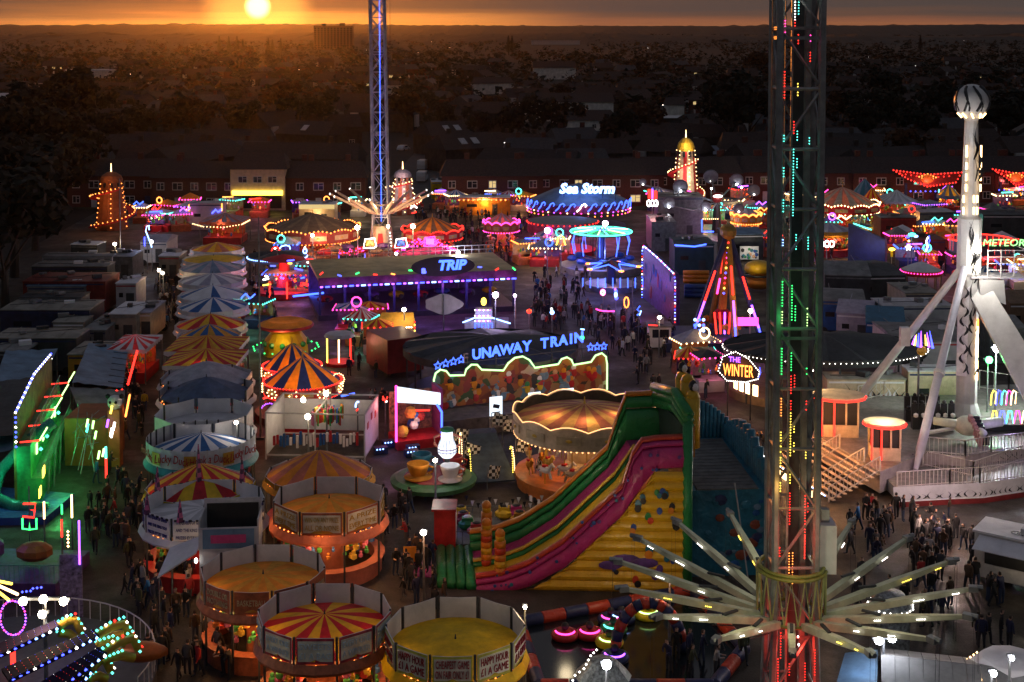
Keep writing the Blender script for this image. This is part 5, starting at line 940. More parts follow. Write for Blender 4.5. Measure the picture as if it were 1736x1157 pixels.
# ------------------------------------------------------------------ dish (spider) ride
c = P(1215, 400); o = thing('spider_ride', 'spider ride with round grey dishes on long arms round a dark centre post', 'ride', c); m = MB(); m.cone((0, 0, 0), (0, 0, 5.6), .8, .45, BLACK, 10); m.ball((0, 0, 5.9), .9, mat('dark red roof', (.25, .02, .02), .5), 10); m.build('centre_post', o)
DISH = mat('grey dish', (.13, .14, .17), .4, .2); q = c.y
for k, (u, v, r) in enumerate([(1155, 318, 13), (1213, 306, 13), (1256, 311, 12), (1093, 313, 6), (1130, 340, 11), (1280, 325, 11), (1190, 345, 9), (1245, 348, 9)]):
    z = CH - (v - V0) * q / F; x = (u - 868) * q / F - c.x; y = (0, 4, 3, 2, -4, 0, -5, -5)[k]; s_ = (q + y) / q
    m = MB(); m.tube([(0, 0, 5.2), (x * .5, y * .5, max(4.2, z - 1.5)), (x, y, z - .4)], .13, GREY, 5); ar = m.build('arm', o); m = MB(); rr_ = r / (F / q); m.cone((x, y - .1, z), (x, y + .15, z + .1), rr_, rr_, DISH, 16); m.ball((x, y - .25, z - rr_ * .55), .15, LSTW if k % 2 == 0 else LW, 6); m.build('dish', ar)
m = MB(); m.ball((0, -.9, 6.2), .5, LW, 8, (1.5, .6, .45)); m.build('centre_lamp', o)
m = MB(); m.lathe([(9, 0), (9, .5), (0, .52)], GREY, 24); m.build('platform', o); light(o, (0, -4, 5), 300, (.8, .85, 1)); light(o, (0, -6, 2), 300, (1, .3, .5))
m = MB(); m.tube([(-3, -5, 3.2), (-3, -5, 1.4), (-1.2, -5, 1.4)], .1, LNB, 5); m.bulbs([(-2.8, -5, 3.3), (-.3, -5, 3.3)], .3, .09, LWW); m.build('blue_neon', o)
# ------------------------------------------------------------------ pendulum with lit A frame
c = P(1232, 590); o = thing('a_frame_ride', 'pendulum ride on a tall A frame of red, purple and yellow lit legs', 'ride', c); d_ = c.y; top = CH - (395 - V0) * (d_ + 4) / F
XX = lambda u, y=0: (u - 868) * (d_ + y) / F - c.x
tp = (XX(1237, 4), 4, top)
legs = [((XX(1172), 0.5, .2), [(LRD, .35, .62), (LPU, .62, .8), (LBL, .8, 1)], NAVY), ((XX(1252, -1), -1, .2), [(LRD, .3, .55), (LPU, .6, .82), (LBL, .82, 1)], mat('dark yellow paint', (.35, .2, .02), .5)), ((XX(1205, 5), 5, .2), [(LRD, .2, .4), (LPK, .45, .6)], mat('dark yellow paint', (.35, .2, .02), .5)), ((XX(1300), .3, .2), [(LRD, .4, .6), (LPU, .65, .85), (LBL, .85, .97)], NAVY)]
for pt, ss, mt in legs:
    pt = Vector(pt); tt = Vector(tp); m = MB(); m.cone(pt, tt, .34, .3, mt, 8); lg = m.build('leg', o)
    for lm, a, b in ss: m = MB(); off = Vector((0, -.36, .05)); m.tube([tt.lerp(pt, a) + off, tt.lerp(pt, b) + off], .11, lm, 5); m.build('light_tube', lg)
m = MB(); m.ball(tp, .9, mat('dark yellow paint', (.35, .2, .02), .5), 10, (1, 1.6, .9)); m.build('bearing', o)
m = MB(); m.cone(tp, (XX(1228, 3), 3, 3.2), .32, .45, ORG, 8); m.bulbs([(tp[0] - .1, 3.2, top - 1), (XX(1228, 3), 2.4, 4.5)], .5, .13, [LRD, LYE, LBL, LPK]); m.build('pendulum_arm', o)
m = MB(); zc = 2.2; m.ball((XX(1228, 3), 3, 2.7), 1.0, REDC, 10, (1, 1, .7))
for k in range(5): m.tube([(XX(1218 + k * 7, 1), .9, 1.2), (XX(1214 + k * 9, 1), .8, 3.4)], .1, [LRD, LRD, LPU, LRD, LBL][k], 5)
for k in range(9): m.ball((XX(1182 + 4 * (k % 3) * 1.8, -1), -.8, 1.9 + .55 * (k // 3)), .17, [LCB, LNB][k % 2], 6)
m.build('gondola', o); m = MB()
for k in range(12): a = k * pi / 6; m.ball((XX(1228, 3) + 2.6 * cos(a), 3 + 2.2 * sin(a), 1.9), .4, [GOLD, ORG, BLACK][k % 3], 7)
m.build('seats', o); m = MB(); m.prism([(-6.5, -2), (6.5, -2), (6.5, 6), (-6.5, 6)], 0, .9, NAVY); m.build('platform', o)
light(o, (-2, -2.5, 3), 70, (1, .1, .12)); light(o, (1, -2.5, 4), 120, (.4, .15, 1)); light(o, (1.5, -1, 7), 160, (1, .3, .15))
m = MB(); m.box((XX(1272, -2), -2.1, 3.1), (2.0, .1, .8), LPK); m.build('pink_sign', o)
# ------------------------------------------------------------------ small lit booths that fill the gaps between the rides
rb_ = random.Random(314)
CN = [('yellow and red striped', [YEL, REDC]), ('blue and white striped', [BLUEC, WHITE]), ('plain grey', [TRAILR]), ('white', [WHITE]), ('orange', [ORG]), ('lilac grey', [LILAC]), ('red and white striped', [REDC, WHITE]), ('dark', [DGREY])]
BN = [('orange', LOR, (1, .4, .12)), ('pink', LPK, (1, .2, .35)), ('blue', LNB, (.2, .25, 1)), ('warm white', LWW, (1, .65, .3)), ('red', LRD, (1, .15, .08)), ('teal', LTE, (.2, 1, .7)), ('violet', LPU, (.5, .2, 1))]
def small_booth(u, v, where, w=None):
    p = P(u, v); w = w or rb_.uniform(2.4, 4.4); dp = rb_.uniform(2.2, 3.2); h = rb_.uniform(2.5, 3.3); cn, cm_ = rb_.choice(CN); bn, bm, bc = rb_.choice(BN); o = thing('booth', f'small booth with {cn} canopy and {bn} bulbs {where}', 'booth', p, rb_.uniform(-.35, .35), 'small booths ' + where); m = MB()
    m.box((0, 0, .5), (w * .92, dp * .9, 1.0), rb_.choice([RED, NAVY, GREYW, TERR])); m.box((0, dp * .42, h * .55), (w * .92, .1, h * .8), rb_.choice([TERR, CREAM, PURP, GREY])); prizes(m, 12, w * .5, 1.1, rb_, TOYS); m.build('counter', o)
    m = MB(); ri = rb_.uniform(.3, 1.1); k = 6; cor = [(-w / 2, -dp / 2), (w / 2, -dp / 2), (w / 2, dp / 2), (-w / 2, dp / 2)]
    for s_ in range(4):
        a, b = cor[s_], cor[(s_ + 1) % 4]
        for q in range(k): t0, t1 = q / k, (q + 1) / k; m.add([(a[0] + (b[0] - a[0]) * t0, a[1] + (b[1] - a[1]) * t0, h), (a[0] + (b[0] - a[0]) * t1, a[1] + (b[1] - a[1]) * t1, h), (0, 0, h + ri)], [(0, 1, 2)], cm_[q % len(cm_)])
    m.build('canopy', o); m = MB(); m.bulbs([(x, y, h - .05) for x, y in cor], rb_.uniform(.35, .6), .05 + p.y / 2600, bm, True); m.build('bulb_string', o)
    if rb_.random() < .6: m = MB(); bm2 = rb_.choice(BN)[1]; x = rb_.uniform(-w * .2, w * .2); z = h + .5; m.tube(rb_.choice([[(x - .8, -dp / 2, z), (x - .3, -dp / 2, z + .5), (x + .2, -dp / 2, z), (x + .8, -dp / 2, z + .5)], [(x + .5 * cos(a), -dp / 2, z + .3 + .5 * sin(a)) for a in [k2 * pi / 5 for k2 in range(11)]], [(x - 1, -dp / 2, z), (x + 1, -dp / 2, z + .1)]]), .05 + p.y / 4500, bm2, 5); m.build('neon', o)
    if rb_.random() < .6: light(o, (0, -dp * .6, h - .5), p.y * 1.1, bc, .2)
for n, (u0, v0, u1, v1), where in [(6, (235, 372, 325, 425), 'at the far left behind the trailers'), (6, (430, 450, 530, 560), 'right of the left row of tents'), (7, (735, 345, 900, 362), 'along the back road by the crowd'), (5, (880, 430, 960, 460), 'left of the green spoked ride'), (9, (1085, 345, 1300, 385), 'around the dish ride'), (8, (1290, 345, 1420, 440), 'behind the near swing tower'), (13, (1420, 345, 1736, 400), 'in the far right corner of the fair'), (9, (1510, 405, 1640, 465), 'beside the tall white column'), (5, (1660, 440, 1736, 540), 'at the right edge'), (4, (585, 560, 650, 600), 'below the purple lit hall'), (4, (1160, 630, 1205, 660), 'by the lit A frame ride'), (6, (300, 365, 640, 372), 'in front of the brick terrace')]:
    for i in range(n): small_booth(u0 + (u1 - u0) * (i + rb_.uniform(.2, .8)) / n, rb_.uniform(v0, v1), where)
# ------------------------------------------------------------------ trailers, lorries and tarpaulin roofs
def trailer(u, v, wpx, dep, h, label, roof=TRAILR, wall=GREYW, rz=0.0, group='trailers and lorries behind the stalls', wheels=True, rise=.0, cat='trailer', name='trailer', door=True, tilt=0):
    c = P(u, v, h); w = wpx / S(c); c.z = 0; o = thing(name, label, cat, c, rz, group); b = .45 if wheels else 0; m = MB()
    m.prism([(-w / 2, -dep / 2), (w / 2, -dep / 2), (w / 2, dep / 2), (-w / 2, dep / 2)], b, h - .06, wall)
    k = max(2, int(w / 1.2))
    for i in range(1, k): m.box((-w / 2 + w * i / k, -dep / 2 - .015, (b + h) / 2), (.05, .03, h - b - .2), wall)
    m.build('body', o); m = MB(); e = .08; m.add([(-w / 2 - e, -dep / 2 - e, h - .055), (w / 2 + e, -dep / 2 - e, h - .055), (w / 2 + e, dep / 2 + e, h - .055), (-w / 2 - e, dep / 2 + e, h - .055), (-w / 2, 0, h + rise + .05), (w / 2, 0, h + rise + .05), (-w / 2 - e, -dep / 2 - e, h + .03), (w / 2 + e, -dep / 2 - e, h + .03), (w / 2 + e, dep / 2 + e, h + .03 + tilt), (-w / 2 - e, dep / 2 + e, h + .03 + tilt)], [(3, 2, 1, 0), (0, 1, 7, 6), (2, 3, 9, 8), (6, 7, 5, 4), (4, 5, 8, 9), (1, 2, 8, 5, 7), (3, 0, 6, 4, 9)], roof)
    for i in range(int(w / 2.4)): m.box((-w / 2 + 1.2 + 2.4 * i, 0, h + rise + .07), (.06, dep * .96, .03), roof)
    m.build('roof', o); rq = random.Random(int(u * 3 + v))
    m = MB()
    for _ in range(rq.randint(1, 4)): m.box((rq.uniform(-w * .4, w * .4), rq.uniform(-dep * .3, dep * .3), h + rise + .22), (rq.uniform(.4, 1.1), rq.uniform(.4, .9), rq.uniform(.2, .45)), rq.choice([GREY, DGREY, WHITE, TRAILR]), rq.uniform(0, 1))
    m.tube([(-w * .45, -dep * .2, h + rise + .12), (0, rq.uniform(-dep, dep) * .3, h + rise + .14), (w * .45, dep * .25, h + rise + .12)], .03, BLACK, 4)
    if rise < .3: m.build('roof_fittings', o)
    m = MB(); m.box((0, -dep / 2 - .02, h - .32), (w * .96, .03, .14), rq.choice([RED, NAVY, WHITE, GREY])); m.box((-w * .25, -dep / 2 - .02, b + (h - b) * .55), (w * .2, .03, .5), GLASS); m.build('side_stripe', o)
    if door: MB().box((w * .2, -dep / 2 - .03, b + .95), (.9, .05, 1.8), DGREY).build('door', o)
    if wheels:
        for x in (-w * .38, w * .38):
            for y in (-dep / 2 + .05, dep / 2 - .05): MB().cone((x, y - .12, .42), (x, y + .12, .42), .42, .42, BLACK, 12).build('wheel', o)
    return o
DB = mat('dark blue lorry side', (.02, .028, .07), .5, .3); BRD = mat('brick red lorry side', (.2, .025, .02), .5, .3)
for a in [(150, 412, 46, 3, 3.6, 'small trailer with bright pale roof near the far end of the left row', WHITE, DGREY, -.1), (137, 432, 118, 3, 3.4, 'long low grey trailer third from the far end at the left'), (125, 448, 128, 3.2, 3.6, 'long trailer with pale grey roof just behind the red lorry', TRAILR, DGREY), (122, 470, 138, 5.5, 3.8, 'brick red lorry with a grey edged roof in the left row', BRD, BRD),
    (104, 480, 98, 3.5, 3.4, 'blue grey box trailer in front of the red lorry', BLUL, TRAILR), (93, 500, 104, 3, 3.9, 'dark topped trailer in the middle of the left row', DGREY, GREY), (90, 517, 150, 5, 3.6, 'long trailer with wide beige roof and dark blue side', TRAILB, DB), (124, 541, 52, 3, 3.0, 'short rounded beige caravan in front of the dark blue sided trailer', TRAILB, TRAILB), (72, 565, 140, 4, 3.5, 'long trailer with beige grey roof next to the leaning blue tarpaulins', TRAILB, DGREY), (180, 545, 38, 8, 2.5, 'low grey shed with flat roof along the left aisle', TRAILR, GREY), (165, 590, 70, 5, 3.0, 'flat brown grey stall back behind the light blue awning', TRAILB, TAN), (30, 585, 60, 5, 3.0, 'grey trailer at the left edge above the blue tarpaulin', TRAILR, DGREY),
    (222, 475, 34, 4, 3.4, 'white roofed stall back, second from the far end of the narrow left aisle', WHITE, GREYW), (222, 522, 44, 6, 3.4, 'wide white roofed stall back beside the long beige trailer', WHITE, TRAILB), (255, 520, 26, 6, 3.2, 'greyish lit awning stall beside the wide white roof', LILAC, CREAM), (212, 430, 44, 5, 3.3, 'grey roofed stall near the blue neon cane', TRAILR, GREY), (270, 405, 44, 6, 3.2, 'grey gabled marquee at the far end of the narrow left aisle', LILAC, GREYW), (293, 430, 34, 4, 3.4, 'small white canopy stall left of the yellow roofed stalls', WHITE, TRAILB)]:
    u, v, w, dd, h, lab = a[:6]; trailer(u, v, w, dd, h, lab, *(a[6:] if len(a) > 6 else ()), rise=.6 if 'gabled' in lab else .08)
sg = square_tent(229, 580, 66, 6, 3.2, 'striped awning stall with dark red and white bands beside the left aisle', [REDC, WHITE], .7, WHITE, 40, k=3)
# light blue lean-to awning with ribs, and the wrinkled tarpaulins
def tarp(pts, z, label, mt, name='tarpaulin_roof', ribs=0, h0=None, group='tarpaulin roofs at the left edge', cat='canopy', th=.05):
    q = [P(u, v, zz) for (u, v), zz in zip(pts, z)]; c = sum(q, Vector()) / len(q); c.z = 0; o = thing(name, label, cat, c, 0, group); q = [p - c for p in q]
    m = MB(); n = 8; rr = random.Random(int(pts[0][0] + 5)); vs = []
    for j in range(n + 1):
        for i in range(n + 1):
            s, t_ = i / n, j / n; p = (q[0] * (1 - s) + q[1] * s) * (1 - t_) + (q[3] * (1 - s) + q[2] * s) * t_; p = p + Vector((0, 0, -.45 * sin(pi * s) * sin(pi * t_) * .5 + rr.uniform(-.06, .06))); vs.append(p)
    m.add(vs, [(j * (n + 1) + i, j * (n + 1) + i + 1, (j + 1) * (n + 1) + i + 1, (j + 1) * (n + 1) + i) for j in range(n) for i in range(n)], mt); m.build('sheet', o, smooth=True)
    for p in q: MB().cone((p.x * .97, p.y * .97, 0), (p.x * .97, p.y * .97, p.z - .05), .06, .05, GREY, 6).build('post', o)
    m = MB()
    for k in range(ribs): t_ = (k + .5) / ribs; a = q[1] * (1 - t_) + q[2] * t_; b = q[0] * (1 - t_) + q[3] * t_; e = (a - b).normalized(); m.tube([a - e * 1.2 + Vector((0, 0, .12)), a + e * .7 + Vector((0, 0, .05))], .03, DGREY, 4)
    if ribs: m.build('ribs', o)
    return o
tarp([(150, 582), (218, 588), (208, 658), (122, 648)], (3.6, 3.0, 3.0, 3.6), 'smooth light blue canopy with short ribs along its right side', BLUL, ribs=7)
tarp([(10, 595), (98, 592), (60, 668), (-20, 672)], (3.4, 3.4, 3.2, 3.2), 'blue tarpaulin at the left edge behind the neon gallery', BLUL); tarp([(-30, 650), (55, 640), (45, 735), (-40, 745)], (3.6, 3.6, 3.4, 3.4), 'wrinkled grey tarpaulin at the far left edge', DGREY)
tarp([(118, 655), (212, 662), (205, 715), (140, 712)], (3.2, 3.0, 2.8, 3.2), 'grey brown stall roof with a blue patch below the light blue canopy', TRAILR); tarp([(-30, 725), (45, 715), (30, 760), (-30, 775)], (3, 3, 2.8, 2.8), 'small blue tarpaulin low at the left edge', BLUL)
m = MB(); o = thing('red_bulb_row', 'line of orange red lamps along the right edge of the light blue canopy', 'light string', P(228, 640)); c = Vector(o.location)
m.bulbs([P(234, 590, 3.1) - c, P(216, 655, 3.1) - c], .7, .13, LRD); m.tube([P(220, 670, 3.0) - c, P(213, 706, 3.0) - c], .08, LOR, 5); m.bulbs([P(198, 663, 3.0) - c, P(216, 660, 3.0) - c], .4, .12, LRD); m.build('lamps', o); light(o, (-.5, 0, 2.6), 160, (1, .2, .08))
MB().box((0, 0, 1.5), (.06, .06, 3), GREY).build('post', o)
# panda topped orange stall
c = P(180, 790); o = thing('orange_stall', 'dark orange fronted stall with a black and white bear head on its corner post', 'stall', c); m = MB(); m.prism([(-3.0, 0), (.2, 0), (.2, 4), (-3.0, 4)], 0, 3.5, mat('dark orange board', (.30, .08, .02), .6)); m.build('wall', o); MB().prism([(.25, -.3), (1.1, -.3), (1.1, .5), (.25, .5)], 0, 4.2, mat('orange post', (.36, .12, .03), .6)).build('corner_post', o)
m = MB(); m.ball((.7, 0, 4.7), .55, WHITE, 10); m.ball((.5, -.45, 4.8), .13, BLACK, 6); m.ball((.9, -.45, 4.8), .13, BLACK, 6); m.ball((.2, 0, 5.15), .2, BLACK, 6); m.ball((1.2, 0, 5.15), .2, BLACK, 6); m.build('bear_head', o, smooth=True)
# ------------------------------------------------------------------ green lit fun house gallery at the left
A = P(70, 748, 4.5); B = P(118, 650, 4.5); A.z = B.z = 0; d = B - A; Lf = d.length; rz = atan2(d.y, d.x); o = thing('green_fun_house', 'tall green lit fun house with platforms, blue bulbed gable line and red neon rungs', 'fun house', A, rz)
GRW = mat('green glazed board', (.02, .28, .09), .4, .3, 2); m = MB(); m.prism([(0, 0), (Lf, 0), (Lf, 1.6), (0, 1.6)], 0, 2.0, GRW); m.prism([(0, .7), (Lf, .7), (Lf, 1.6), (0, 1.6)], 2.0, 4.2, GRW); m.build('wall', o); m = MB()
for z in (2.05, 4.25):
    for k in range(int(Lf / .5)): m.box((k * .5 + .2, -.05 if z < 3 else .7, z + .45), (.04, .04, .9), GREY)
    m.box((Lf / 2, -.05 if z < 3 else .7, z + .9), (Lf, .05, .05), GREY); m.box((Lf / 2, -.05 if z < 3 else .7, z + .45), (Lf, .04, .04), GREY)
for k in range(5): m.tube([(k * Lf / 5 + 1, -.2, 0), (k * Lf / 5 + 2.2, -.2, 2.6)], .06, GREY, 5)
m.build('railings', o)
for k in range(5): x = Lf * k / 4; m = MB(); m.tube([(x, 1.35, 4.5), (x, .1, 4.55)], .055, LRD, 5); m.tube([(x, .1, 4.55), (x + .7, -.3, 5.2)], .055, LLG, 5); m.build('neon_rung', o)
for k in range(4): x = Lf * (k + .8) / 5; m = MB(); m.box((x, .64, 3.3), (.5, .06, .7), LLG); m.bulb((x + .8, .5, 3.0), .15, LTE); m.build('lit_panel', o)
for k in range(2): MB().box((-1.6 + 1.7 * k, -.1, 1.6 + .8 * k), (.9, .06, .6), LYE).build('lit_sign', o)
m = MB(); m.slab([(0, 1.75, 0), (Lf + 2, 1.75, 0), (Lf + 2, 1.75, 6.3), (Lf * .55, 1.75, 6.9), (0, 1.75, 6.4)], .2, mat('olive yellow board', (.15, .13, .02), .6, .4)); m.build('gable_board', o)
m = MB(); m.bulbs([(0, 1.6, 4.2), (0, 1.6, 6.5), (Lf * .55, 1.6, 7.0), (Lf + 2, 1.6, 6.4), (Lf + 2, 1.6, 5.6)], .34, .09, [LBL, LW, LBL]); m.build('gable_bulbs', o)
for k in range(5): light(o, (Lf * (k + .3) / 5, -.8, 3.2), 120, (.04, 1, .18), .3)
light(o, (-1, -1.2, 1.5), 90, (.1, 1, .25)); m = MB()
rr = random.Random(77)
for k in range(14): m.tube([(rr.uniform(0, 9), -rr.uniform(1.5, 3.4), 1.6 + rr.uniform(0, 3)), (rr.uniform(0, 9), -rr.uniform(1.2, 3.0), 2.6 + rr.uniform(0, 2))], .03, GREY, 4)
m.build('climbing_bars', o)
m = MB()
for k in range(12): p = Vector((rr.uniform(3, 9), -rr.uniform(2.4, 4.2), rr.uniform(2.0, 4.2))); m.tube([p, p + Vector((.15, -.1, .55))], .08, rr.choice([LTE, LLG, LPU, LW, LYE]), 5)
m.tube([(2.2, -3.9, 2.4), (2.2, -3.9, 3.2)], .08, LTE, 5); m.tube([(2.2, -3.9, 1.0), (2.2, -3.9, 2.4)], .08, LRD, 5); m.build('neon_sticks', o)
# blue inflatable tongue and tube at its foot
c = P(25, 860); o = thing('blue_tube_slide', 'curved green lit tube slide over a dark blue base at the left edge', 'slide', c); m = MB(); m.tube([(1.6, 3.2, 4.8), (.2, 2.2, 3.8), (-1.2, .8, 2.2), (-1.1, -.8, 1.0), (.6, -1.6, .6), (2.8, -1.7, .5)], .42, mat('teal green tube', (.02, .25, .17), .25), 10); m.build('tube', o, smooth=True); m = MB(); m.prism([(-4, -3.6), (3.2, -3.2), (3.6, 1.2), (-4, 3)], 0, .5, VB); m.build('base', o); light(o, (-.2, -1, 3.4), 170, (.1, .9, .5))
o = thing('neon_symbols', 'red and green neon signs on thin posts below the green fun house', 'sign', P(50, 935)); m = MB(); c = Vector(o.location)
q = P(50, 866, 4.4) - c; m.tube([q + Vector(a) for a in ((-.35, 0, .4), (.35, 0, .4), (.3, 0, 0), (0, 0, .05), (.3, 0, 0), (.25, 0, -.4), (-.4, 0, -.35))], .06, LRD, 5); q = P(50, 888, 3.6) - c; m.tube([q + Vector(a) for a in ((-.4, 0, .3), (-.4, 0, -.3), (0, 0, -.35), (0, 0, .1), (0, 0, -.35), (.4, 0, -.3), (.4, 0, .3))], .06, LGR, 5)
m.build('symbols', o); m = MB(); m.box((0, .1, 2), (.06, .06, 4), GREY); m.build('post', o)
for u, v0, v1, mt in ((75, 850, 880, LWW), (105, 855, 872, LGR), (105, 880, 911, LRD), (122, 838, 878, LWW)):
    a = P(u, v1, 2.0); hh = (v1 - v0) / S(a); m = MB(); m.cone((0, 0, 0), (0, 0, 2.0), .05, .05, GREY, 6); o = thing('neon_post', 'thin post topped with a ' + {LWW: 'warm white', LGR: 'green', LRD: 'red'}[mt] + ' neon stick below the green fun house, ' + ('left' if u == 75 else 'tallest' if u == 122 else 'middle'), 'light post', (a.x, a.y, 0)); m.build('post', o); MB().tube([(0, 0, 2.0), (0, 0, 2.0 + hh)], .06, mt, 6).build('neon_stick', o)
# dark purple tented ride at the left edge
c = P(18, 985); o = thing('purple_platform', 'dark purple lit ride platform with railings at the left edge', 'ride', c); m = MB(); m.prism([(-4, -2), (3.4, -2.4), (3.8, 2.5), (-4, 3)], 0, .8, PURP); m.build('deck', o); m = MB()
for k in range(28): m.box((-4 + k * .28, -2.2, 1.3), (.03, .03, 1.0), BLUL)
m.box((-.3, -2.2, 1.8), (7.8, .05, .05), BLUL); m.build('railing', o); m = MB(); m.ball((-1.8, 0, 1.9), 1.1, PURP, 10, (1.4, 1, .8)); m.ball((1.2, .6, 1.5), .8, mat('rust orange vinyl', (.25, .09, .02), .5), 10, (1.4, 1, .7)); m.build('cars', o); light(o, (-2, -.5, 4), 120, (.3, .1, 1))
# ------------------------------------------------------------------ starry armed ride at the bottom left
c = P(-10, 1190, 0); o = thing('starry_arm_ride', 'ride with yellow claw ended arms studded with red, blue and teal bulbs, bottom left corner', 'ride', c)
def wp(u, v, z): return P(u, v, z) - c
CLAW = mat('yellow claw paint', (.55, .33, .03), .4); DKB = mat('dark arm board', (.02, .012, .03), .85, .2, 2, 0, .1)
for (a, b, z0, z1, w, cl) in [((-30, 1120), (100, 1062), 4.5, 5.4, .62, (128, 1052)), ((10, 1150), (165, 1078), 4.8, 5.6, .6, (210, 1058)), ((60, 1185), (175, 1108), 4.4, 5.2, .6, (225, 1082)), ((90, 1200), (150, 1140), 4.0, 4.6, .4, (178, 1118))]:
    p0, p1 = wp(*a, z0), wp(*b, z1); dr = (p1 - p0); ud = dr.normalized(); sd2 = Vector((ud.y, -ud.x, 0)).normalized(); 
    m = MB(); m.slab([p0 - sd2 * w, p1 - sd2 * w * .6, p1 + sd2 * w * .6, p0 + sd2 * w], -.18, DKB); arm = m.build('arm', o); m = MB(); n = int(dr.length / .3)
    for i in range(n):
        p = p0 + dr * (i + .5) / n
        for k in (-1, -.5, 0, .5, 1):
            mt = (LBL if abs(k) > .5 else LRD) if i < n * .62 else (LBL if abs(k) < .9 else LCB); 
            if (i + int(k * 3)) % 6 == 0: mt = LW
            m.bulb(p + sd2 * w * k * (.9 - .35 * i / n) + Vector((0, 0, .1)), .095, mt)
    m.build('arm_bulbs', arm)
    pc = wp(*cl, z1 + .1); m = MB(); m.tube([p1, p1.lerp(pc, .5) + Vector((0, 0, .1)), pc, pc + Vector((.35, -.2, -.45))], .2, CLAW, 8); m.tube([p1 + Vector((0, 0, -.3)), p1.lerp(pc, .6) - Vector((0, 0, .5)), pc + Vector((.1, -.2, -.8))], .2, CLAW, 8); m.build('claw', arm, smooth=True)
    m = MB(); m.bulbs([p1 + Vector((0, -.05, .25)), p1.lerp(pc, .5) + Vector((0, -.05, .35)), pc + Vector((0, 0, .3)), pc + Vector((.45, -.2, -.3)), pc + Vector((.3, -.25, -.7))], .24, .075, [LTE, LTE, LW, LTE, LRD]); m.bulbs([p1 + Vector((0, -.3, -.1)), pc + Vector((-.2, -.3, -.35))], .26, .075, LTE); m.build('claw_bulbs', arm)
m = MB(); m.ball(wp(235, 1105, 3.2), .75, mat('orange red vinyl', (.55, .12, .02), .35), 10, (1.9, .8, .6)); m.ball(wp(205, 1085, 3.4), .55, CLAW, 10, (1.4, .8, .8)); m.build('gondola', o, smooth=True)
m = MB(); m.tube([wp(10, 1015, 3.5) + Vector((cos(a) * .0, 0, 0)) for a in (0,)] + [wp(10, 1016, 3.5)], .01, LPU, 3)
ce = wp(22, 1048, 3.6); m = MB(); m.bulbs([ce + Vector((.62 * cos(a * pi / 8) * (1 if True else 1), 0, .85 * sin(a * pi / 8))) for a in range(17)], .16, .06, [LPU, LPU, LPK]); m.bulbs([ce + Vector((-.6, 0, .1)), ce + Vector((-1.0, 0, .1))], .15, .06, LPU); m.build('purple_fish_outline', o); MB().cone(ce + Vector((0, 0, -3.6)), ce + Vector((0, 0, -.85)), .05, .05, GREY, 6).build('fish_post', o); MB().cone(ce + Vector((0, -.1, -3.2)), ce + Vector((0, -.1, -1.6)), .13, .13, LRD, 8).build('red_light_post', o)
for z_, (u, v) in ((4, (48, 1003)), (4, (66, 997))): m = MB(); q = wp(u, v, z_); m.bulbs([q + Vector((-.3, 0, -.03)), q + Vector((.32, 0, .05))], .2, .07, LBL); m.build('blue_bar', o)
m = MB()
for (a, b) in (((-5, 985), (20, 990)), ((-5, 992), (30, 1008)), ((-5, 1002), (15, 1018))): m.tube([wp(*a, 4), wp(*b, 4)], .07, LYE if a[1] != 992 else LWW, 5)
m.build('yellow_tubes', o); m = MB(); m.lathe([(7.5, 0), (7.5, .9), (0, .92)], mat('dark ride deck', (.06, .06, .07), .6), 32); m.build('platform', o)
m = MB()
for k in range(30): a = -.2 + k * .09; m.box((7.4 * cos(a), 7.4 * sin(a), 1.4), (.04, .04, 1.0), GREYW)
m.tube(arc(20, 7.4, -.2, 2.4, 1.9), .035, GREYW, 5); m.build('railing', o); light(o, (2.5, 2, 3), 60, (.7, .5, 1))
o = thing('purple_totem', 'tall thin banner post with purple neon above a patterned panel, left of the crowd', 'sign', P(122, 1055)); m = MB(); m.box((0, 0, 2.0), (1.2, .1, 3.4), mat('patterned lilac panel', (.2, .17, .3), .6, .6, 5)); m.build('panel', o); m = MB(); m.tube([(.5, -.1, 3.2), (.5, -.1, 5.6)], .05, LPU, 5); m.build('neon_stick', o); m = MB(); m.bulbs([(-.1, -.1, 4.2), (-.1, -.1, 5.2)], .2, .08, LWW); m.build('bulbs', o)
# ------------------------------------------------------------------ big white ride at the right
K0 = P(1600, 730, 1.8); K0.z = 0; kx = K0; o = thing('giant_white_ride', 'giant white pendulum ride with flame painted column topped by a ball, on a railed deck', 'ride', kx)
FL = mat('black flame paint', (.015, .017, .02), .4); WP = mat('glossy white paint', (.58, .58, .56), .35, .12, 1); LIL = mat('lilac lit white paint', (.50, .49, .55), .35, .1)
def kp(u, v, z): return P(u, v, z) - kx
TB = P(1638, 703, 2.0) - kx; dT = kx.y + TB.y; zt_ = lambda v: CH - (v - V0) * dT / F
def flame(m, p, h, w, mt, q, th=.03, sgn=1):
    """a curling tongue of paint, upright, in the plane q (unit side vector)"""
    pts = []; n = 7
    for i in range(n + 1): t_ = i / n; pts.append((w * (.55 * sin(t_ * 3.6) * sgn), h * t_, w * .30 * sin(pi * min(1, t_ * 1.1 + .08)) * (1 - t_) + .012))
    L_ = [p + q * (x - ww) + Vector((0, 0, z)) for x, z, ww in pts]; R_ = [p + q * (x + ww) + Vector((0, 0, z)) for x, z, ww in pts]
    m.add(L_ + R_, [(i, n + 1 + i, n + 2 + i, i + 1) for i in range(n)], mt)
m = MB(); secs = [(2.0, 1.15), (3, .8), (zt_(470), .8), (zt_(465), .92), (zt_(372), .92), (zt_(368), .72), (zt_(300), .62), (zt_(205), .50), (zt_(200), .62), (zt_(195), .62)]
m.lathe([(r, z) for z, r in secs], WP, 12, (TB.x, TB.y, 0)); col = m.build('column', o, smooth=False)
m = MB(); zs = zt_(172); m.ball((TB.x, TB.y, zs), 1.32, WP, 24); ball = m.build('ball', o, smooth=True)
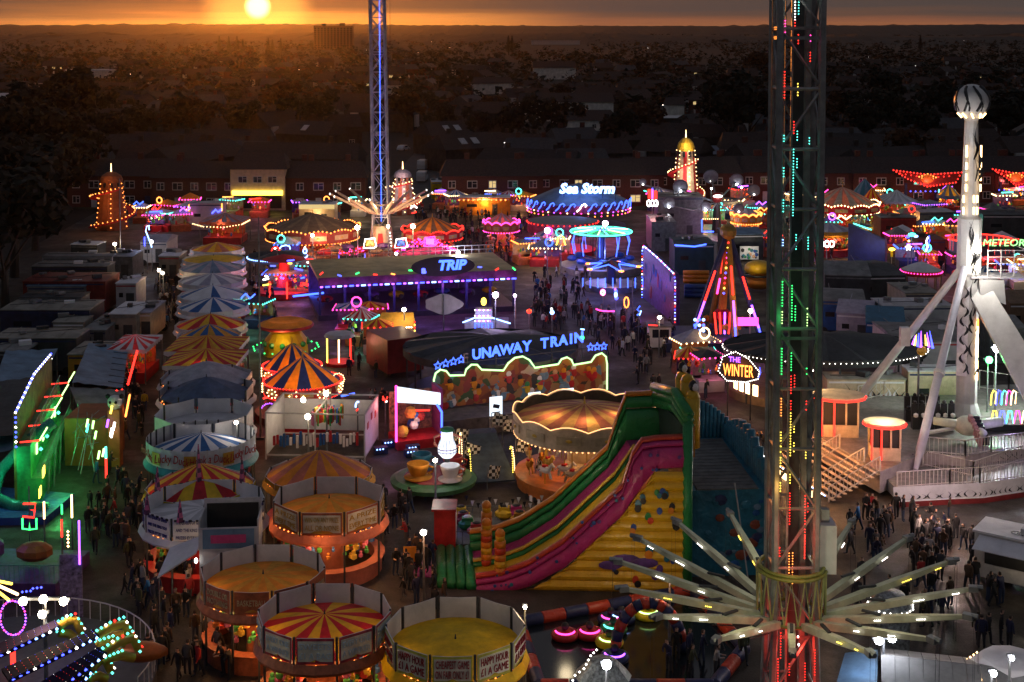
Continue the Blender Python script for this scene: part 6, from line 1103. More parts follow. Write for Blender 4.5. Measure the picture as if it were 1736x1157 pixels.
m = MB()
for k in range(8):
    a = 2 * pi * k / 8
    for s_ in (0, 1):
        pts = []
        for i in range(8):
            t_ = i / 7; el = -.55 + 1.6 * t_; aa = a + .22 * sin(t_ * 4 + s_) + .12 * s_; pts.append(Vector((TB.x + 1.335 * cos(el) * cos(aa), TB.y + 1.335 * cos(el) * sin(aa), zs + 1.335 * sin(el))))
        m.tube(pts, .075 if s_ else .11, FL, 4)
m.build('flame_pattern', ball)
m = MB()
for k in range(9): a = 2 * pi * k / 9 + .2; m.tube([(TB.x + 1.05 * cos(a), TB.y + 1.05 * sin(a), zs - .9), (TB.x + .75 * cos(a + .2), TB.y + .75 * sin(a + .2), zs - 1.25)], .06, LWW, 5)
m.build('ball_lights', ball)
fr = Vector((1, 0, 0)); m = MB(); rr = random.Random(5)
for k in range(26):
    z = zt_(rr.choice([rr.uniform(240, 320), rr.uniform(410, 470), rr.uniform(480, 640)])); flame(m, Vector((TB.x + rr.uniform(-.35, .35), TB.y - .93 if z > zt_(475) and z < zt_(365) else TB.y - .80, z)), rr.uniform(.9, 2.0), rr.uniform(.25, .5), FL, fr, sgn=rr.choice([-1, 1]))
m.build('flame_pattern', col)
m = MB()
for v in (252, 260, 281, 300, 318, 337, 357): 
    for sx in ((-1, 1) if v < 330 else (-1.3, .1, .6)): x = sx * .55; m.box((TB.x + x, TB.y - .68, zt_(v)), (.11, .1, .55), LWW)
for v in (560, 580, 600, 620, 640, 548): m.box((TB.x + .5, TB.y - .8, zt_(v)), (.13, .1, .6), LOR if v < 560 else LWW)
m.build('light_dashes', col)
# wide lit back board of the column and the cage platform
m = MB(); z0, z1 = zt_(640), zt_(485); m.slab([(TB.x - 1.0, TB.y - .5, z0), (TB.x - .3, TB.y - .8, z0), (TB.x - .2, TB.y - .85, z1), (TB.x - .9, TB.y - .5, z1 - .8)], .08, mat('bright white panel', (.75, .75, .78), .4)); pn = m.build('flame_panel', o); m = MB()
for k in range(9): flame(m, Vector((TB.x - .6, TB.y - .93, z0 + .3 + k * .72)), 1.0, .5, FL, fr, sgn=(-1) ** k)
m.build('flame_pattern', pn)
m = MB(); cz = zt_(468); cxx = TB.x + 2.6
m.box((cxx - .6, TB.y, cz - .1), (4.2, 2.0, .12), GREYW)
for z in (.5, 1.0, 1.5, 2.0): m.box((cxx, TB.y - 1, cz + z), (3.0, .05, .05), WP); m.box((cxx + 1.5, TB.y, cz + z), (.05, 2, .05), WP)
for x in (-1.5, -.5, .5, 1.5): m.box((cxx + x, TB.y - 1, cz + 1), (.06, .06, 2.1), WP)
m.build('cage_platform', o); m = MB(); m.slab([(TB.x + .6, TB.y - .6, cz - 1.4), (TB.x + 2.6, TB.y - .6, cz - 2.2), (TB.x + 2.4, TB.y - .6, cz - .3), (TB.x + .5, TB.y - .6, cz - .2)], .3, WP); m.build('bracket', o)
for v, r in ((423, .3), (452, .3)): light(o, (TB.x + .7, TB.y - 2.4, zt_(v)), 260, (1, .93, .85)); MB().ball((TB.x + .25, TB.y - 1.2, zt_(v)), r * .8, LSTAR, 8).build('lamp', o)
top = Vector((TB.x - .3, TB.y - .2, zt_(447)))
def leg(foot, t0, mt, mt2=None, lit=None, r0=.28, r1=.33):
    m = MB(); m.cone(top, foot.lerp(top, .08), r0, r1, mt, 12); m.cone(foot.lerp(top, .1), foot, r1 * 1.0, .16, mt, 12); lg = m.build('leg', o, smooth=False)
    mid = top.lerp(foot, .55); m = MB(); m.cone(mid, mid.lerp(foot, .03), r1 + .1, r1 + .1, WP, 12); m.build('leg_joint', lg); return lg
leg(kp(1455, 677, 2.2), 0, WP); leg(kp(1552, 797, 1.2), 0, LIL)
a = Vector((TB.x + .6, TB.y, zt_(490))); b = P(1800, 760, 1.5) - kx; m = MB(); w1 = Vector((.75, 0, .35)); m.slab([a - w1, b - w1, b + w1 * 2, a + w1], .5, WP); br = m.build('flame_beam', o); m = MB(); dd = (b - a)
for k in range(11): 
    p = a + dd * (.06 + .085 * k) + Vector((.25, -.56, -.1)); 
    for s_ in (-1, 1): m.tube([p + Vector((.3 * s_ * sin(t_ * 1.3), 0, -.25 * t_ * 1.6)) + dd.normalized() * .35 * t_ for t_ in range(5)], .05, FL, 4)
m.build('flame_pattern', br)
# decoration on the cross gondola
q = kp(1552, 575, 9.0); q = Vector((TB.x - 3.9, TB.y - 1, zt_(578))); m = MB()
for k, (mt, dx, h) in enumerate([(LPU, 0, 1.9), (LYE, -.7, 1.2), (LBL, -.35, 1.5), (LYE, .6, 1.2), (LPU, .9, 1.6), (LBL, 1.3, 1.9), (LPU, -.9, 1.0)]): m.cone(q + Vector((dx * .7, 0, -h * .3)), q + Vector((dx * .5, 0, h * .4)), .10, .02, mt, 6)
m.ball(q + Vector((.1, .1, -.8)), .4, GOLD, 8); m.build('neon_crest', o); m = MB(); m.box(q + Vector((-1.2, .2, .3)), (.7, .6, 1.4), GREYW); m.build('crest_bracket', o); m = MB(); m.tube([q + Vector((0, .5, -.5)), q + Vector((0, .5, -9 + 2))], .08, GREY, 6); m.build('crest_post', o)
# deck with rails, lower ramp, patterned skirt
DK = mat('riveted deck', (.22, .20, .18), .4, .3, 2); z_d = 1.8
dk = [kp(1378, 735, z_d), kp(1492, 800, z_d), kp(1568, 768, z_d), kp(1636, 774, z_d), kp(1680, 767, z_d), kp(1760, 758, z_d), kp(1900, 690, z_d), kp(1760, 650, z_d), kp(1400, 665, z_d)]
m = MB(); m.prism([(p.x, p.y) for p in dk], 0.3, z_d, mat('pinkish white skirt board', (.42, .36, .34), .5, .2), DK); m.build('deck', o)
lo = [kp(1492, 800, 1.1), kp(1521, 828, 1.1), kp(1610, 822, 1.1), kp(1661, 820, 1.1), kp(1760, 806, 1.1), kp(1760, 772, 1.1), kp(1560, 790, 1.1)]
m = MB(); m.prism([(p.x, p.y) for p in lo], .28, 1.05, GREYW, DK); rmp = m.build('lower_ramp', o)
def rail(pts, h, parent, mt=WP, sp_=.28, name='railing'):
    m = MB()
    for a, b in zip(pts, pts[1:]):
        n = max(1, int((b - a).length / sp_))
        for i in range(n + 1): p = a.lerp(b, i / n); q_ = i in (0, n); m.box((p.x, p.y, p.z + h / 2), (.09 if q_ else .035, .09 if q_ else .035, h), mt)
        for f in (1.0, .12): m.tube([a + Vector((0, 0, h * f)), b + Vector((0, 0, h * f))], .035, mt, 5)
    return m.build(name, parent)
RW = mat('cream railing paint', (.55, .50, .45), .5)
rail([dk[2], dk[3], dk[4], dk[5]], 1.15, o, RW); rail([lo[1], lo[2], lo[3], lo[4]], 1.1, o, RW); rail([lo[6] + Vector((.2, 0, 0)), lo[3] + Vector((0, 1.3, 0)), lo[5]], 1.1, o, RW); rail([kp(1455, 682, z_d), kp(1515, 668, z_d), kp(1532, 668, z_d)], 1.3, o, RW, .5); rail([kp(1660, 660, z_d), kp(1710, 668, z_d), kp(1760, 672, z_d)], 1.6, o, RW, 1.1)
m = MB(); sk_ = [lo[1] + Vector((-.3, -.4, 0)), lo[2] + Vector((0, -.5, 0)), lo[3] + Vector((0, -.5, 0)), lo[4] + Vector((0, -.5, 0))]
for a, b in zip(sk_, sk_[1:]): a, b = a.copy(), b.copy(); m.add([(a.x, a.y, .35), (b.x, b.y, .35), (b.x, b.y + .3, 1.2), (a.x, a.y + .3, 1.2)], [(0, 1, 2, 3)], WP); m.add([(a.x, a.y - .25, 0), (b.x, b.y - .25, 0), (b.x, b.y - .2, .34), (a.x, a.y - .2, .34)], [(0, 1, 2, 3)], mat('dark red kick board', (.20, .02, .02), .5)); m.add([(a.x, a.y - .2, .34), (b.x, b.y - .2, .34), (b.x, b.y, .36), (a.x, a.y, .36)], [(0, 1, 2, 3)], WP)
sk2 = m.build('skirt', o); m = MB(); rr = random.Random(14)
for a, b in zip(sk_, sk_[1:]):
    n = int((b - a).length / .42)
    for i in range(n): p = a.lerp(b, (i + .5) / n); flame(m, Vector((p.x, p.y - .03, .42)), rr.uniform(.25, .5), rr.uniform(.2, .4), FL, (b - a).normalized(), sgn=rr.choice([-1, 1]))
m.build('flame_pattern', sk2)
# crest painted on the deck skirt
m = MB(); a, b = dk[4], dk[5]; u_ = (b - a).normalized(); p = a.lerp(b, .45) + Vector((0, -.05, -1.1))
for k in range(9): g_ = pi * k / 8; m.tube([p + u_ * (.9 * cos(g_)) + Vector((0, 0, .8 * sin(g_) * .9)), p + u_ * (1.3 * cos(g_ + .12)) + Vector((0, 0, 1.0 * sin(g_)))], .03, DGREY, 4)
m.tube([p + u_ * -1, p + Vector((0, 0, .75)), p + u_], .03, DGREY, 4); m.build('painted_crest', o)
# stairs down to the lower left, lit orange
E1, E2 = dk[0], dk[1]; u_ = (E2 - E1); u_.z = 0; Ls = u_.length; u_.normalize(); nv = Vector((u_.y, -u_.x, 0)); 
if nv.x > 0: nv = -nv
STP = mat('white stair tread', (.55, .42, .33), .4); m = MB(); ns = 9
for i in range(ns):
    z = z_d - (i + 1) * z_d / (ns + 1); a = E1 + nv * (.42 * i); b = E2 + nv * (.42 * i); c_ = .25
    m.add([(a.x, a.y, z), (b.x, b.y, z), (b.x + nv.x * c_, b.y + nv.y * c_, z), (a.x + nv.x * c_, a.y + nv.y * c_, z), (a.x, a.y, z - .05), (b.x, b.y, z - .05), (b.x + nv.x * c_, b.y + nv.y * c_, z - .05), (a.x + nv.x * c_, a.y + nv.y * c_, z - .05)], [(0, 1, 2, 3), (3, 2, 6, 7), (7, 6, 5, 4), (0, 4, 5, 1), (1, 5, 6, 2), (3, 7, 4, 0)], STP)
m.build('stairs', o)
for t_ in (.42, .78, 1.0): a = E1.lerp(E2, t_); m = MB(); b = a + nv * 3.9; b.z = .1; rail([a, b], 1.05, o, RW, .3)
m = MB(); a = E1 + nv * 4.1; b = E2 + nv * 4.1; m.bulbs([(a.x, a.y, .5), (b.x, b.y, .5)], .16, .05, [LCB, LW]); m.box(tuple((a + b) / 2 + nv * .3 + Vector((0, 0, -1.6))), (Ls * .7, .05, .5), LWW, atan2(u_.y, u_.x)); m.build('stair_lights', o)
for t_ in (.2, .7): a = E1.lerp(E2, t_) + nv * 1.2; light(o, (a.x, a.y, 1.9 + 1.3), 420, (1, .38, .09)); a = a + nv * 3.6; light(o, (a.x, a.y, 1.1), 240, (1, .38, .09))
# pay booths with red neon roofs
def booth(u, v, w, dd, h, label, rz=0.0):
    q_ = kp(u, v, z_d); b = bpy.data.objects.new('pay_booth', None); COL.objects.link(b); b.location = q_; b.parent = o; b['label'] = label; b.rotation_euler.z = rz
    m = MB(); m.prism([(-w / 2, 0), (w / 2, 0), (w / 2, dd), (-w / 2, dd)], 0, .9, CREAM)
    for x in (-w / 2, -w / 6, w / 6, w / 2):
        for y in (0, dd): m.box((x * .96, y, (h + .9) / 2), (.12, .12, h - .9), CREAM)
    m.prism([(-w / 2 + .1, .1), (w / 2 - .1, .1), (w / 2 - .1, dd - .1), (-w / 2 + .1, dd - .1)], .9, h, BLACK); m.build('walls', b)
    m = MB(); rp_ = [(w * .72 * cos(a), dd / 2 + dd * .78 * sin(a)) for a in [2 * pi * k / 14 for k in range(14)]]; m.prism(rp_, h + .01, h + .3, CREAM, CREAM); m.build('booth_roof', b); m = MB(); m.tube([(x * 1.02, (y - dd / 2) * 1.02 + dd / 2, h + .12) for x, y in rp_], .09, LRD, 5, True)
    for x in (-w / 2, -w / 6): m.tube([(x, -.12, .1), (x, -.12, h)], .06, LRD, 5)
    m.build('booth_neon', b); light(b, (0, -.4, h + 1.6), 26, (1, .5, .13)); light(b, (0, -1.3, 1.4), 45, (1, .25, .1)); return b
booth(1424, 742, 2.7, 1.9, 2.7, 'larger pay booth with amber roof', -.1); booth(1502, 782, 2.0, 1.5, 2.3, 'smaller pay booth nearest the stairs', -.1)
# gondolas, riders, glowing restraints
m = MB(); hub = kp(1640, 722, 3.0); m.ball(hub, .9, ARMW, 12, (1.1, 1, .8)); m.cone(hub + Vector((-2.4, .2, .3)), hub, .28, .36, ARMW, 10); m.cone(hub, hub + Vector((2.6, .3, .2)), .4, .34, ARMW, 10); m.cone(hub + Vector((.4, -.2, 0)), hub + Vector((.8, -1.2, -.3)), .4, .3, ARMW, 10); m.build('hub', o, smooth=True)
SD = mat('black seat', (.012, .012, .014), .45); m = MB()
for r_ in range(2):
    for k in range(6 if r_ else 5): q_ = kp(1545 + k * 12.5 + r_ * 5, 722 - r_ * -6, 1.9) + Vector((0, -.2 if r_ else .9, 0)); m.box(q_ + Vector((0, 0, .55)), (.5, .5, .9), SD); m.box(q_ + Vector((0, .25, 1.35)), (.46, .16, 1.2), SD); m.ball(q_ + Vector((0, .2, 2.05)), .17, SD, 6); m.ball(q_ + Vector((0, -.15, 1.15)), .2, WHITE if r_ else SD, 6)
m.build('seat_row', o); m = MB(); m.tube([kp(1568, 735, 2.1), kp(1618, 726, 2.5)], .15, WP, 8); m.build('seat_beam', o)
m = MB(); a = kp(1645, 712, 3.6); b = kp(1662, 748, 2.2)
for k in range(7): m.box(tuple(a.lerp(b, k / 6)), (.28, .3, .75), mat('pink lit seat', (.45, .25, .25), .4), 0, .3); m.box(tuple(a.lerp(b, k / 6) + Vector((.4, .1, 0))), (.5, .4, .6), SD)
m.build('side_seat_row', o)
for r_, (v, uu) in enumerate(((674, (1682, 1691, 1700, 1708, 1716)), (708, (1686, 1699, 1712, 1725, 1738)))):
    for k, u in enumerate(uu):
        mt = [LYE, LBL, LTE, LPK, LWW][k]; q_ = kp(u, v, 3.3 if r_ == 0 else 2.9); m = MB(); s = .8
        if r_: m.tube([q_ + Vector((-.28, 0, -.5)), q_ + Vector((-.1, 0, .5)), q_ + Vector((.1, 0, .5)), q_ + Vector((.28, 0, -.5))], .055, mt, 5); m.bulb(q_ + Vector((-.15, 0, -.7)), .13, mt); m.bulb(q_ + Vector((.15, 0, -.7)), .13, mt)
        else: m.tube([q_ + Vector((-.1, 0, -.6)), q_ + Vector((-.05, 0, .2)), q_ + Vector((.1, 0, .55)), q_ + Vector((.3, 0, .4)), q_ + Vector((.25, 0, -.5))], .055, mt, 5)
        m.build('glowing_restraint', o)
m = MB(); m.box(tuple(kp(1700, 722, 2.2)), (3.4, 1.2, .5), SD); m.build('seat_row', o); light(o, tuple(kp(1700, 715, 3.4) + Vector((0, -1.5, 0))), 120, (.5, .4, 1)); light(o, tuple(kp(1600, 700, 7)), 500, (1, .85, .6)); light(o, tuple(kp(1500, 690, 5.5)), 420, (1, .88, .6)); light(o, tuple(kp(1470, 740, 4.5)), 160, (1, .6, .3)); light(o, tuple(kp(1610, 850, 3)), 650, (1, .62, .5)); light(o, tuple(kp(1700, 790, 4.5)), 380, (1, .65, .55)); light(o, tuple(kp(1590, 745, 5)), 330, (.8, .5, .9))  # pinkish light before the skirt is an added fill that brightens its boards
light(o, (TB.x - 2.5, TB.y - 4, 16), 420, (.95, .95, 1), .5); light(o, (TB.x - 2.5, TB.y - 4, 23), 330, (.95, .95, 1), .5)
# flame painted trailer and the ribbed white container behind
t1 = trailer(1464, 637, 132, 2.0, 3.2, 'cream trailer with white flames and red lettering painted on its side behind the big white ride', TRAILB, CREAM, -.02, wheels=False, door=False)
wd2 = 132 / S(P(1464, 637, 3.2)); m = MB(); m.box((.6, -1.05, 1.2), (wd2 * .72, .04, 1.3), mat('dark red paint', (.2, .015, .02), .4)); m.build('red_panel', t1); m = MB(); rr = random.Random(6)
for k in range(16): flame(m, Vector((-1.6 + .32 * k, -1.1, 1.0 + rr.uniform(0, .4))), rr.uniform(.9, 1.6), .6, WHITE if k % 3 else FL, fr, sgn=(-1) ** k)
m.build('flame_pattern', t1); text('lettering', 'ART.UK.COM', .6, WHITE, t1, (1.2, -1.09, .85), width=3.6)
trailer(1584, 624, 100, 2.0, 3.8, 'white ribbed container standing behind the leg of the big white ride', GREYW, CREAM, 0, wheels=False, door=False)
# ------------------------------------------------------------------ roofs, lorries and small rides of the right middle ground
for a in [(1432, 457, 74, 8, 3.6, 'grey peaked marquee with a black draped edge right of the near tower', TRAILR, DGREY, -.15, 1.0), (1465, 455, 90, 10, 3.4, 'broad dark grey roof in the middle of the right side', DGREY, DGREY, .1, .6), (1547, 488, 56, 6, 3.4, 'beige roofed booth below the small white and red carousel', TRAILB, CREAM, .05, .1), (1425, 500, 76, 7, 3.6, 'grey roofed lorry with bright blue side right of the near tower', TRAILR, BLUEC, -.2, .5), (1452, 522, 60, 6, 3.4, 'pale canopy with a pinkish end below the blue sided lorry', LILAC, LILAC, -.3, .8), (1500, 535, 62, 7, 3.6, 'stall roof in teal blue tarpaulin left of the big white ride', mat('teal blue tarpaulin', (.03, .13, .22), .5), BLUEC, -.25, .9), (1545, 512, 118, 4, 4.0, 'long white box trailer left of the tall column', GREYW, GREYW, .04, .05), (1560, 560, 130, 9, 3.6, 'grey flat roof directly left of the tall column', TRAILR, GREYW, .0, .2),
    (1517, 366, 60, 4, 3.8, 'dark red lorry with grey roof at the right', TRAILR, BRD, 0, .05), (1577, 356, 60, 5, 3.6, 'pale grey box lorry next to the dark red one at the right', GREYW, GREY, .1, .1), (1570, 402, 46, 5, 3.6, 'red sided truck behind the lit blue ribbon sign', BRD, BRD, 0, .05), (1700, 360, 90, 6, 3.6, 'long dark trailer at the right edge', DGREY, DGREY, 0, .1), (1690, 545, 60, 6, 3.4, 'grey roof right of the tall column', TRAILR, GREY, 0, .6), (1720, 505, 50, 6, 3.4, 'brown roofed stall at the right edge', BROWN, BROWN, 0, .8), (1400, 300, 24, 4, 4.6, 'white box van body standing far behind the near tower', GREYW, GREYW, 0, .05), (1150, 330, 76, 6, 6.2, 'tall grey backdrop panels behind the dish ride', TRAILR, GREY, 0, .05), (1120, 370, 40, 8, 4.2, 'grey green stall back left of the dish ride', GREY, GREY, 0, .1), (1172, 408, 66, 6, 4.0, 'dark teal building with a blue neon edge behind the purple facade', mat('dark teal sheet', (.02, .06, .08), .6), mat('dark teal sheet', (.02, .06, .08), .6), 0, .1), (1255, 392, 60, 6, 3.6, 'blue grey awning roof right of the dish ride centre', BLUL, DGREY, .1, .5),
    (745, 306, 28, 5, 3.2, 'small cream yellow hut beside the side street', WHITE, YELR, .1, .1), (822, 333, 86, 4, 3.0, 'long low white stall with orange lamps at the far side of the crowd', WHITE, ORG, 0, .1), (540, 344, 60, 4, 3.4, 'cream ticket trailer with a lit sign band behind the wide carousel', WHITE, CREAM, 0, .05), (352, 343, 56, 3, 4.2, 'pale fronted booth with a blue neon squiggle at the far left', GREYW, GREYW, 0, .05)]:
    u, v, w, dd, h, lab, rf, wl, rz, ri = a; tr_ = trailer(u, v, w, dd, h, lab, rf, wl, rz, 'trailers and stall backs round the fair', wheels='lorry' in lab or 'truck' in lab, rise=ri)
    wd2 = w / S(P(u, v, h))
    if 'orange lamps' in lab: MB().bulbs([(-wd2 / 2, -2.1, 2.6), (wd2 / 2, -2.1, 2.6)], .8, .15, LOR).build('lamps', tr_); light(tr_, (0, -3, 2.2), 500, (1, .45, .15))
    if 'lit sign band' in lab: MB().box((0, -2.1, 3.0), (wd2, .1, .7), LGLOW).build('lit_sign', tr_); light(tr_, (0, -3.4, 2), 300, (1, .6, .25))
    if 'squiggle' in lab: m = MB(); m.tube([(1, -1.6, 2.6), (1.6, -1.6, 3.2), (2.0, -1.6, 2.8), (2.6, -1.6, 3.3)], .12, LBL, 5); m.tube([(wd2 / 2, -1.6, 3), (wd2 / 2, -1.6, 4.2)], .1, LOR, 5); m.tube([(-wd2 / 2, -1.6, 3), (-wd2 / 2, -1.6, 4)], .1, LOR, 5); m.build('neon', tr_)
    if 'neon edge' in lab: m = MB(); m.tube([(-wd2 / 2, -3.1, 3.9), (0, -3.1, 3.7), (wd2 * .3, -3.1, 4.0)], .1, LNB, 5); m.build('neon', tr_)
# dark blue fronted ride with a green neon top
A, B = P(1440, 452), P(1503, 466); d = B - A; Lf = d.length; o = thing('blue_facade', 'tall dark blue facade with a green neon line along its top, right of the near tower', 'ride facade', A, atan2(d.y, d.x)); m = MB(); m.slab([(0, 0, 0), (Lf, 0, 0), (Lf, 0, 4.6), (0, 0, 5.8)], .3, NAVY); m.build('painted_board', o); m = MB(); m.tube([(.8, -.1, 5.9), (Lf * .6, -.1, 5.5)], .09, LTE, 5); m.bulbs([(.8, -.1, 5.3), (Lf * .6, -.1, 4.9)], .5, .12, LRD); m.build('neon', o); light(o, (Lf / 2, -3, 3), 200, (.15, .2, 1))
# neon figure signs
def sign(u, v, z, label, parts, power=0, col=(1, 1, 1), cat='sign', name='neon_sign', board=None):
    h = P(u, v, z); s = 1 / S(h); o = thing(name, label, cat, (h.x, h.y, 0)); MB().cone((0, .1, 0), (0, .1, z), .07, .05, GREY, 6).build('post', o); m = MB()
    for kind, mt, dat in parts:
        if kind == 't': m.tube([(x * s, 0, z + y * s) for x, y in dat], max(.06, 1.1 * s), mt, 5)
        elif kind == 'l': m.tube([(x * s, 0, z + y * s) for x, y in dat], max(.06, 1.1 * s), mt, 5, True)
        elif kind == 'b': m.ball((dat[0] * s, 0, z + dat[1] * s), dat[2] * s, mt, 8, (1, .4, dat[3] if len(dat) > 3 else 1))
        elif kind == 'q': m.box((dat[0] * s, .08, z + dat[1] * s), (dat[2] * s, .1, dat[3] * s), mt)
    m.build('figure', o)
    if power: light(o, (0, -1.5, z), power, col)
    return o
cir = lambda x, y, r, ry=None, n=12: [(x + r * cos(2 * pi * k / n), y + (ry or r) * sin(2 * pi * k / n)) for k in range(n)]
sign(249, 400, 5, 'blue and white neon cane on a post at the far left', [('t', LCB, [(8, -20), (2, -2), (-2, 8), (0, 16), (4, 18), (4, 10)]), ('t', LBL, [(-4, -18), (-4, -2)])], 160, (.4, .5, 1))
for u, lab, c1, c2, dx in ((627, 'white framed picture sign glowing yellow, leftmost of three', LW, GOLD, 0), (680, 'white framed picture sign glowing blue, middle of three', LW, LNB, 0), (729, 'pink framed picture sign, rightmost of three', LPK, LPU, 3)):
    sign(u, 413 - dx, 4.5, lab, [('l', c1, [(-11, -8), (-8, 7), (8, 9), (11, -5), (7, -8)]), ('q', c2 if c2 is not LNB else VB, (0, 0, 14, 10)), ('t', c2 if c2 is not GOLD else LYE, [(-5, -3), (0, 4), (5, -2)])], 160, (1, .8, .7))
sign(1546, 399, 5, 'green and blue neon umbrella head sign at the right', [('b', LTE, (0, 1, 7, .5)), ('b', LBL, (-7, -3, 4, .6)), ('b', LCB, (7, -2, 4, .6)), ('b', LWW, (-5, -10, 2))], 160, (.3, .8, 1)); sign(1572, 412, 5, 'tall blue and white neon ribbon sign at the right', [('t', LW, [(-2, -14), (1, -6), (-2, 2), (1, 10)]), ('t', LBL, [(3, -14), (1, -4), (4, 4), (3, 12)])], 100, (.3, .4, 1)); sign(1540, 420, 4, 'white neon star sign under the umbrella head', [('l', LW, [(5 * (1 if k % 2 == 0 else .45) * cos(pi / 2 + pi * k / 5), 5 * (1 if k % 2 == 0 else .45) * sin(pi / 2 + pi * k / 5)) for k in range(10)])]); sign(1512, 425, 4, 'yellow glowing mushroom sign right of the dark blue facade', [('b', LYE, (0, 2, 6, .5)), ('q', YELR, (0, -6, 4, 10))], 90, (1, .7, .2))
sign(1106, 345, 6, 'red neon flags over three white neon rings', [('q', LRD, (-3, 16, 9, 16)), ('q', LRD, (4, 14, 8, 14)), ('t', LBL, [(0, 8), (0, 26)]), ('l', LW, cir(-6, 0, 3, 5)), ('l', LW, cir(0, 0, 3, 5)), ('l', LW, cir(6, 0, 3, 5))], 220, (1, .3, .3)); sign(1062, 513, 4, 'oval ring of orange neon on a post', [('l', LOR, cir(0, 0, 4, 9))]); sign(1022, 496, 4, 'small pinkish neon ring left of the oval one', [('l', LPK, cir(0, 0, 4, 5)), ('l', LW, cir(0, 0, 3, 4))]); sign(1044, 500, 4, 'blue glowing figure sign between the two neon rings', [('b', LBL, (0, 6, 3)), ('b', LCB, (0, 0, 3, 2)), ('b', LBL, (1, -6, 3)), ('b', LPU, (-1, 9, 2))], 60, (.3, .3, 1)); sign(1083, 527, 3.5, 'low blue neon squiggle beside the purple facade', [('t', LNB, [(-3, -8), (3, -3), (-3, 2), (2, 8)]), ('t', LCB, [(1, -8), (4, 0)])]); sign(1030, 527, 2.6, 'pink and violet neon arc near the ground', [('t', LPK, [(-20, 3), (-12, 0), (0, -1), (12, -1)])], 60, (1, .3, .7), cat='light', name='neon_arc')
sign(951, 407, 4.6, 'yellow neon bell outline on the blue lit pay booth', [('t', LYE, [(-8, -9), (-6, -4), (-5, 4), (0, 8), (5, 4), (6, -4), (8, -9)])], 60, (1, .8, .4)); sign(936, 530, 3.6, 'small blue and white neon cup sign above the dark oval roof', [('b', LCB, (0, 0, 4)), ('b', LW, (-1, 6, 2))]); sign(897, 528, 3, 'blurred red neon sign above the dark oval roof', [('b', LRD, (0, 0, 4.5, .9)), ('t', LOR, [(-4, 1), (4, 1)])], 120, (1, .1, .05)); sign(987, 566, 3.8, 'blue and green neon letter sign at the end of the dark oval roof', [('t', LCB, [(-3, 8), (4, 7)]), ('t', LNB, [(0, 7), (0, -4)]), ('b', LGR, (0, -7, 4))], 60, (.3, .5, 1)); sign(653, 677, 3, 'red and white neon cluster in the open aisle left of the train facade', [('t', LRD, [(-4, 5), (0, -5), (4, 4)]), ('b', LW, (2, -4, 1.6)), ('b', LRD, (-3, 0, 2.5))], 60, (1, .2, .2)); sign(606, 687, 3.2, 'half ring of blue and white neon left of the open aisle', [('t', LCB, [(-3, -4), (-3, 2), (0, 6), (3, 5)]), ('t', LRD, [(-2, -10), (1, -7)])])
sign(801, 298, 5, 'small green neon figure at the far side beside the houses', [('b', LGR, (0, 4, 2.2, 1.6)), ('t', LGR, [(0, -6), (0, 2)])]); sign(702, 353, 4, 'white neon arch over red letters right of the far swing tower', [('t', LW, [(-6, -1), (-3, 3), (2, 3), (5, 0)]), ('t', LRD, [(-4, -9), (4, -7)])]); sign(483, 420, 4, 'white neon arch at the left above the blue edged canopy', [('t', LCB, [(-10, -3), (-6, 2), (2, 4), (8, 2), (9, -3)]), ('b', LW, (-17, -1, 2))]); sign(517, 424, 4, 'small white neon drop shaped sign at the edge of the canopy', [('l', LCB, cir(0, -2, 3, 4)), ('b', LW, (0, 4, 1.6))])
sign(1700, 415, 7, 'glowing green METEORITE lettering at the right edge', [('q', DGREY, (8, -6, 60, 4))]); h = P(1705, 412, 7); text('neon_lettering', 'METEORITE', 1.15, em('lime letter light', (.35, 1, .3), 2.6), bpy.data.objects[[x.name for x in bpy.data.objects if x.get('label') == 'glowing green METEORITE lettering at the right edge'][0]], (.9, -.15, 7.2), width=6.6, ext=.04, shear=.15)
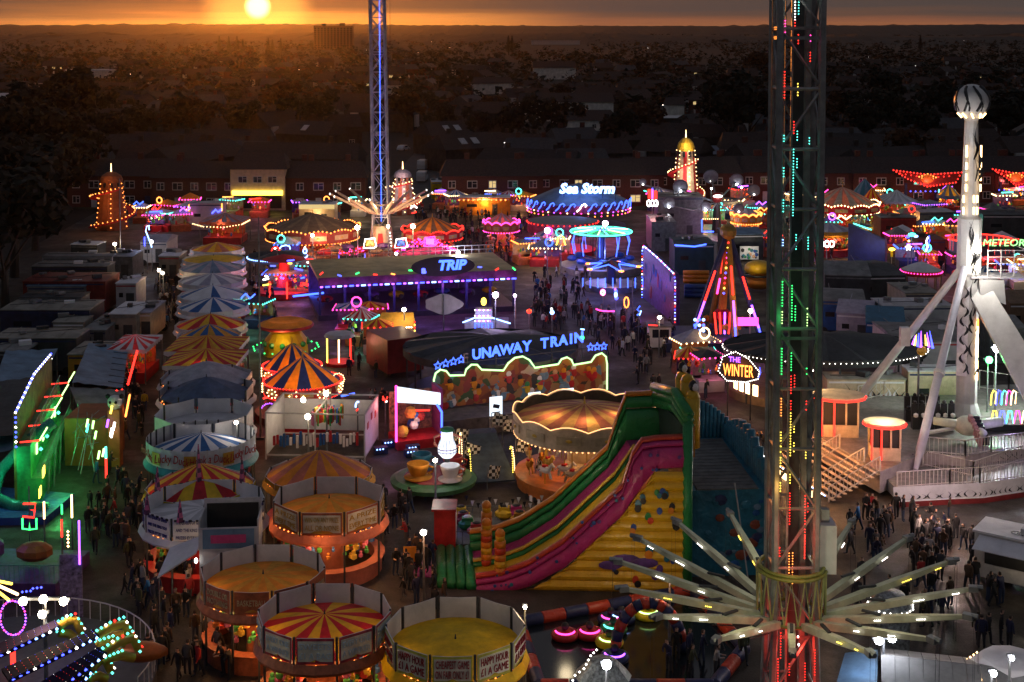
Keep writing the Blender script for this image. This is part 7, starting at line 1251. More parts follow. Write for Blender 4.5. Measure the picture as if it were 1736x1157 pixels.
# lined with red bulbs: ring ride and boats
c = P(1663, 405, 5.4); R = 52 / S(c); c.z = 0; o = thing('red_ring_ride', 'ring shaped ride outlined with red neon at the right edge behind the column', 'ride', c); m = MB(); m.lathe([(R, 3.8), (R, 5.4)], mat('dull purple board', (.10, .06, .12), .5), 30); m.build('fascia', o); m = MB(); m.tube(ring(30, R * 1.01, 5.4), .1, LRD, 5, True)
for k in range(30): a = 2 * pi * k / 30; m.tube([(R * .99 * cos(a), R * .99 * sin(a), 4.0), (R * .99 * cos(a), R * .99 * sin(a), 5.4)], .05, LRD, 4)
m.build('red_neon', o); MB().lathe([(R * .9, 0), (R * .9, 1), (0, 1)], REDC, 24).build('platform', o); light(o, (0, 0, 3), 600, (1, .15, .15))
for u, v, w, lab in ((1572, 300, 116, 'long boat shaped ride roof outlined in red bulbs with a gold crest'), (1722, 298, 80, 'second red bulb outlined ride roof at the right edge')):
    c = P(u, v, 5.2); L2 = w / S(c); c.z = 0; o = thing('bulb_boat_ride', lab, 'ride', c); m = MB(); pp = [(-L2 / 2, 6.4), (0, 5.6), (L2 / 2, 6.0), (L2 / 2 - 1, 4.2), (0, 3.4), (-L2 / 2 + 2.6, 4.8)]; m.add([(x, 0, z) for x, z in pp] + [(x, 1.2, z) for x, z in pp], [tuple(range(5, -1, -1)), tuple(range(6, 12))] + [(i, (i + 1) % 6, 6 + (i + 1) % 6, 6 + i) for i in range(6)], mat('dark red board', (.22, .03, .02), .5, .3)); m.build('boat_board', o); m = MB(); m.bulbs([(x, -.15, z) for x, z in pp], .6, .17, LRD, True); m.bulbs([(x * .8, -.15, z - .6) for x, z in pp[:3]], .9, .15, LRD); m.ball((0, -.15, 4.9), .9, GOLD, 8, (1.4, .3, 1)); m.bulbs([(x * .5, -.2, 4.9 + z) for x, z in ((-3, .3), (0, .8), (3, .2), (0, -.4))], .5, .16, LOR, True); m.bulbs([(-3, -.2, 2.6), (5, -.2, 2.6)], .9, .15, LBL); m.build('bulbs', o)
    for x in (-L2 * .3, L2 * .3): MB().box((x, .5, 2), (.4, .4, 4), NAVY).build('support', o)
    light(o, (0, -2, 3.6), 500, (1, .12, .1))
# tents in the right background
for u, v, hw, lab, rf, z, ri, pw in [(1466, 333, 26, 'blue tent with a yellow peak behind the red and yellow one', [BLUL, mat('blue green canvas', (.03, .16, .22), .6)], 3.4, 3.0, 60), (1478, 343, 20, 'red and yellow striped tent at the right background', [REDC, YEL], 3.0, 2.4, 120), (1608, 330, 19, 'little blue and yellow tent left of the tall column', [BLUL, YEL], 3.0, 1.8, 240), (1560, 345, 24, 'flat brown tent lit with a garland of warm bulbs', [BROWN], 2.8, 1.0, 240), (1545, 462, 0, '', [], 0, 0, 0)]:
    if hw: round_stall(u, v, hw, z, lab, rf, 12, 16, inner=WHITE, outer=rf[0], bh=.3, rise=ri, power=pw * 2, gap=0, posts=False, group='small tents of the right background')
square_tent(1520, 338, 60, 7, 3.2, 'white frame marquee with scalloped edge in the right background', [WHITE, GREYW], 1.6, WHITE, 200)
disc_roof(1562, 458, 34, 3.4, 'small white and red roofed carousel with blue and pink bulbs, right middle', WHITE, 1.0, RED, LPK, 300, (1, .4, .2), sp_=.7, bl=.1, folds=False, deck=ORG)
round_stall(1405, 388, 42, 3.6, 'round brown tent with an orange lit front right of the near tower', [LILAC, GREYW], 12, 16, inner=WHITE, outer=TAN, bh=.5, rise=1.2, power=800, gap=0, posts=False, group='small tents of the right background')
sign(1402, 414, 3.4, 'three white neon loops on the orange lit tent front', [('l', LW, cir(-8, 0, 4, 5)), ('l', LW, cir(0, 0, 4, 5)), ('l', LW, cir(8, 0, 4, 5))], 100, (1, .6, .4)); m = MB()
o = thing('garland_frame', 'scalloped garland of warm bulbs under the cream and pink carousel', 'light string', P(1420, 400)); m.bulbs([P(1392 + 8.5 * k, 366 + (k % 2) * 6, 3.0) - Vector(o.location) for k in range(7)], .6, .14, LWW); m.build('bulbs', o); m = MB(); m.box((0, 0, 1.2), (.1, .1, 2.4), GREY); m.build('post', o)
# lit mural walls, orange wall, burger shaped yellow inflatable
for u, v, w, h, lab, c1 in ((1196, 452, 38, 2.8, 'brightly lit white mural wall left of the A frame ride', WHITE), (1270, 445, 32, 1.8, 'small lit mural with round faces right of the A frame ride', GREYW)):
    p = P(u, v); W_ = w / S(p); o = thing('mural_wall', lab, 'wall', p); m = MB(); m.box((0, 0, h / 2 + .4), (W_, .2, h), c1); m.build('board', o); m = MB(); rr = random.Random(u)
    for k in range(16): m.ball((rr.uniform(-W_ / 2 + .3, W_ / 2 - .3), -.1, rr.uniform(.6, h)), rr.uniform(.12, .3), rr.choice([VG, TEAL, BLACK, SKN, VB]), 6, (1, .2, 1))
    m.build('painted_motifs', o); light(o, (0, -2, h), 160, (1, .9, .7))
for u, v, w, h, mt, lab in ((1180, 480, 44, 1.4, VO, 'orange inflatable wall behind the left leg of the A frame ride'), (1182, 505, 44, 1.6, VB, 'blue inflatable base under the orange wall')):
    p = P(u, v); W_ = w / S(p); o = thing('inflatable_wall', lab, 'inflatable', p); m = MB()
    for k in range(3): m.tube([(-W_ / 2, 0, .3 + k * .5), (W_ / 2, 0, .3 + k * .5)], .3, mt, 8)
    m.build('tubes', o, smooth=True)
c = P(1286, 495); o = thing('round_inflatable', 'bulging yellow round inflatable right of the A frame ride', 'inflatable', c); m = MB(); m.ball((0, 0, 2.9), 1.6, VY, 14, (1.1, 1, .6)); m.ball((0, 0, 1.3), 1.7, VO, 14, (1.15, 1, .6)); m.build('bulges', o, smooth=True); m = MB(); m.tube(ring(16, 1.75, 2.1), .16, BLACK, 6, True); m.build('band', o); light(o, (-1, -2.5, 3.5), 60, (1, .8, .4))
# white pay kiosk in the central lane, stairs and fence beside it
c = P(1119, 592); o = thing('pay_kiosk', 'small white pay kiosk with a wide dark window in the central lane', 'kiosk', c, .02); m = MB(); m.prism([(-1.1, 0), (1.1, 0), (1.1, 1.7), (-1.1, 1.7)], .15, 2.2, WHITE); m.build('wall', o); m = MB(); m.prism([(-1.25, -.25), (1.25, -.25), (1.25, 1.9), (-1.25, 1.9)], 2.21, 2.34, TRAILR); m.build('roof', o); MB().box((.05, -.03, 1.55), (1.65, .06, .8), GLASS).build('window', o); m = MB(); m.box((.1, .8, 2.7), (.7, .5, .6), GREYW); m.build('roof_unit', o); m = MB(); m.tube([(-1.2, -.3, 2.5), (-.3, -.4, 2.45)], .05, LRD, 5); m.build('neon_edge', o)
# ------------------------------------------------------------------ dodgem hall with beige roof and purple lights
A, B = P(540, 545), P(875, 528); d = B - A; Lf = d.length; rz = atan2(d.y, d.x); o = thing('purple_track_hall', 'long hall with dull beige roof, purple lamps along its front and a blue neon oval sign', 'ride', A, rz)
h = 4.4; m = MB(); m.prism([(0, 0), (Lf, 0), (Lf, 12), (0, 12)], h, h + .35, mat('olive beige roof', (.52, .40, .20), .7, .25, .5)); m.build('roof', o); m = MB(); m.prism([(0, 0), (Lf, 0), (Lf, 12), (0, 12)], 0, .6, mat('track floor', (.04, .04, .06), .3)); m.box((Lf / 2, 12, 2.4), (Lf, .15, 3.8), PURP); m.build('floor', o)
m = MB()
for k in range(9): m.box((Lf * k / 8 * .98 + .2, .2, h / 2), (.25, .25, h), NAVY)
m.build('columns', o); m = MB(); m.box((Lf / 2, -.12, h - .1), (Lf, .2, .9), mat('plum fascia', (.10, .02, .08), .5, .4, 2)); m.build('fascia', o)
m = MB(); rr = random.Random(2)
for k in range(34):
    x = Lf * (k + .5) / 34; m.box((x, -.3, h - .62), (.5 if k % 2 else .3, .1, .16), [LPU, LBL, LPU, LCB][k % 4])
    if k % 3 == 0: m.box((x, -.3, h + .6 + rr.uniform(-.2, .3)), (.45, .1, .14), rr.choice([LRD, LBL, LGR, LOR]), 0, 0, rr.uniform(-.8, .8))
m.build('neon_dashes', o); m = MB(); 
for f in (.5, 1.0): m.tube([(0, 11.6, h + .35 + f), (Lf, 11.6, h + .35 + f)], .05, GREYW, 4)
for k in range(26): m.box((Lf * k / 25, 11.6, h + .85), (.06, .06, 1.0), GREYW)
m.build('roof_railing', o)
m = MB(); sx_ = Lf * .62; m.add([(sx_ + 3.6 * cos(a), -.4, h + 1.1 + 1.1 * sin(a)) for a in [2 * pi * k / 24 for k in range(24)]], [tuple(range(23, -1, -1))], BLACK); m.add([(sx_ + 3.6 * cos(a), -.3, h + 1.1 + 1.1 * sin(a)) for a in [2 * pi * k / 24 for k in range(24)]], [tuple(range(24))], BLACK); m.build('oval_sign', o)
text('neon_lettering', 'TRIP', 1.5, LNB, o, (sx_ + .9, -.5, h + 1.2), width=3.2, tube=.07, shear=.2); text('neon_lettering', 'a', 1.1, LBL, o, (sx_ - 2.2, -.5, h + .8), tube=.06); 
for k in range(8):
    x = Lf * (k + .5) / 8; m = MB(); m.ball((x, rr.uniform(1.5, 9), 1.1), .8, [RED, VB, PURP, YELR][k % 4], 10, (1.2, .8, .5)); m.ball((x, 4, 1.5), .3, BLACK, 6); m.build('dodgem_car', o)
for k in range(7): light(o, (Lf * (k + .5) / 7, -.9, h - 1.2), 170, (.35, .12, 1) if k % 2 else (.7, .15, .9), .3)
# booths between hall and train roof
c = P(672, 592); o = thing('cream_booth', 'cream booth with tiled awning and a red neon post in front of the purple lamps', 'booth', c); m = MB(); m.prism([(-1.7, 0), (1.7, 0), (1.7, 2.2), (-1.7, 2.2)], 0, 2.6, mat('dull cream wall', (.32, .25, .2), .6)); m.build('wall', o); m = MB(); m.slab([(-2.2, -.9, 2.2), (1.9, -.9, 2.2), (1.7, 1.0, 3.4), (-1.5, 1.0, 3.4)], .1, TAN); m.build('awning', o); m = MB(); m.bulbs([(1.9, -.9, .6), (1.9, -.9, 3.2)], .3, .1, [LRD, LYE]); m.bulbs([(1.1, -1, 2.4), (1.8, -1, 2.4)], .25, .08, LW); m.build('neon_post', o); light(o, (0, -1.4, 1.7), 120, (1, .5, .2))
c = P(752, 560); o = thing('sign_back', 'pale grey scalloped back of a large sign with a centre pole', 'sign', c); m = MB(); pp = [(2.0 * cos(a) * (1 + .07 * cos(5 * a)), 2.75 + 1.0 * sin(a) * (1 + .12 * cos(4 * a))) for a in [2 * pi * k / 28 for k in range(28)]]; m.add([(x, 0, z) for x, z in pp] + [(x, .15, z) for x, z in pp], [tuple(range(27, -1, -1)), tuple(range(28, 56))] + [(i, (i + 1) % 28, 28 + (i + 1) % 28, 28 + i) for i in range(28)], GREYW); m.build('board', o); MB().cone((0, -.1, 0), (0, -.1, 3.8), .08, .06, GREY, 6).build('pole', o)
c = P(820, 566); o = thing('neon_palace', 'small white and violet neon palace front with a glowing drop on top', 'ride', c); m = MB(); m.prism([(-2.0, 0), (2.6, 0), (2.6, 2), (-2.0, 2)], 0, 1.3, LILAC); m.prism([(-.9, .3), (.9, .3), (.9, 1.5), (-.9, 1.5)], 1.3, 2.5, LILAC); m.build('wall', o); m = MB()
for z in (1.35, 1.9, 2.5): m.bulbs([(-.9, -.1, z), (.9, -.1, z)], .22, .08, [LW, LPU])
m.tube([(-2.2, -.1, 1.2), (-.9, -.1, 1.7), (.9, -.1, 1.7), (2.8, -.1, 1.1)], .07, LCB, 5)
for x in (-.7, 0, .7): m.tube([(x - .2, -.1, .5), (x - .2, -.1, 1.1), (x + .2, -.1, 1.1), (x + .2, -.1, .5)], .05, LNB, 5)
m.ball((0, .4, 3.3), .3, LYE, 8, (1, 1, 1.5)); m.build('neon', o); light(o, (0, -1.6, 2), 150, (.6, .6, 1))
# pink lit car ride with white edge at the back
A, B = P(525, 462), P(760, 452); d = B - A; Lf = d.length; o = thing('pink_wave_ride', 'round track ride with pink lit cars and a white glowing edge at the back', 'ride', A, atan2(d.y, d.x)); m = MB(); m.prism([(0, 0), (3, -1.0), (Lf - 3, -1), (Lf, 0), (Lf, 10), (0, 10)], 0, 1.5, mat('dark red deck', (.12, .03, .02), .5, .4)); m.build('deck', o); m = MB(); m.tube([(-.2, -.1, 1.7), (2.8, -1.1, 1.6), (Lf * .62, -1.1, 1.6)], .09, LW, 5); m.build('white_edge', o)
m = MB(); rr = random.Random(12)
for k in range(150):
    t_ = rr.random(); x = Lf * (.6 + .46 * t_); z = 2.2 + 1.6 * sin(pi * t_) * rr.uniform(.5, 1.15); m.bulb((x, -1.4 + rr.uniform(0, 1.5), z), .11, rr.choice([LPK, LPK, LRD, em('magenta light', (1, .05, .8), 5, False)]))
for k in range(44): m.bulb((Lf * (.20 + .18 * rr.random()), -1.3, 2.6 + rr.uniform(-.3, .5)), .11, rr.choice([LPK, LRD]))
m.build('pink_bulbs', o); m = MB()
for k in range(10): x = Lf * (.12 + .09 * k); m.ball((x, rr.uniform(1, 7), 2.2), .8, [REDC, BROWN, PURP][k % 3], 8, (1.3, .9, .6))
m.ball((Lf * .84, -.8, 1.9), 1.5, mat('magenta fascia', (.28, .03, .10), .5, .4, 2), 10, (2.6, .8, .6)); m.build('cars', o); m = MB(); x = Lf * .29; m.box((x, -1.5, 1.5), (3.2, .1, 1.5), BLACK); m.tube([(x - 1.7, -1.6, .6), (x - 1.7, -1.6, 2.5)], .07, LBL, 5); m.tube([(x + 1.7, -1.6, .6), (x + 1.7, -1.6, 2.5)], .07, LBL, 5); m.build('black_sign', o)
for x in (.35, .7, .9): light(o, (Lf * x, -2.4, 3.2), 260, (1, .08, .3)); 
for x in (.1, .45): light(o, (Lf * x, 4, 3.6), 350, (1, .25, .12))
# ------------------------------------------------------------------ helter skelters
def helter(u, vt, vb, wpx, label, body, lines, cap, spiral=True, pw=120, lcol=(1, .4, .15), open_=False):
    c = P(u, vb); s = 1 / S(c); H = (vb - vt) * s; R = wpx / 2 * s; o = thing('helter_skelter', label, 'helter skelter', c); m = MB(); n = 16
    m.lathe([(R * 1.5, 0), (R * 1.15, H * .45), (R * .95, H * .82)], body[0], n, mats=body); m.build('tower', o); m = MB(); m.lathe([(R * 1.0, H * .82), (R * 1.0, H * .87), (R * .85, H * .93), (R * .4, H * .985), (0, H)], cap, n); m.cone((0, 0, H), (0, 0, H + 1.3), .1, .04, LWW, 6); m.build('dome', o)
    m = MB()
    for k in range(10): a = 2 * pi * k / 10; m.box((R * cos(a), R * sin(a), H * .78), (.35, .35, H * .07), BLACK, a)
    m.build('arches', o)
    if spiral:
        L_, R_ = [], []
        for k in range(40): t_ = k / 39; a = -.9 - t_ * 2 * pi * 1.25; z = H * .66 * (1 - t_) + .4; r = R * (1.5 - .5 * z / H) + .15; L_.append((r * cos(a), r * sin(a), z)); R_.append(((r + 1.0) * cos(a), (r + 1.0) * sin(a), z + .1))
        m = MB(); m.add(L_ + R_, [(i, i + 1, 41 + i, 40 + i) for i in range(39)], REDC); m.tube(R_, .12, REDC, 5); m.build('chute', o); m = MB(); m.bulbs([(x, y, z + .3) for x, y, z in R_], .8, .11, lines); m.build('chute_bulbs', o)
    m = MB()
    for k in range(6): a = 2 * pi * k / 6 - .3; m.bulbs([(R * 1.52 * cos(a), R * 1.52 * sin(a), .5), (R * 1.0 * cos(a), R * 1.0 * sin(a), H * .88)], .75, .11, lines)
    m.build('bulb_lines', o); light(o, (0, -R * 2.6, H * .5), pw, lcol); light(o, (0, -R * 2.2, H * .9), pw * .6, lcol); return o
helter(1162, 232, 359, 30, 'striped helter skelter tower with a golden dome, beyond the dish ride', [CREAM, CREAM, REDC], LWW, mat('golden dome', (.65, .42, .03), .4), pw=900, lcol=(1, .75, .55)); helter(190, 290, 388, 38, 'dark wooden helter skelter outlined in orange neon at the far left', [mat('orange brown boards', (.22, .07, .02), .7)], LOR, mat('orange brown boards', (.22, .07, .02), .7), pw=240); helter(683, 286, 362, 30, 'pale lattice helter skelter with a red chute right of the far swing tower', [LILAC, PINKC], LWW, LILAC, pw=500, lcol=(1, .6, .5))
# ------------------------------------------------------------------ kiddie rides left of centre
c = P(485, 600); o = thing('mushroom_ride', 'yellow domed kiddie ride under a red rimmed mushroom disc', 'ride', c); s = 1 / S(c); m = MB(); m.lathe([(2.2, 0), (2.1, 1.4), (1.5, 2.2), (.6, 2.7)], VY, 16); m.build('body', o); m = MB(); m.lathe([(45 * s, 2.75), (45 * s, 3.0), (30 * s, 3.35), (10 * s, 3.2), (0, 3.2)], ORG, 28); m.tube(ring(24, 45 * s, 2.85), .17, RED, 6, True); m.build('disc', o); m = MB(); rr = random.Random(1)
for k in range(12): a = 2 * pi * k / 12; m.ball((2.1 * cos(a), 2.1 * sin(a), 1.2), .3, VG, 8)
m.build('spots', o); m = MB(); m.bulbs(ring(12, 3.2, .7), .8, .09, LGR, True); m.build('green_bulbs', o); light(o, (0, -3.2, 2.2), 150, (1, .8, .3)); light(o, (0, -1, 5), 60, (1, .4, .15))
c = P(482, 500); o = thing('neon_cluster_ride', 'small ride crowned with a dense cluster of red, yellow and blue neon at the left', 'ride', c); m = MB(); m.lathe([(3.6, 0), (3.6, .7), (0, .71)], REDC, 20); m.lathe([(1.0, .7), (.6, 4.0), (2.6, 4.3), (0, 4.9)], REDC, 12); m.build('body', o); rr = random.Random(44)
for k in range(26): a = rr.uniform(0, 6.3); r = rr.uniform(1.2, 3.8); z = rr.uniform(1.4, 4.6); m = MB(); p0 = Vector((r * cos(a), r * sin(a) * .6 - 1, z)); m.tube([p0, p0 + Vector((rr.uniform(.4, 1.0), 0, rr.uniform(-.25, .25)))], .09, rr.choice([LRD, LRD, LYE, LBL, LOR, LW, LNB]), 5); m.build('neon_tube', o)
m = MB(); m.tube([(-1.1, -3.4, .2), (-1.1, -3.4, 2.2)], .11, LRD, 5); m.tube([(.9, -3.4, .2), (.9, -3.4, 2.2)], .11, LRD, 5); m.tube([(1.6, -3.4, .5), (5.2, -3.4, .9)], .12, LNB, 5); m.build('neon_gate', o); light(o, (0, -2.5, 3.4), 500, (1, .25, .12)); light(o, (2.5, -3.5, 2), 140, (.2, .2, 1))
disc_roof(470, 434, 50, 3.4, 'dark canopy edged by a blue white neon curve at the left', DGREY, .6, BLUL, LCB, 90, (.5, .6, 1), sp_=.35, bl=.09)
square_tent(382, 372, 74, 6, 3.4, 'pale pinkish stall canopy with a garland of orange bulbs at the far left', [LILAC, PINKC], 1.0, PINKC, 300, lcol=(1, .4, .2))
m = MB(); o = thing('bulb_garland', 'curved garland of warm bulbs hung above the left row of stalls', 'light string', P(385, 400)); cc = Vector(o.location); m.bulbs([P(u, v, 3.2) - cc for u, v in ((327, 380), (345, 385), (380, 386), (410, 381), (425, 373))], .55, .11, LWW); m.tube([P(u, v + .4, 3.25) - cc for u, v in ((327, 380), (345, 385), (380, 386), (410, 381), (425, 373))], .03, BLACK, 4); m.build('bulbs', o); light(o, (0, -2, 2), 250, (1, .4, .2))
m = MB(); o = thing('glowing_pavilion', 'little pavilion with lit red and yellow pillars left of the open aisle', 'pavilion', P(576, 618)); m.lathe([(1.5, 2.7), (1.3, 3.0), (0, 3.1)], GREYW, 10); m.build('roof', o); m = MB()
for k, x in enumerate((-1.1, 0, 1.1)): m.tube([(x, -.6, .3), (x, -.6, 2.6)], .07, [LYE, LWW, LRD][k], 5)
m.build('lit_pillars', o); MB().lathe([(1.4, 0), (1.4, .3), (0, .31)], REDC, 10).build('base', o); light(o, (0, 0, 2), 140, (1, .3, .2))
c = P(520, 705); o = thing('red_neon_ride', 'low dark ride with a long red neon arc and small wheels of white bulbs', 'ride', c); m = MB(); m.lathe([(4.2, 0), (4.2, .6), (0, .61)], mat('dark red deck', (.12, .03, .02), .5, .4), 24); m.ball((-2.2, 0, 1.6), 1.2, mat('rust orange vinyl', (.25, .09, .02), .5), 10); m.ball((1.6, .6, 1.3), .9, NAVY, 10, (1.4, 1, .8)); m.build('body', o); m = MB(); m.tube([(-3.2, -2, 2.0), (-1.5, -2.2, 2.5), (.6, -2.2, 2.7), (2.6, -2, 2.4)], .08, LRD, 5); m.tube([(3.1, -2, 2.2), (4.2, -2, 2.4)], .08, LNB, 5); m.build('neon_arc', o); m = MB(); m.bulbs([(-2.6 + .8 * cos(a), -2.4, .9 + .8 * sin(a)) for a in [pi * k / 8 for k in range(9)]], .2, .06, LPU); m.bulbs([(2.9 + .5 * cos(a), -2.2, 3.6 + .5 * sin(a)) for a in [2 * pi * k / 9 for k in range(9)]], .2, .06, LWW, True); m.build('bulb_wheels', o); light(o, (0, -2.8, 2), 130, (1, .2, .12)); light(o, (-3, -1, 3), 70, (1, .6, .3))
# vivid photo booth ride left of the train facade, with star steps
c = P(705, 752); o = thing('open_sided_ride', 'magenta framed small ride with a lit white sign board and blue lit steps', 'ride', c, .35); m = MB(); m.box((0, 0, .35), (3.6, 2.8, .7), REDC); m.box((1.9, .6, 2.3), (.25, 2.2, 3.8), mat('magenta board', (.30, .04, .18), .5)); m.box((0, 1.5, 2.2), (3.4, .2, 3.2), mat('colourful back board', (.32, .14, .08), .5, .7, 3)); m.build('body', o); m = MB(); m.slab([(-1.8, -1.2, 3.7), (1.6, -1.2, 3.2), (1.6, -1.2, 4.1), (-1.8, -1.2, 4.9)], .12, LSCR); m.build('lit_sign', o); m = MB(); m.tube([(-1.9, -1.3, .7), (-1.9, -1.3, 5.0)], .09, LPK, 5); m.tube([(1.7, -1.3, .7), (1.7, -1.3, 2.6), (1.3, -1.3, 3.3)], .09, LNB, 5); m.tube([(-.4, -1.4, 3.0), (.7, -1.4, 2.9)], .07, LRD, 5); m.build('neon', o)
m = MB(); rr = random.Random(10)
for k in range(8): m.ball((rr.uniform(-1.3, 1.2), rr.uniform(-.6, .9), rr.uniform(1.0, 2.6)), rr.uniform(.25, .5), rr.choice(TOYS + [WHITE]), 8)
m.build('cars', o)
for x, y in ((-3.2, -1.6), (-2.2, -.2), (-1.2, -3.0), (-.8, -2.0)): m = MB(); m.box((x, y, .3), (1.0, .6, .5), NAVY); m.bulbs([(x - .35, y - .32, .45), (x + .35, y - .32, .45)], .25, .07, LCB); m.build('step', o)
light(o, (-.3, -1.6, 2.2), 90, (1, .5, .4)); light(o, (-2.4, -2, 1.2), 30, (.3, .3, 1))
# teacup ride and the glowing white jug
c = P(735, 835); o = thing('teacup_ride', 'teacup ride on a green rimmed disc with one orange cup', 'ride', c); Rt = 2.9; m = MB(); m.lathe([(Rt, .7), (Rt * 1.03, 1.0), (Rt * .9, 1.15), (0, 1.2)], mat('dull green disc', (.05, .16, .06), .5), 30); m.lathe([(Rt * .7, 1.19), (Rt * .65, 1.3), (0, 1.32)], mat('dull red disc', (.28, .04, .04), .5), 24); m.build('disc', o)
def cup(x, y, r, mt):
    m = MB(); m.lathe([(r * 1.25, 1.3), (r * 1.3, 1.38), (r * .6, 1.45), (r * .75, 1.6), (r, 2.1), (r * 1.02, 2.3), (r * .92, 2.3), (r * .7, 1.7), (0, 1.68)], mt, 18, (x, y, 0)); m.tube([(x + r, y, 2.1), (x + r * 1.4, y, 2.0), (x + r * 1.3, y, 1.7), (x + r * .9, y, 1.6)], .07, mt, 6); m.build('teacup', o, smooth=True)
cup(-1.0, -.8, .75, ORG); cup(-.9, 1.3, .7, TEAL); cup(1.3, .8, .7, RED); cup(1.2, -1.2, .65, WHITE)
m = MB()
for k in range(10): m.cone((1.6 * cos(k * .63), 1.6 * sin(k * .63), 0), (1.6 * cos(k * .63), 1.6 * sin(k * .63), .7), .1, .1, DGREY, 5)
m.build('supports', o); m = MB(); m.bulbs([(.4, -2.7, 1.0), (2.2, -2.0, 1.0)], .3, .06, LNB); m.build('blue_bulbs', o); light(o, (-.6, -2.0, 3.2), 55, (1, .6, .35))
j = P(758, 756, 3.4); o = thing('glowing_jug', 'large glowing white jug shaped lamp with a green lid above the teacups', 'lamp', (j.x, j.y, 0)); JW = em('jug glow light', (.85, .9, 1), 1.6); m = MB(); m.lathe([(.35, 2.6), (.62, 2.9), (.66, 3.3), (.42, 3.9), (.38, 4.35), (.45, 4.45)], JW, 16); m.build('jug', o, smooth=False)
m = MB()
for k in range(16): a = 2 * pi * k / 16; m.tube([(.64 * cos(a), .64 * sin(a), 2.9), (.67 * cos(a), .67 * sin(a), 3.3), (.43 * cos(a), .43 * sin(a), 3.9)], .018, GREY, 4)
m.tube(ring(16, .675, 3.25), .03, PURP, 4, True); m.tube(ring(16, .66, 3.05), .02, PURP, 4, True); m.build('ribs', o); m = MB(); m.lathe([(.5, 4.46), (.45, 4.62), (0, 4.7)], mat('green lid', (.03, .3, .12), .4), 12); m.build('lid', o); m = MB(); m.tube([(.4, 0, 4.2), (.95, 0, 4.0), (.9, 0, 3.5), (.6, 0, 3.3)], .09, PINKC, 6); m.tube([(-.4, 0, 4.2), (-.9, 0, 4.0), (-.85, 0, 3.5), (-.6, 0, 3.3)], .09, PINKC, 6); m.build('handles', o); m = MB(); m.cone((0, 0, 0), (0, 0, 2.6), .2, .2, DGREY, 8); m.build('stem', o); light(o, (0, -1.2, 3.5), 70, (.9, .95, 1))
# chequered coaster ramp with arches and flags
c = P(838, 828); o = thing('chequered_ramp', 'dark ramped kiddie track with chequered flags and arches of warm bulbs', 'ride', c, .22); CHK = checks('chequered flag', (.6, .6, .6), (.01, .01, .01), 4.2); m = MB(); m.slab([(-1.5, 0, .4), (1.5, 0, .4), (1.1, 4.6, 2.4), (-1.1, 4.6, 2.4)], .12, mat('slate ramp boards', (.06, .085, .11), .35, .3)); m.prism([(-1.2, 4.6), (1.2, 4.6), (1.2, 5.8), (-1.2, 5.8)], .1, 2.5, DGREY)
for k in range(5): m.box((0, .5 + k * .9, .7 + k * .39), (2.6 - .15 * k, .06, .05), DGREY, 0, .4)
m.build('ramp', o)
for x, y, z, a in ((-2.1, 4.0, 2.3, .2), (-1.6, 2.8, 1.6, -.3), (1.6, 4.6, 2.6, .3), (2.4, 3.8, 2.2, -.2), (2.2, 3.0, 1.5, .3), (-.6, -.5, .9, .4), (2.9, -.1, 1.1, .1), (.9, 5.2, 3.0, -.3)):
    m = MB(); m.cone((x, y, 0), (x, y, z + .8), .035, .03, GREY, 5); fp = m.build('flag_pole', o); m = MB(Matrix.Translation((x, y, z)) @ Matrix.Rotation(a, 4, 'Z') @ Matrix.Rotation(.25, 4, 'Y')); n = 6
    m.add([(i * .17, .08 * sin(i * 1.4), j * .9) for i in range(n + 1) for j in range(2)], [(2 * i, 2 * i + 2, 2 * i + 3, 2 * i + 1) for i in range(n)], CHK); m.build('flag', fp)
for sx in (-1, 1):
    m = MB(); m.bulbs([(sx * (1.75 + .0), 3.4 + .55 * cos(a), 1.0 + 2.0 * sin(a)) for a in [pi * k / 12 for k in range(13)]] if sx < 0 else [(1.9, 2.0, .5), (1.9, 2.2, 1.3), (1.85, 2.6, 2.1)], .14, .05, LWW); m.bulbs([(sx * 1.5, 1.4 + .6 * cos(a), .6 + 1.8 * sin(a)) for a in [pi * k / 12 for k in range(4, 13)]], .16, .05, LYE); m.build('bulb_arch', o)
light(o, (-1.9, 1.6, 2.6), 40, (1, .6, .25)); light(o, (2.4, 2.0, 2.4), 40, (1, .6, .25))
# enclosure with toy cars, red booth, bunting
c = P(838, 905); o = thing('toy_car_pen', 'fenced pen of toy cars with bunting and a red and white booth at its corner', 'ride', c); m = MB(); m.slab([(-2.9, -2.0, .12), (2.9, -2.2, .12), (2.9, 2.4, .12), (-2.9, 2.4, .12)], .02, mat('grey mat', (.13, .14, .14), .7, .2)); m.build('floor', o); m = MB(); pts_ = [Vector((-2.9, -2, 0)), Vector((2.9, -2.2, 0)), Vector((2.9, 2.4, 0)), Vector((-2.9, 2.4, 0)), Vector((-2.9, -2, 0))]; rail(pts_, .9, o, GREY, .45)
m = MB(); m.box((-3.0, -1.9, 1.2), (1.3, 1.6, 2.4), RED); m.prism([(-3.8, -2.8), (-2.3, -2.8), (-2.3, -.9), (-3.8, -.9)], 2.41, 2.55, RED); m.box((-2.33, -1.9, 1.2), (.03, 1.1, 1.6), WHITE); m.build('booth', o)
for k, (x, y, mt) in enumerate([(-2.2, 1.9, YELR), (-2.0, .9, mat('dark red paint', (.2, .015, .02), .4)), (-1.7, .1, VG), (-1.1, -1.0, RED), (1.6, 1.0, ORG), (2.1, -.2, TEAL), (.6, 2.0, YEL), (1.4, 2.1, PINK)]):
    m = MB(); m.ball((x, y, .55), .5, mt, 10, (1.25, .9, .75)); m.box((x, y, .85), (.7, .5, .35), mt); m.ball((x, y + .05, 1.05), .22, WHITE if k in (2, 5) else BLACK, 8, (1.3, 1, .5)); m.build('toy_car', o)
m = MB()
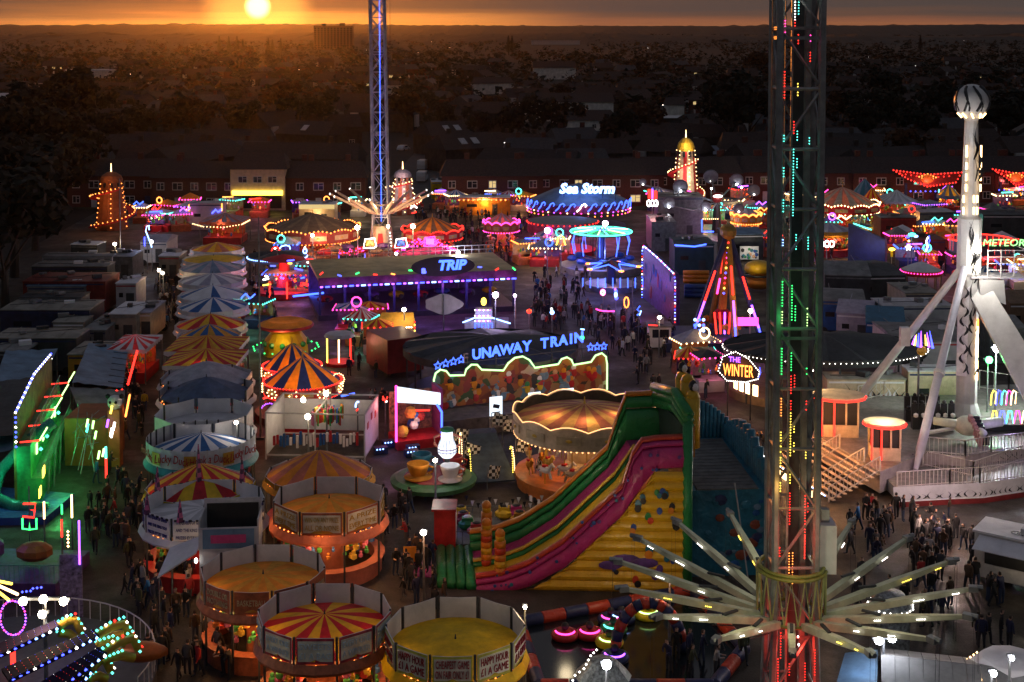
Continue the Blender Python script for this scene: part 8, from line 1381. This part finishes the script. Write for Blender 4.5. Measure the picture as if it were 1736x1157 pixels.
for k in range(14): t_ = k / 13; x = -1.9 + 4.8 * t_; z = 2.1 - .5 * sin(pi * t_ * 3 % pi); m.add([(x, 1.0, z), (x + .24, 1.0, z), (x + .12, 1.0, z - .36)], [(0, 1, 2)], WHITE if k % 2 else BLACK)
for k in range(8): x = 2.0 + .25 * k; y = 2.6 - .35 * k; m.add([(x, y, 1.7), (x + .18, y - .2, 1.7), (x + .18, y - .2, 1.3), (x, y, 1.3)], [(0, 1, 2, 3)], WHITE if k % 2 else BLACK)
m.build('bunting', o); m = MB(); 
for k in range(16): m.bulb((-3.0 + random.Random(k).uniform(-.5, .5), .3 + random.Random(k + 9).uniform(-.3, .3), 1.2 + random.Random(k + 5).uniform(-.5, .6)), .06, LNB)
m.build('blue_lamps', o); light(o, (.5, .6, 3.2), 45, (1, .7, .45)); light(o, (-3, -.4, 1.4), 18, (.2, .2, 1))
o = thing('orange_board', 'small orange notice board near the foot of the slide', 'sign', P(695, 965)); MB().box((0, 0, .9), (.75, .08, .9), ORG).build('board', o); m = MB(); m.box((-.3, .05, .5), (.06, .06, 1), DGREY); m.box((.3, .05, .5), (.06, .06, 1), DGREY); m.build('legs', o)
# ------------------------------------------------------------------ bumper boat pool with inflatable border
c = P(1010, 1085); WAT = bpy.data.materials.new('dark pool water'); WAT.use_nodes = True; b = WAT.node_tree.nodes['Principled BSDF']; b.inputs['Base Color'].default_value = (.008, .012, .016, 1); b.inputs['Roughness'].default_value = .12
bn = N(WAT.node_tree, 'ShaderNodeTexNoise', i_Scale=3.0, i_Detail=3.0); bb = N(WAT.node_tree, 'ShaderNodeBump', i_Strength=.25); WAT.node_tree.links.new(bn.outputs[0], bb.inputs['Height']); WAT.node_tree.links.new(bb.outputs[0], b.inputs['Normal'])
cor = [P(880, 1066), P(1175, 1010), P(1262, 1110), P(1210, 1175), P(915, 1175)]; o = thing('boat_pool', 'round cornered pool with a segmented red and blue inflatable border', 'pool', c); m = MB(); m.add([tuple(p - c + Vector((0, 0, .16))) for p in cor], [(0, 1, 2, 3, 4)], WAT); m.build('water', o)
for a, b in zip(cor, cor[1:] + cor[:1]):
    n = max(3, int((b - a).length / 1.25)); 
    for i in range(n): p, q = a.lerp(b, i / n) - c, a.lerp(b, (i + .97) / n) - c; z = Vector((0, 0, .34)); m = MB(); m.tube([p + z, p.lerp(q, .06) + z, p.lerp(q, .94) + z, q + z], .34, VR if i % 2 else NAVY, 10); m.build('border_segment', o, smooth=True)
m = MB(); ac = P(1100, 1110) - c
for k in range(14): a0, a1 = pi * k / 14, pi * (k + .95) / 14; m.tube([ac + Vector((1.7 * cos(a), 0, .2 + 2.5 * sin(a))) for a in (a0, (a0 + a1) / 2, a1)], .3, VR if k % 2 else NAVY, 8)
m.build('inflatable_arch', o, smooth=True)
names_ = {LPK: 'pink', LLG: 'lime', LTE: 'teal', LCB: 'pale blue', LPU: 'violet'}
for k, (u, v, mt, body, pl) in enumerate([(958, 1078, LPK, RED, 'leftmost in the pool'), (1000, 1076, LPK, RED, 'second from the left in the pool'), (1040, 1068, LTE, VG, 'in the middle of the pool'), (1036, 1052, LPK, NAVY, 'behind the green one'), (1054, 1050, LCB, NAVY, 'beside the upper navy one'), (1033, 1090, LLG, YELR, 'nearest the middle front'), (1098, 1043, LLG, YELR, 'far right under the long swing arm'), (1042, 1116, LPU, NAVY, 'nearest the bottom edge')]):
    p = P(u, v, .3); bo = thing('bumper_boat', f'{ {RED: "red", VG: "green", NAVY: "navy", YELR: "yellow"}[body]} round bumper boat with a {names_[mt]} light arc, {pl}', 'bumper boat', (p.x, p.y, .16), 0, 'bumper boats on the pool'); m = MB(); m.tube(ring(16, .55, .2), .2, body, 8, True); m.build('tube', bo, smooth=True); m = MB(); m.lathe([(.5, .1), (.45, .35), (.2, .4), (0, .4)], body, 14); m.ball((0, .1, .6), .22, BLACK, 8); m.build('seat', bo, smooth=True); m = MB(); m.tube(arc(10, .50, -pi * .97, -pi * .08, .42), .045, mt, 6); m.build('light_arc', bo)
# ------------------------------------------------------------------ kiosks at the bottom right
MQ = mat('weathered marquee canvas', (.20, .20, .20), .7, .3, .6); c = P(1600, 1240); o = thing('ribbed_marquee', 'long ribbed white marquee roof with a blue lit canopy, bottom right', 'marquee', c, -.25); m = MB(); m.prism([(-2.6, -1.6), (3.2, -1.6), (3.2, 1.8), (-2.6, 1.8)], 0, 2.5, MQ); m.build('wall', o); m = MB(); n = 10
for i in range(n): x0 = -2.8 + 6.2 * i / n; x1 = -2.8 + 6.2 * (i + .96) / n; m.slab([(x0, -1.9, 2.5), (x1, -1.9, 2.5), (x1, 0, 3.2), (x0, 0, 3.2)], .05, MQ); m.slab([(x0, 0, 3.2), (x1, 0, 3.2), (x1, 2.1, 2.55), (x0, 2.1, 2.55)], .05, MQ)
m.build('roof', o); m = MB(); m.slab([(-4.8, -1.6, 2.2), (-3.0, -2.2, 2.5), (-2.9, 1.6, 2.7), (-4.4, 1.5, 2.4)], .05, BLUL); m.build('blue_canopy', o); m = MB(); m.box((-4.6, 0, 1.1), (.06, .06, 2.2), GREY); m.box((-4.3, 1.4, 1.15), (.06, .06, 2.3), GREY); m.build('posts', o); light(o, (-3.8, -.4, 3.3), 30, (.4, .6, 1)); light(o, (1.4, -2.6, 3.6), 12, (1, .9, .8))
c = P(1712, 1235); o = thing('octagonal_kiosk', 'white kiosk with a string of bulbs round its roof in the bottom right corner', 'kiosk', c); m = MB(); m.lathe([(1.6, 0), (1.6, 2.5), (2.0, 2.6), (1.3, 3.3), (0, 3.6)], WHITE, 10); m.build('wall', o); m = MB(); m.bulbs(ring(12, 1.95, 2.75), .3, .06, LWW, True); m.build('bulb_string', o)
A = P(1672, 912, 3.2); o = thing('food_truck', 'white catering truck with opened side flap and black lettering at the right edge', 'food truck', P(1745, 1010), -.62); m = MB(); m.prism([(-3.1, 0), (3.1, 0), (3.1, 2.4), (-3.1, 2.4)], .45, 3.0, GREYW); m.build('body', o); m = MB(); m.prism([(-3.2, -.1), (3.2, -.1), (3.2, 2.5), (-3.2, 2.5)], 3.01, 3.12, WHITE); m.box((0, 1.2, 3.3), (1.4, 1.2, .4), GREYW); m.build('roof', o); m = MB(); m.slab([(-2.8, -1.5, 2.5), (2.6, -1.5, 2.5), (2.6, -.05, 2.85), (-2.8, -.05, 2.85)], .05, WHITE); m.build('side_flap', o); m = MB(); m.box((0, -.03, 1.9), (5, .06, 1.2), BLACK); m.build('hatch', o); text('lettering', 'GRILLS', .8, BLACK, o, (0, .75, 3.14), 0, 0, ext=.01, width=2.6)
for x in (-2, 2):
    for y in (.1, 2.3): MB().cone((x, y - .1, .42), (x, y + .1, .42), .42, .42, BLACK, 12).build('wheel', o)
light(o, (0, -1.2, 2.2), 30, (1, .8, .5)); o = thing('bulb_wheel_stall', 'small round stall ringed by white bulbs with two blue white lamps below the swing arms', 'stall', P(1508, 1110)); m = MB(); m.lathe([(1.0, 0), (1.0, 2.2), (1.15, 2.5), (.7, 3.2), (0, 3.3)], mat('patterned grey board', (.2, .22, .22), .4, .7, 5), 14); m.build('body', o); m = MB(); m.bulbs(ring(12, 1.15, 2.6), .3, .05, LW, True); m.build('bulb_string', o)
o = thing('crown_stall', 'small stall with a zigzag of white bulbs under the large round lamp at the bottom edge', 'stall', P(1022, 1240)); m = MB(); m.lathe([(1.1, 0), (1.1, 2.4), (1.3, 2.6), (.6, 3.3), (0, 3.4)], mat('patterned grey board', (.2, .22, .22), .4, .7, 5), 12); m.build('body', o); m = MB(); m.bulbs([(-1.6, -.6, 2.2), (-1.3, -.6, 2.9), (-.9, -.6, 3.2), (-.6, -.6, 3.8), (-.2, -.6, 4.2)], .22, .055, LW); m.build('bulb_string', o)
for u, v, lab in ((1340, 1175, 'green'),): pass
# thin masts
for u, v0, v1, lab in ((442, 360, 745, 'tall thin mast in front of the left row of stalls'), (205, 300, 465, 'thin mast among the far left trailers'), (1072, 470, 560, 'thin pole right of the crowd lane')):
    b = P(u, v1); hh = (v1 - v0) / S(b); o = thing('mast', lab, 'mast', b); m = MB(); m.cone((0, 0, 0), (0, 0, hh), .09, .05, GREY, 8); m.build('pole', o); MB().box((0, 0, .1), (.6, .6, .2), DGREY).build('foot', o)
# ------------------------------------------------------------------ people
SKIN = mat('skin', (.42, .25, .18), .6, .1); HAIR = mat('dark hair', (.03, .02, .015), .7); TR = mat('dark trousers', (.02, .022, .03), .8)
def person_mesh(kind):
    J = {}
    wk = {'stand': (0, 0, 0), 'walk': (.26, .3, 0), 'stride': (-.2, -.25, 0), 'carry': (.05, .42, 1), 'lean': (.0, .12, 1)}[kind]; st, ar, up = wk; ln = .12 if kind in ('lean', 'carry') else .03
    V = [(0, 0, .95, .150), (0, .0, 1.12, .140), (0, -ln * .5, 1.34, .160), (0, -ln, 1.47, .075), (0, -ln - .01, 1.56, .078), (0, -ln - .02, 1.66, .105), (0, -ln - .01, 1.735, .075),
         (.10, -st * .05, .88, .105), (.115, -st * .55, .50, .075), (.12, -st + .10 * (st > 0), .10, .052), (.125, -st - .13, .04, .045),
         (-.10, st * .05, .88, .105), (-.115, st * .4, .50, .075), (-.12, st + .10 * (st < 0), .10, .052), (-.125, st - .13, .04, .045),
         (.19, -ln, 1.40, .072), (.25, -ln + ar * .3 - up * .05, 1.12, .055), (.24 - .1 * up, -ln - .05 + ar * (.5 - up), .88 + .22 * up, .040), (.235 - .13 * up, -ln - .07 + ar * (.6 - up * 1.4), .80 + .3 * up, .034),
         (-.19, -ln, 1.40, .072), (-.25, -ln - ar * .3 * (1 - up) - up * .05, 1.12, .055), (-.24 + .1 * up, -ln - .05 - ar * .5, .88 + .2 * up, .040), (-.235 + .13 * up, -ln - .07 - ar * .6, .80 + .28 * up, .034)]
    Eg = [(0, 1), (1, 2), (2, 3), (3, 4), (4, 5), (5, 6), (0, 7), (7, 8), (8, 9), (9, 10), (0, 11), (11, 12), (12, 13), (13, 14), (2, 15), (15, 16), (16, 17), (17, 18), (2, 19), (19, 20), (20, 21), (21, 22)]
    me = bpy.data.meshes.new('body'); me.from_pydata([v[:3] for v in V], Eg, []); o = bpy.data.objects.new('body', me); COL.objects.link(o); o.modifiers.new('s', 'SKIN'); sv = me.skin_vertices[0].data
    for i, v in enumerate(V): sv[i].radius = (v[3] * (1.15 if i in (1, 2) else 1), v[3] * (.72 if i in (0, 1, 2) else 1))
    sv[0].use_root = True; sb = o.modifiers.new('u', 'SUBSURF'); sb.levels = 1
    bpy.context.view_layer.update(); m2 = bpy.data.meshes.new_from_object(o.evaluated_get(bpy.context.evaluated_depsgraph_get())); bpy.data.objects.remove(o)
    for mt in (TR, TR, SKIN, HAIR): m2.materials.append(mt)
    for p in m2.polygons:
        c = p.center; z = c.z; k = 1
        if z < .90 and abs(c.x) < .205: k = 0
        if (abs(c.x) > .2 and z < .845) or (up and z < 1.14 and c.y < -.2 and z > .9 and (c.y < -.28)): k = 2
        if z > 1.50: k = 2
        if z > 1.70 or (z > 1.58 and c.y > -ln + .01): k = 3
        p.material_index = k
    m2.polygons.foreach_set('use_smooth', [True] * len(m2.polygons)); m2.name = 'body'; return m2
PM = {k: person_mesh(k) for k in ('stand', 'walk', 'stride', 'carry', 'lean')}
TOPS = [('black', (.012, .012, .014)), ('black', (.02, .02, .022)), ('dark grey', (.05, .05, .055)), ('navy', (.015, .02, .06)), ('brown', (.08, .045, .025)), ('olive', (.05, .055, .025)), ('red', (.35, .02, .02)), ('pale grey', (.30, .30, .31)), ('bright blue', (.03, .16, .40)), ('pink', (.4, .06, .14)), ('white', (.5, .5, .5)), ('yellow', (.5, .4, .03))]
TM = [mat(n + ' jacket %d' % i, c, .8) for i, (n, c) in enumerate(TOPS)]; BOT = [('black trousers', TR), ('blue jeans', mat('denim', (.03, .05, .10), .85)), ('grey trousers', mat('grey trousers', (.07, .07, .075), .85))]
POSE = {'stand': 'standing', 'walk': 'walking', 'stride': 'striding', 'carry': 'holding something', 'lean': 'leaning forward'}
rnd = random.Random(99); count = [0]
def crowd(n, box, where, lean=None, face=None):
    u0, v0, u1, v1 = box; done = []
    for _ in range(n):
        for _t in range(30):
            v = rnd.uniform(v0, v1); u = rnd.uniform(u0, u1) + (lean or 0) * (v - v0); p = P(u, v)
            if all((p - q).length > .42 for q in done): break
        if done and rnd.random() < .5:
            q = rnd.choice(done); a = rnd.uniform(0, 6.3); p2 = q + Vector((cos(a), sin(a), 0)) * rnd.uniform(.5, .75)
            if all((p2 - x).length > .42 for x in done): p = p2
        done.append(p); ti = rnd.choices(range(12), (22, 20, 10, 13, 6, 4, 2, 2, 2, 1, 1.5, .5))[0]; bi = rnd.choices((0, 1, 2), (6, 4, 2))[0]; k = rnd.choice(list(POSE)); kid = rnd.random() < .12
        o = bpy.data.objects.new('person', PM[k]); COL.objects.link(o); o.location = p; o.rotation_euler.z = rnd.uniform(0, 6.3) if face is None else face + rnd.uniform(-.7, .7); s = rnd.uniform(.68, .8) if kid else rnd.uniform(.95, 1.07); o.scale = (s * 1.05, s * 1.05, s)
        for i, mt in ((0, BOT[bi][1]), (1, TM[ti])): o.material_slots[i].link = 'OBJECT'; o.material_slots[i].material = mt
        tag(o, f"{'child' if kid else 'person'} in {TOPS[ti][0]} jacket and {BOT[bi][0]} {POSE[k]} {where}", 'person', 'people ' + where)
for a in [(30, (204, 575, 246, 760), 'in the narrow left aisle'), (34, (160, 800, 240, 960), 'below the green fun house'), (30, (215, 950, 325, 1060), 'in the dark lane at the lower left'), (20, (250, 1070, 420, 1150), 'in front of the striped round stalls'), (16, (592, 600, 655, 720), 'in the open aisle left of the train ride'), (16, (610, 860, 700, 925), 'in the open space right of the dull orange stalls'), (18, (670, 960, 745, 1035), 'queueing by the landing mat of the slide'), (24, (1065, 615, 1215, 680), 'between the train ride and the black roof'), (44, (1440, 875, 1640, 965), 'in front of the giant white ride'), (20, (1560, 950, 1690, 1060), 'near the catering truck'), (8, (1283, 770, 1306, 850), 'behind the near swing tower'), (14, (1450, 980, 1600, 1060), 'under the long swing arms'), (5, (1640, 1075, 1690, 1105), 'beside the corner kiosk'), (4, (1525, 800, 1536, 818), 'on the stairs side of the giant white ride'), (8, (1110, 1120, 1270, 1150), 'at the edge of the boat pool')]: crowd(*a)
# the farther crowd, too many to count: one object
mb = MB(); rr = random.Random(17); cm = {k: ([tuple(v.co) for v in m_.vertices], [(tuple(p.vertices), p.material_index) for p in m_.polygons]) for k, m_ in PM.items()}
for n, (u0, v0, u1, v1) in [(70, (905, 470, 1000, 560)), (34, (1000, 540, 1088, 605)), (90, (785, 365, 905, 452)), (30, (262, 470, 302, 560)), (26, (1065, 560, 1150, 615)), (30, (1290, 385, 1420, 450)), (24, (590, 560, 650, 600)), (40, (1540, 420, 1640, 470)), (26, (430, 440, 470, 560)), (36, (700, 360, 800, 380))]:
    for _ in range(n):
        p = P(rr.uniform(u0, u1), rr.uniform(v0, v1)); k = rr.choice(list(PM)); s_ = rr.uniform(.9, 1.1); a = rr.uniform(0, 6.3); ca, sa = cos(a) * s_, sin(a) * s_; tm = rr.choice(TM[:7] + TM[:5] + [TM[10], TM[7], TM[8]]); mi = [mb.m(TR), mb.m(tm), mb.m(SKIN), mb.m(HAIR)]; b = len(mb.v)
        mb.v.extend([(p.x + x * ca - y * sa, p.y + x * sa + y * ca, z * s_) for x, y, z in cm[k][0]])
        for f, q in cm[k][1]: mb.f.append(tuple(i + b for i in f)); mb.mi.append(mi[q])
tag(mb.build('crowd', smooth=True), 'dense dark crowd filling the farther lanes between the back rides', 'crowd', None, 'stuff')
# ------------------------------------------------------------------ nothing is left hanging in the object list
for o in list(bpy.data.objects):
    if o.parent is None and o.get('label') and len(o['label'].split()) > 16:
        o['label'] = ' '.join(o['label'].split()[:16])
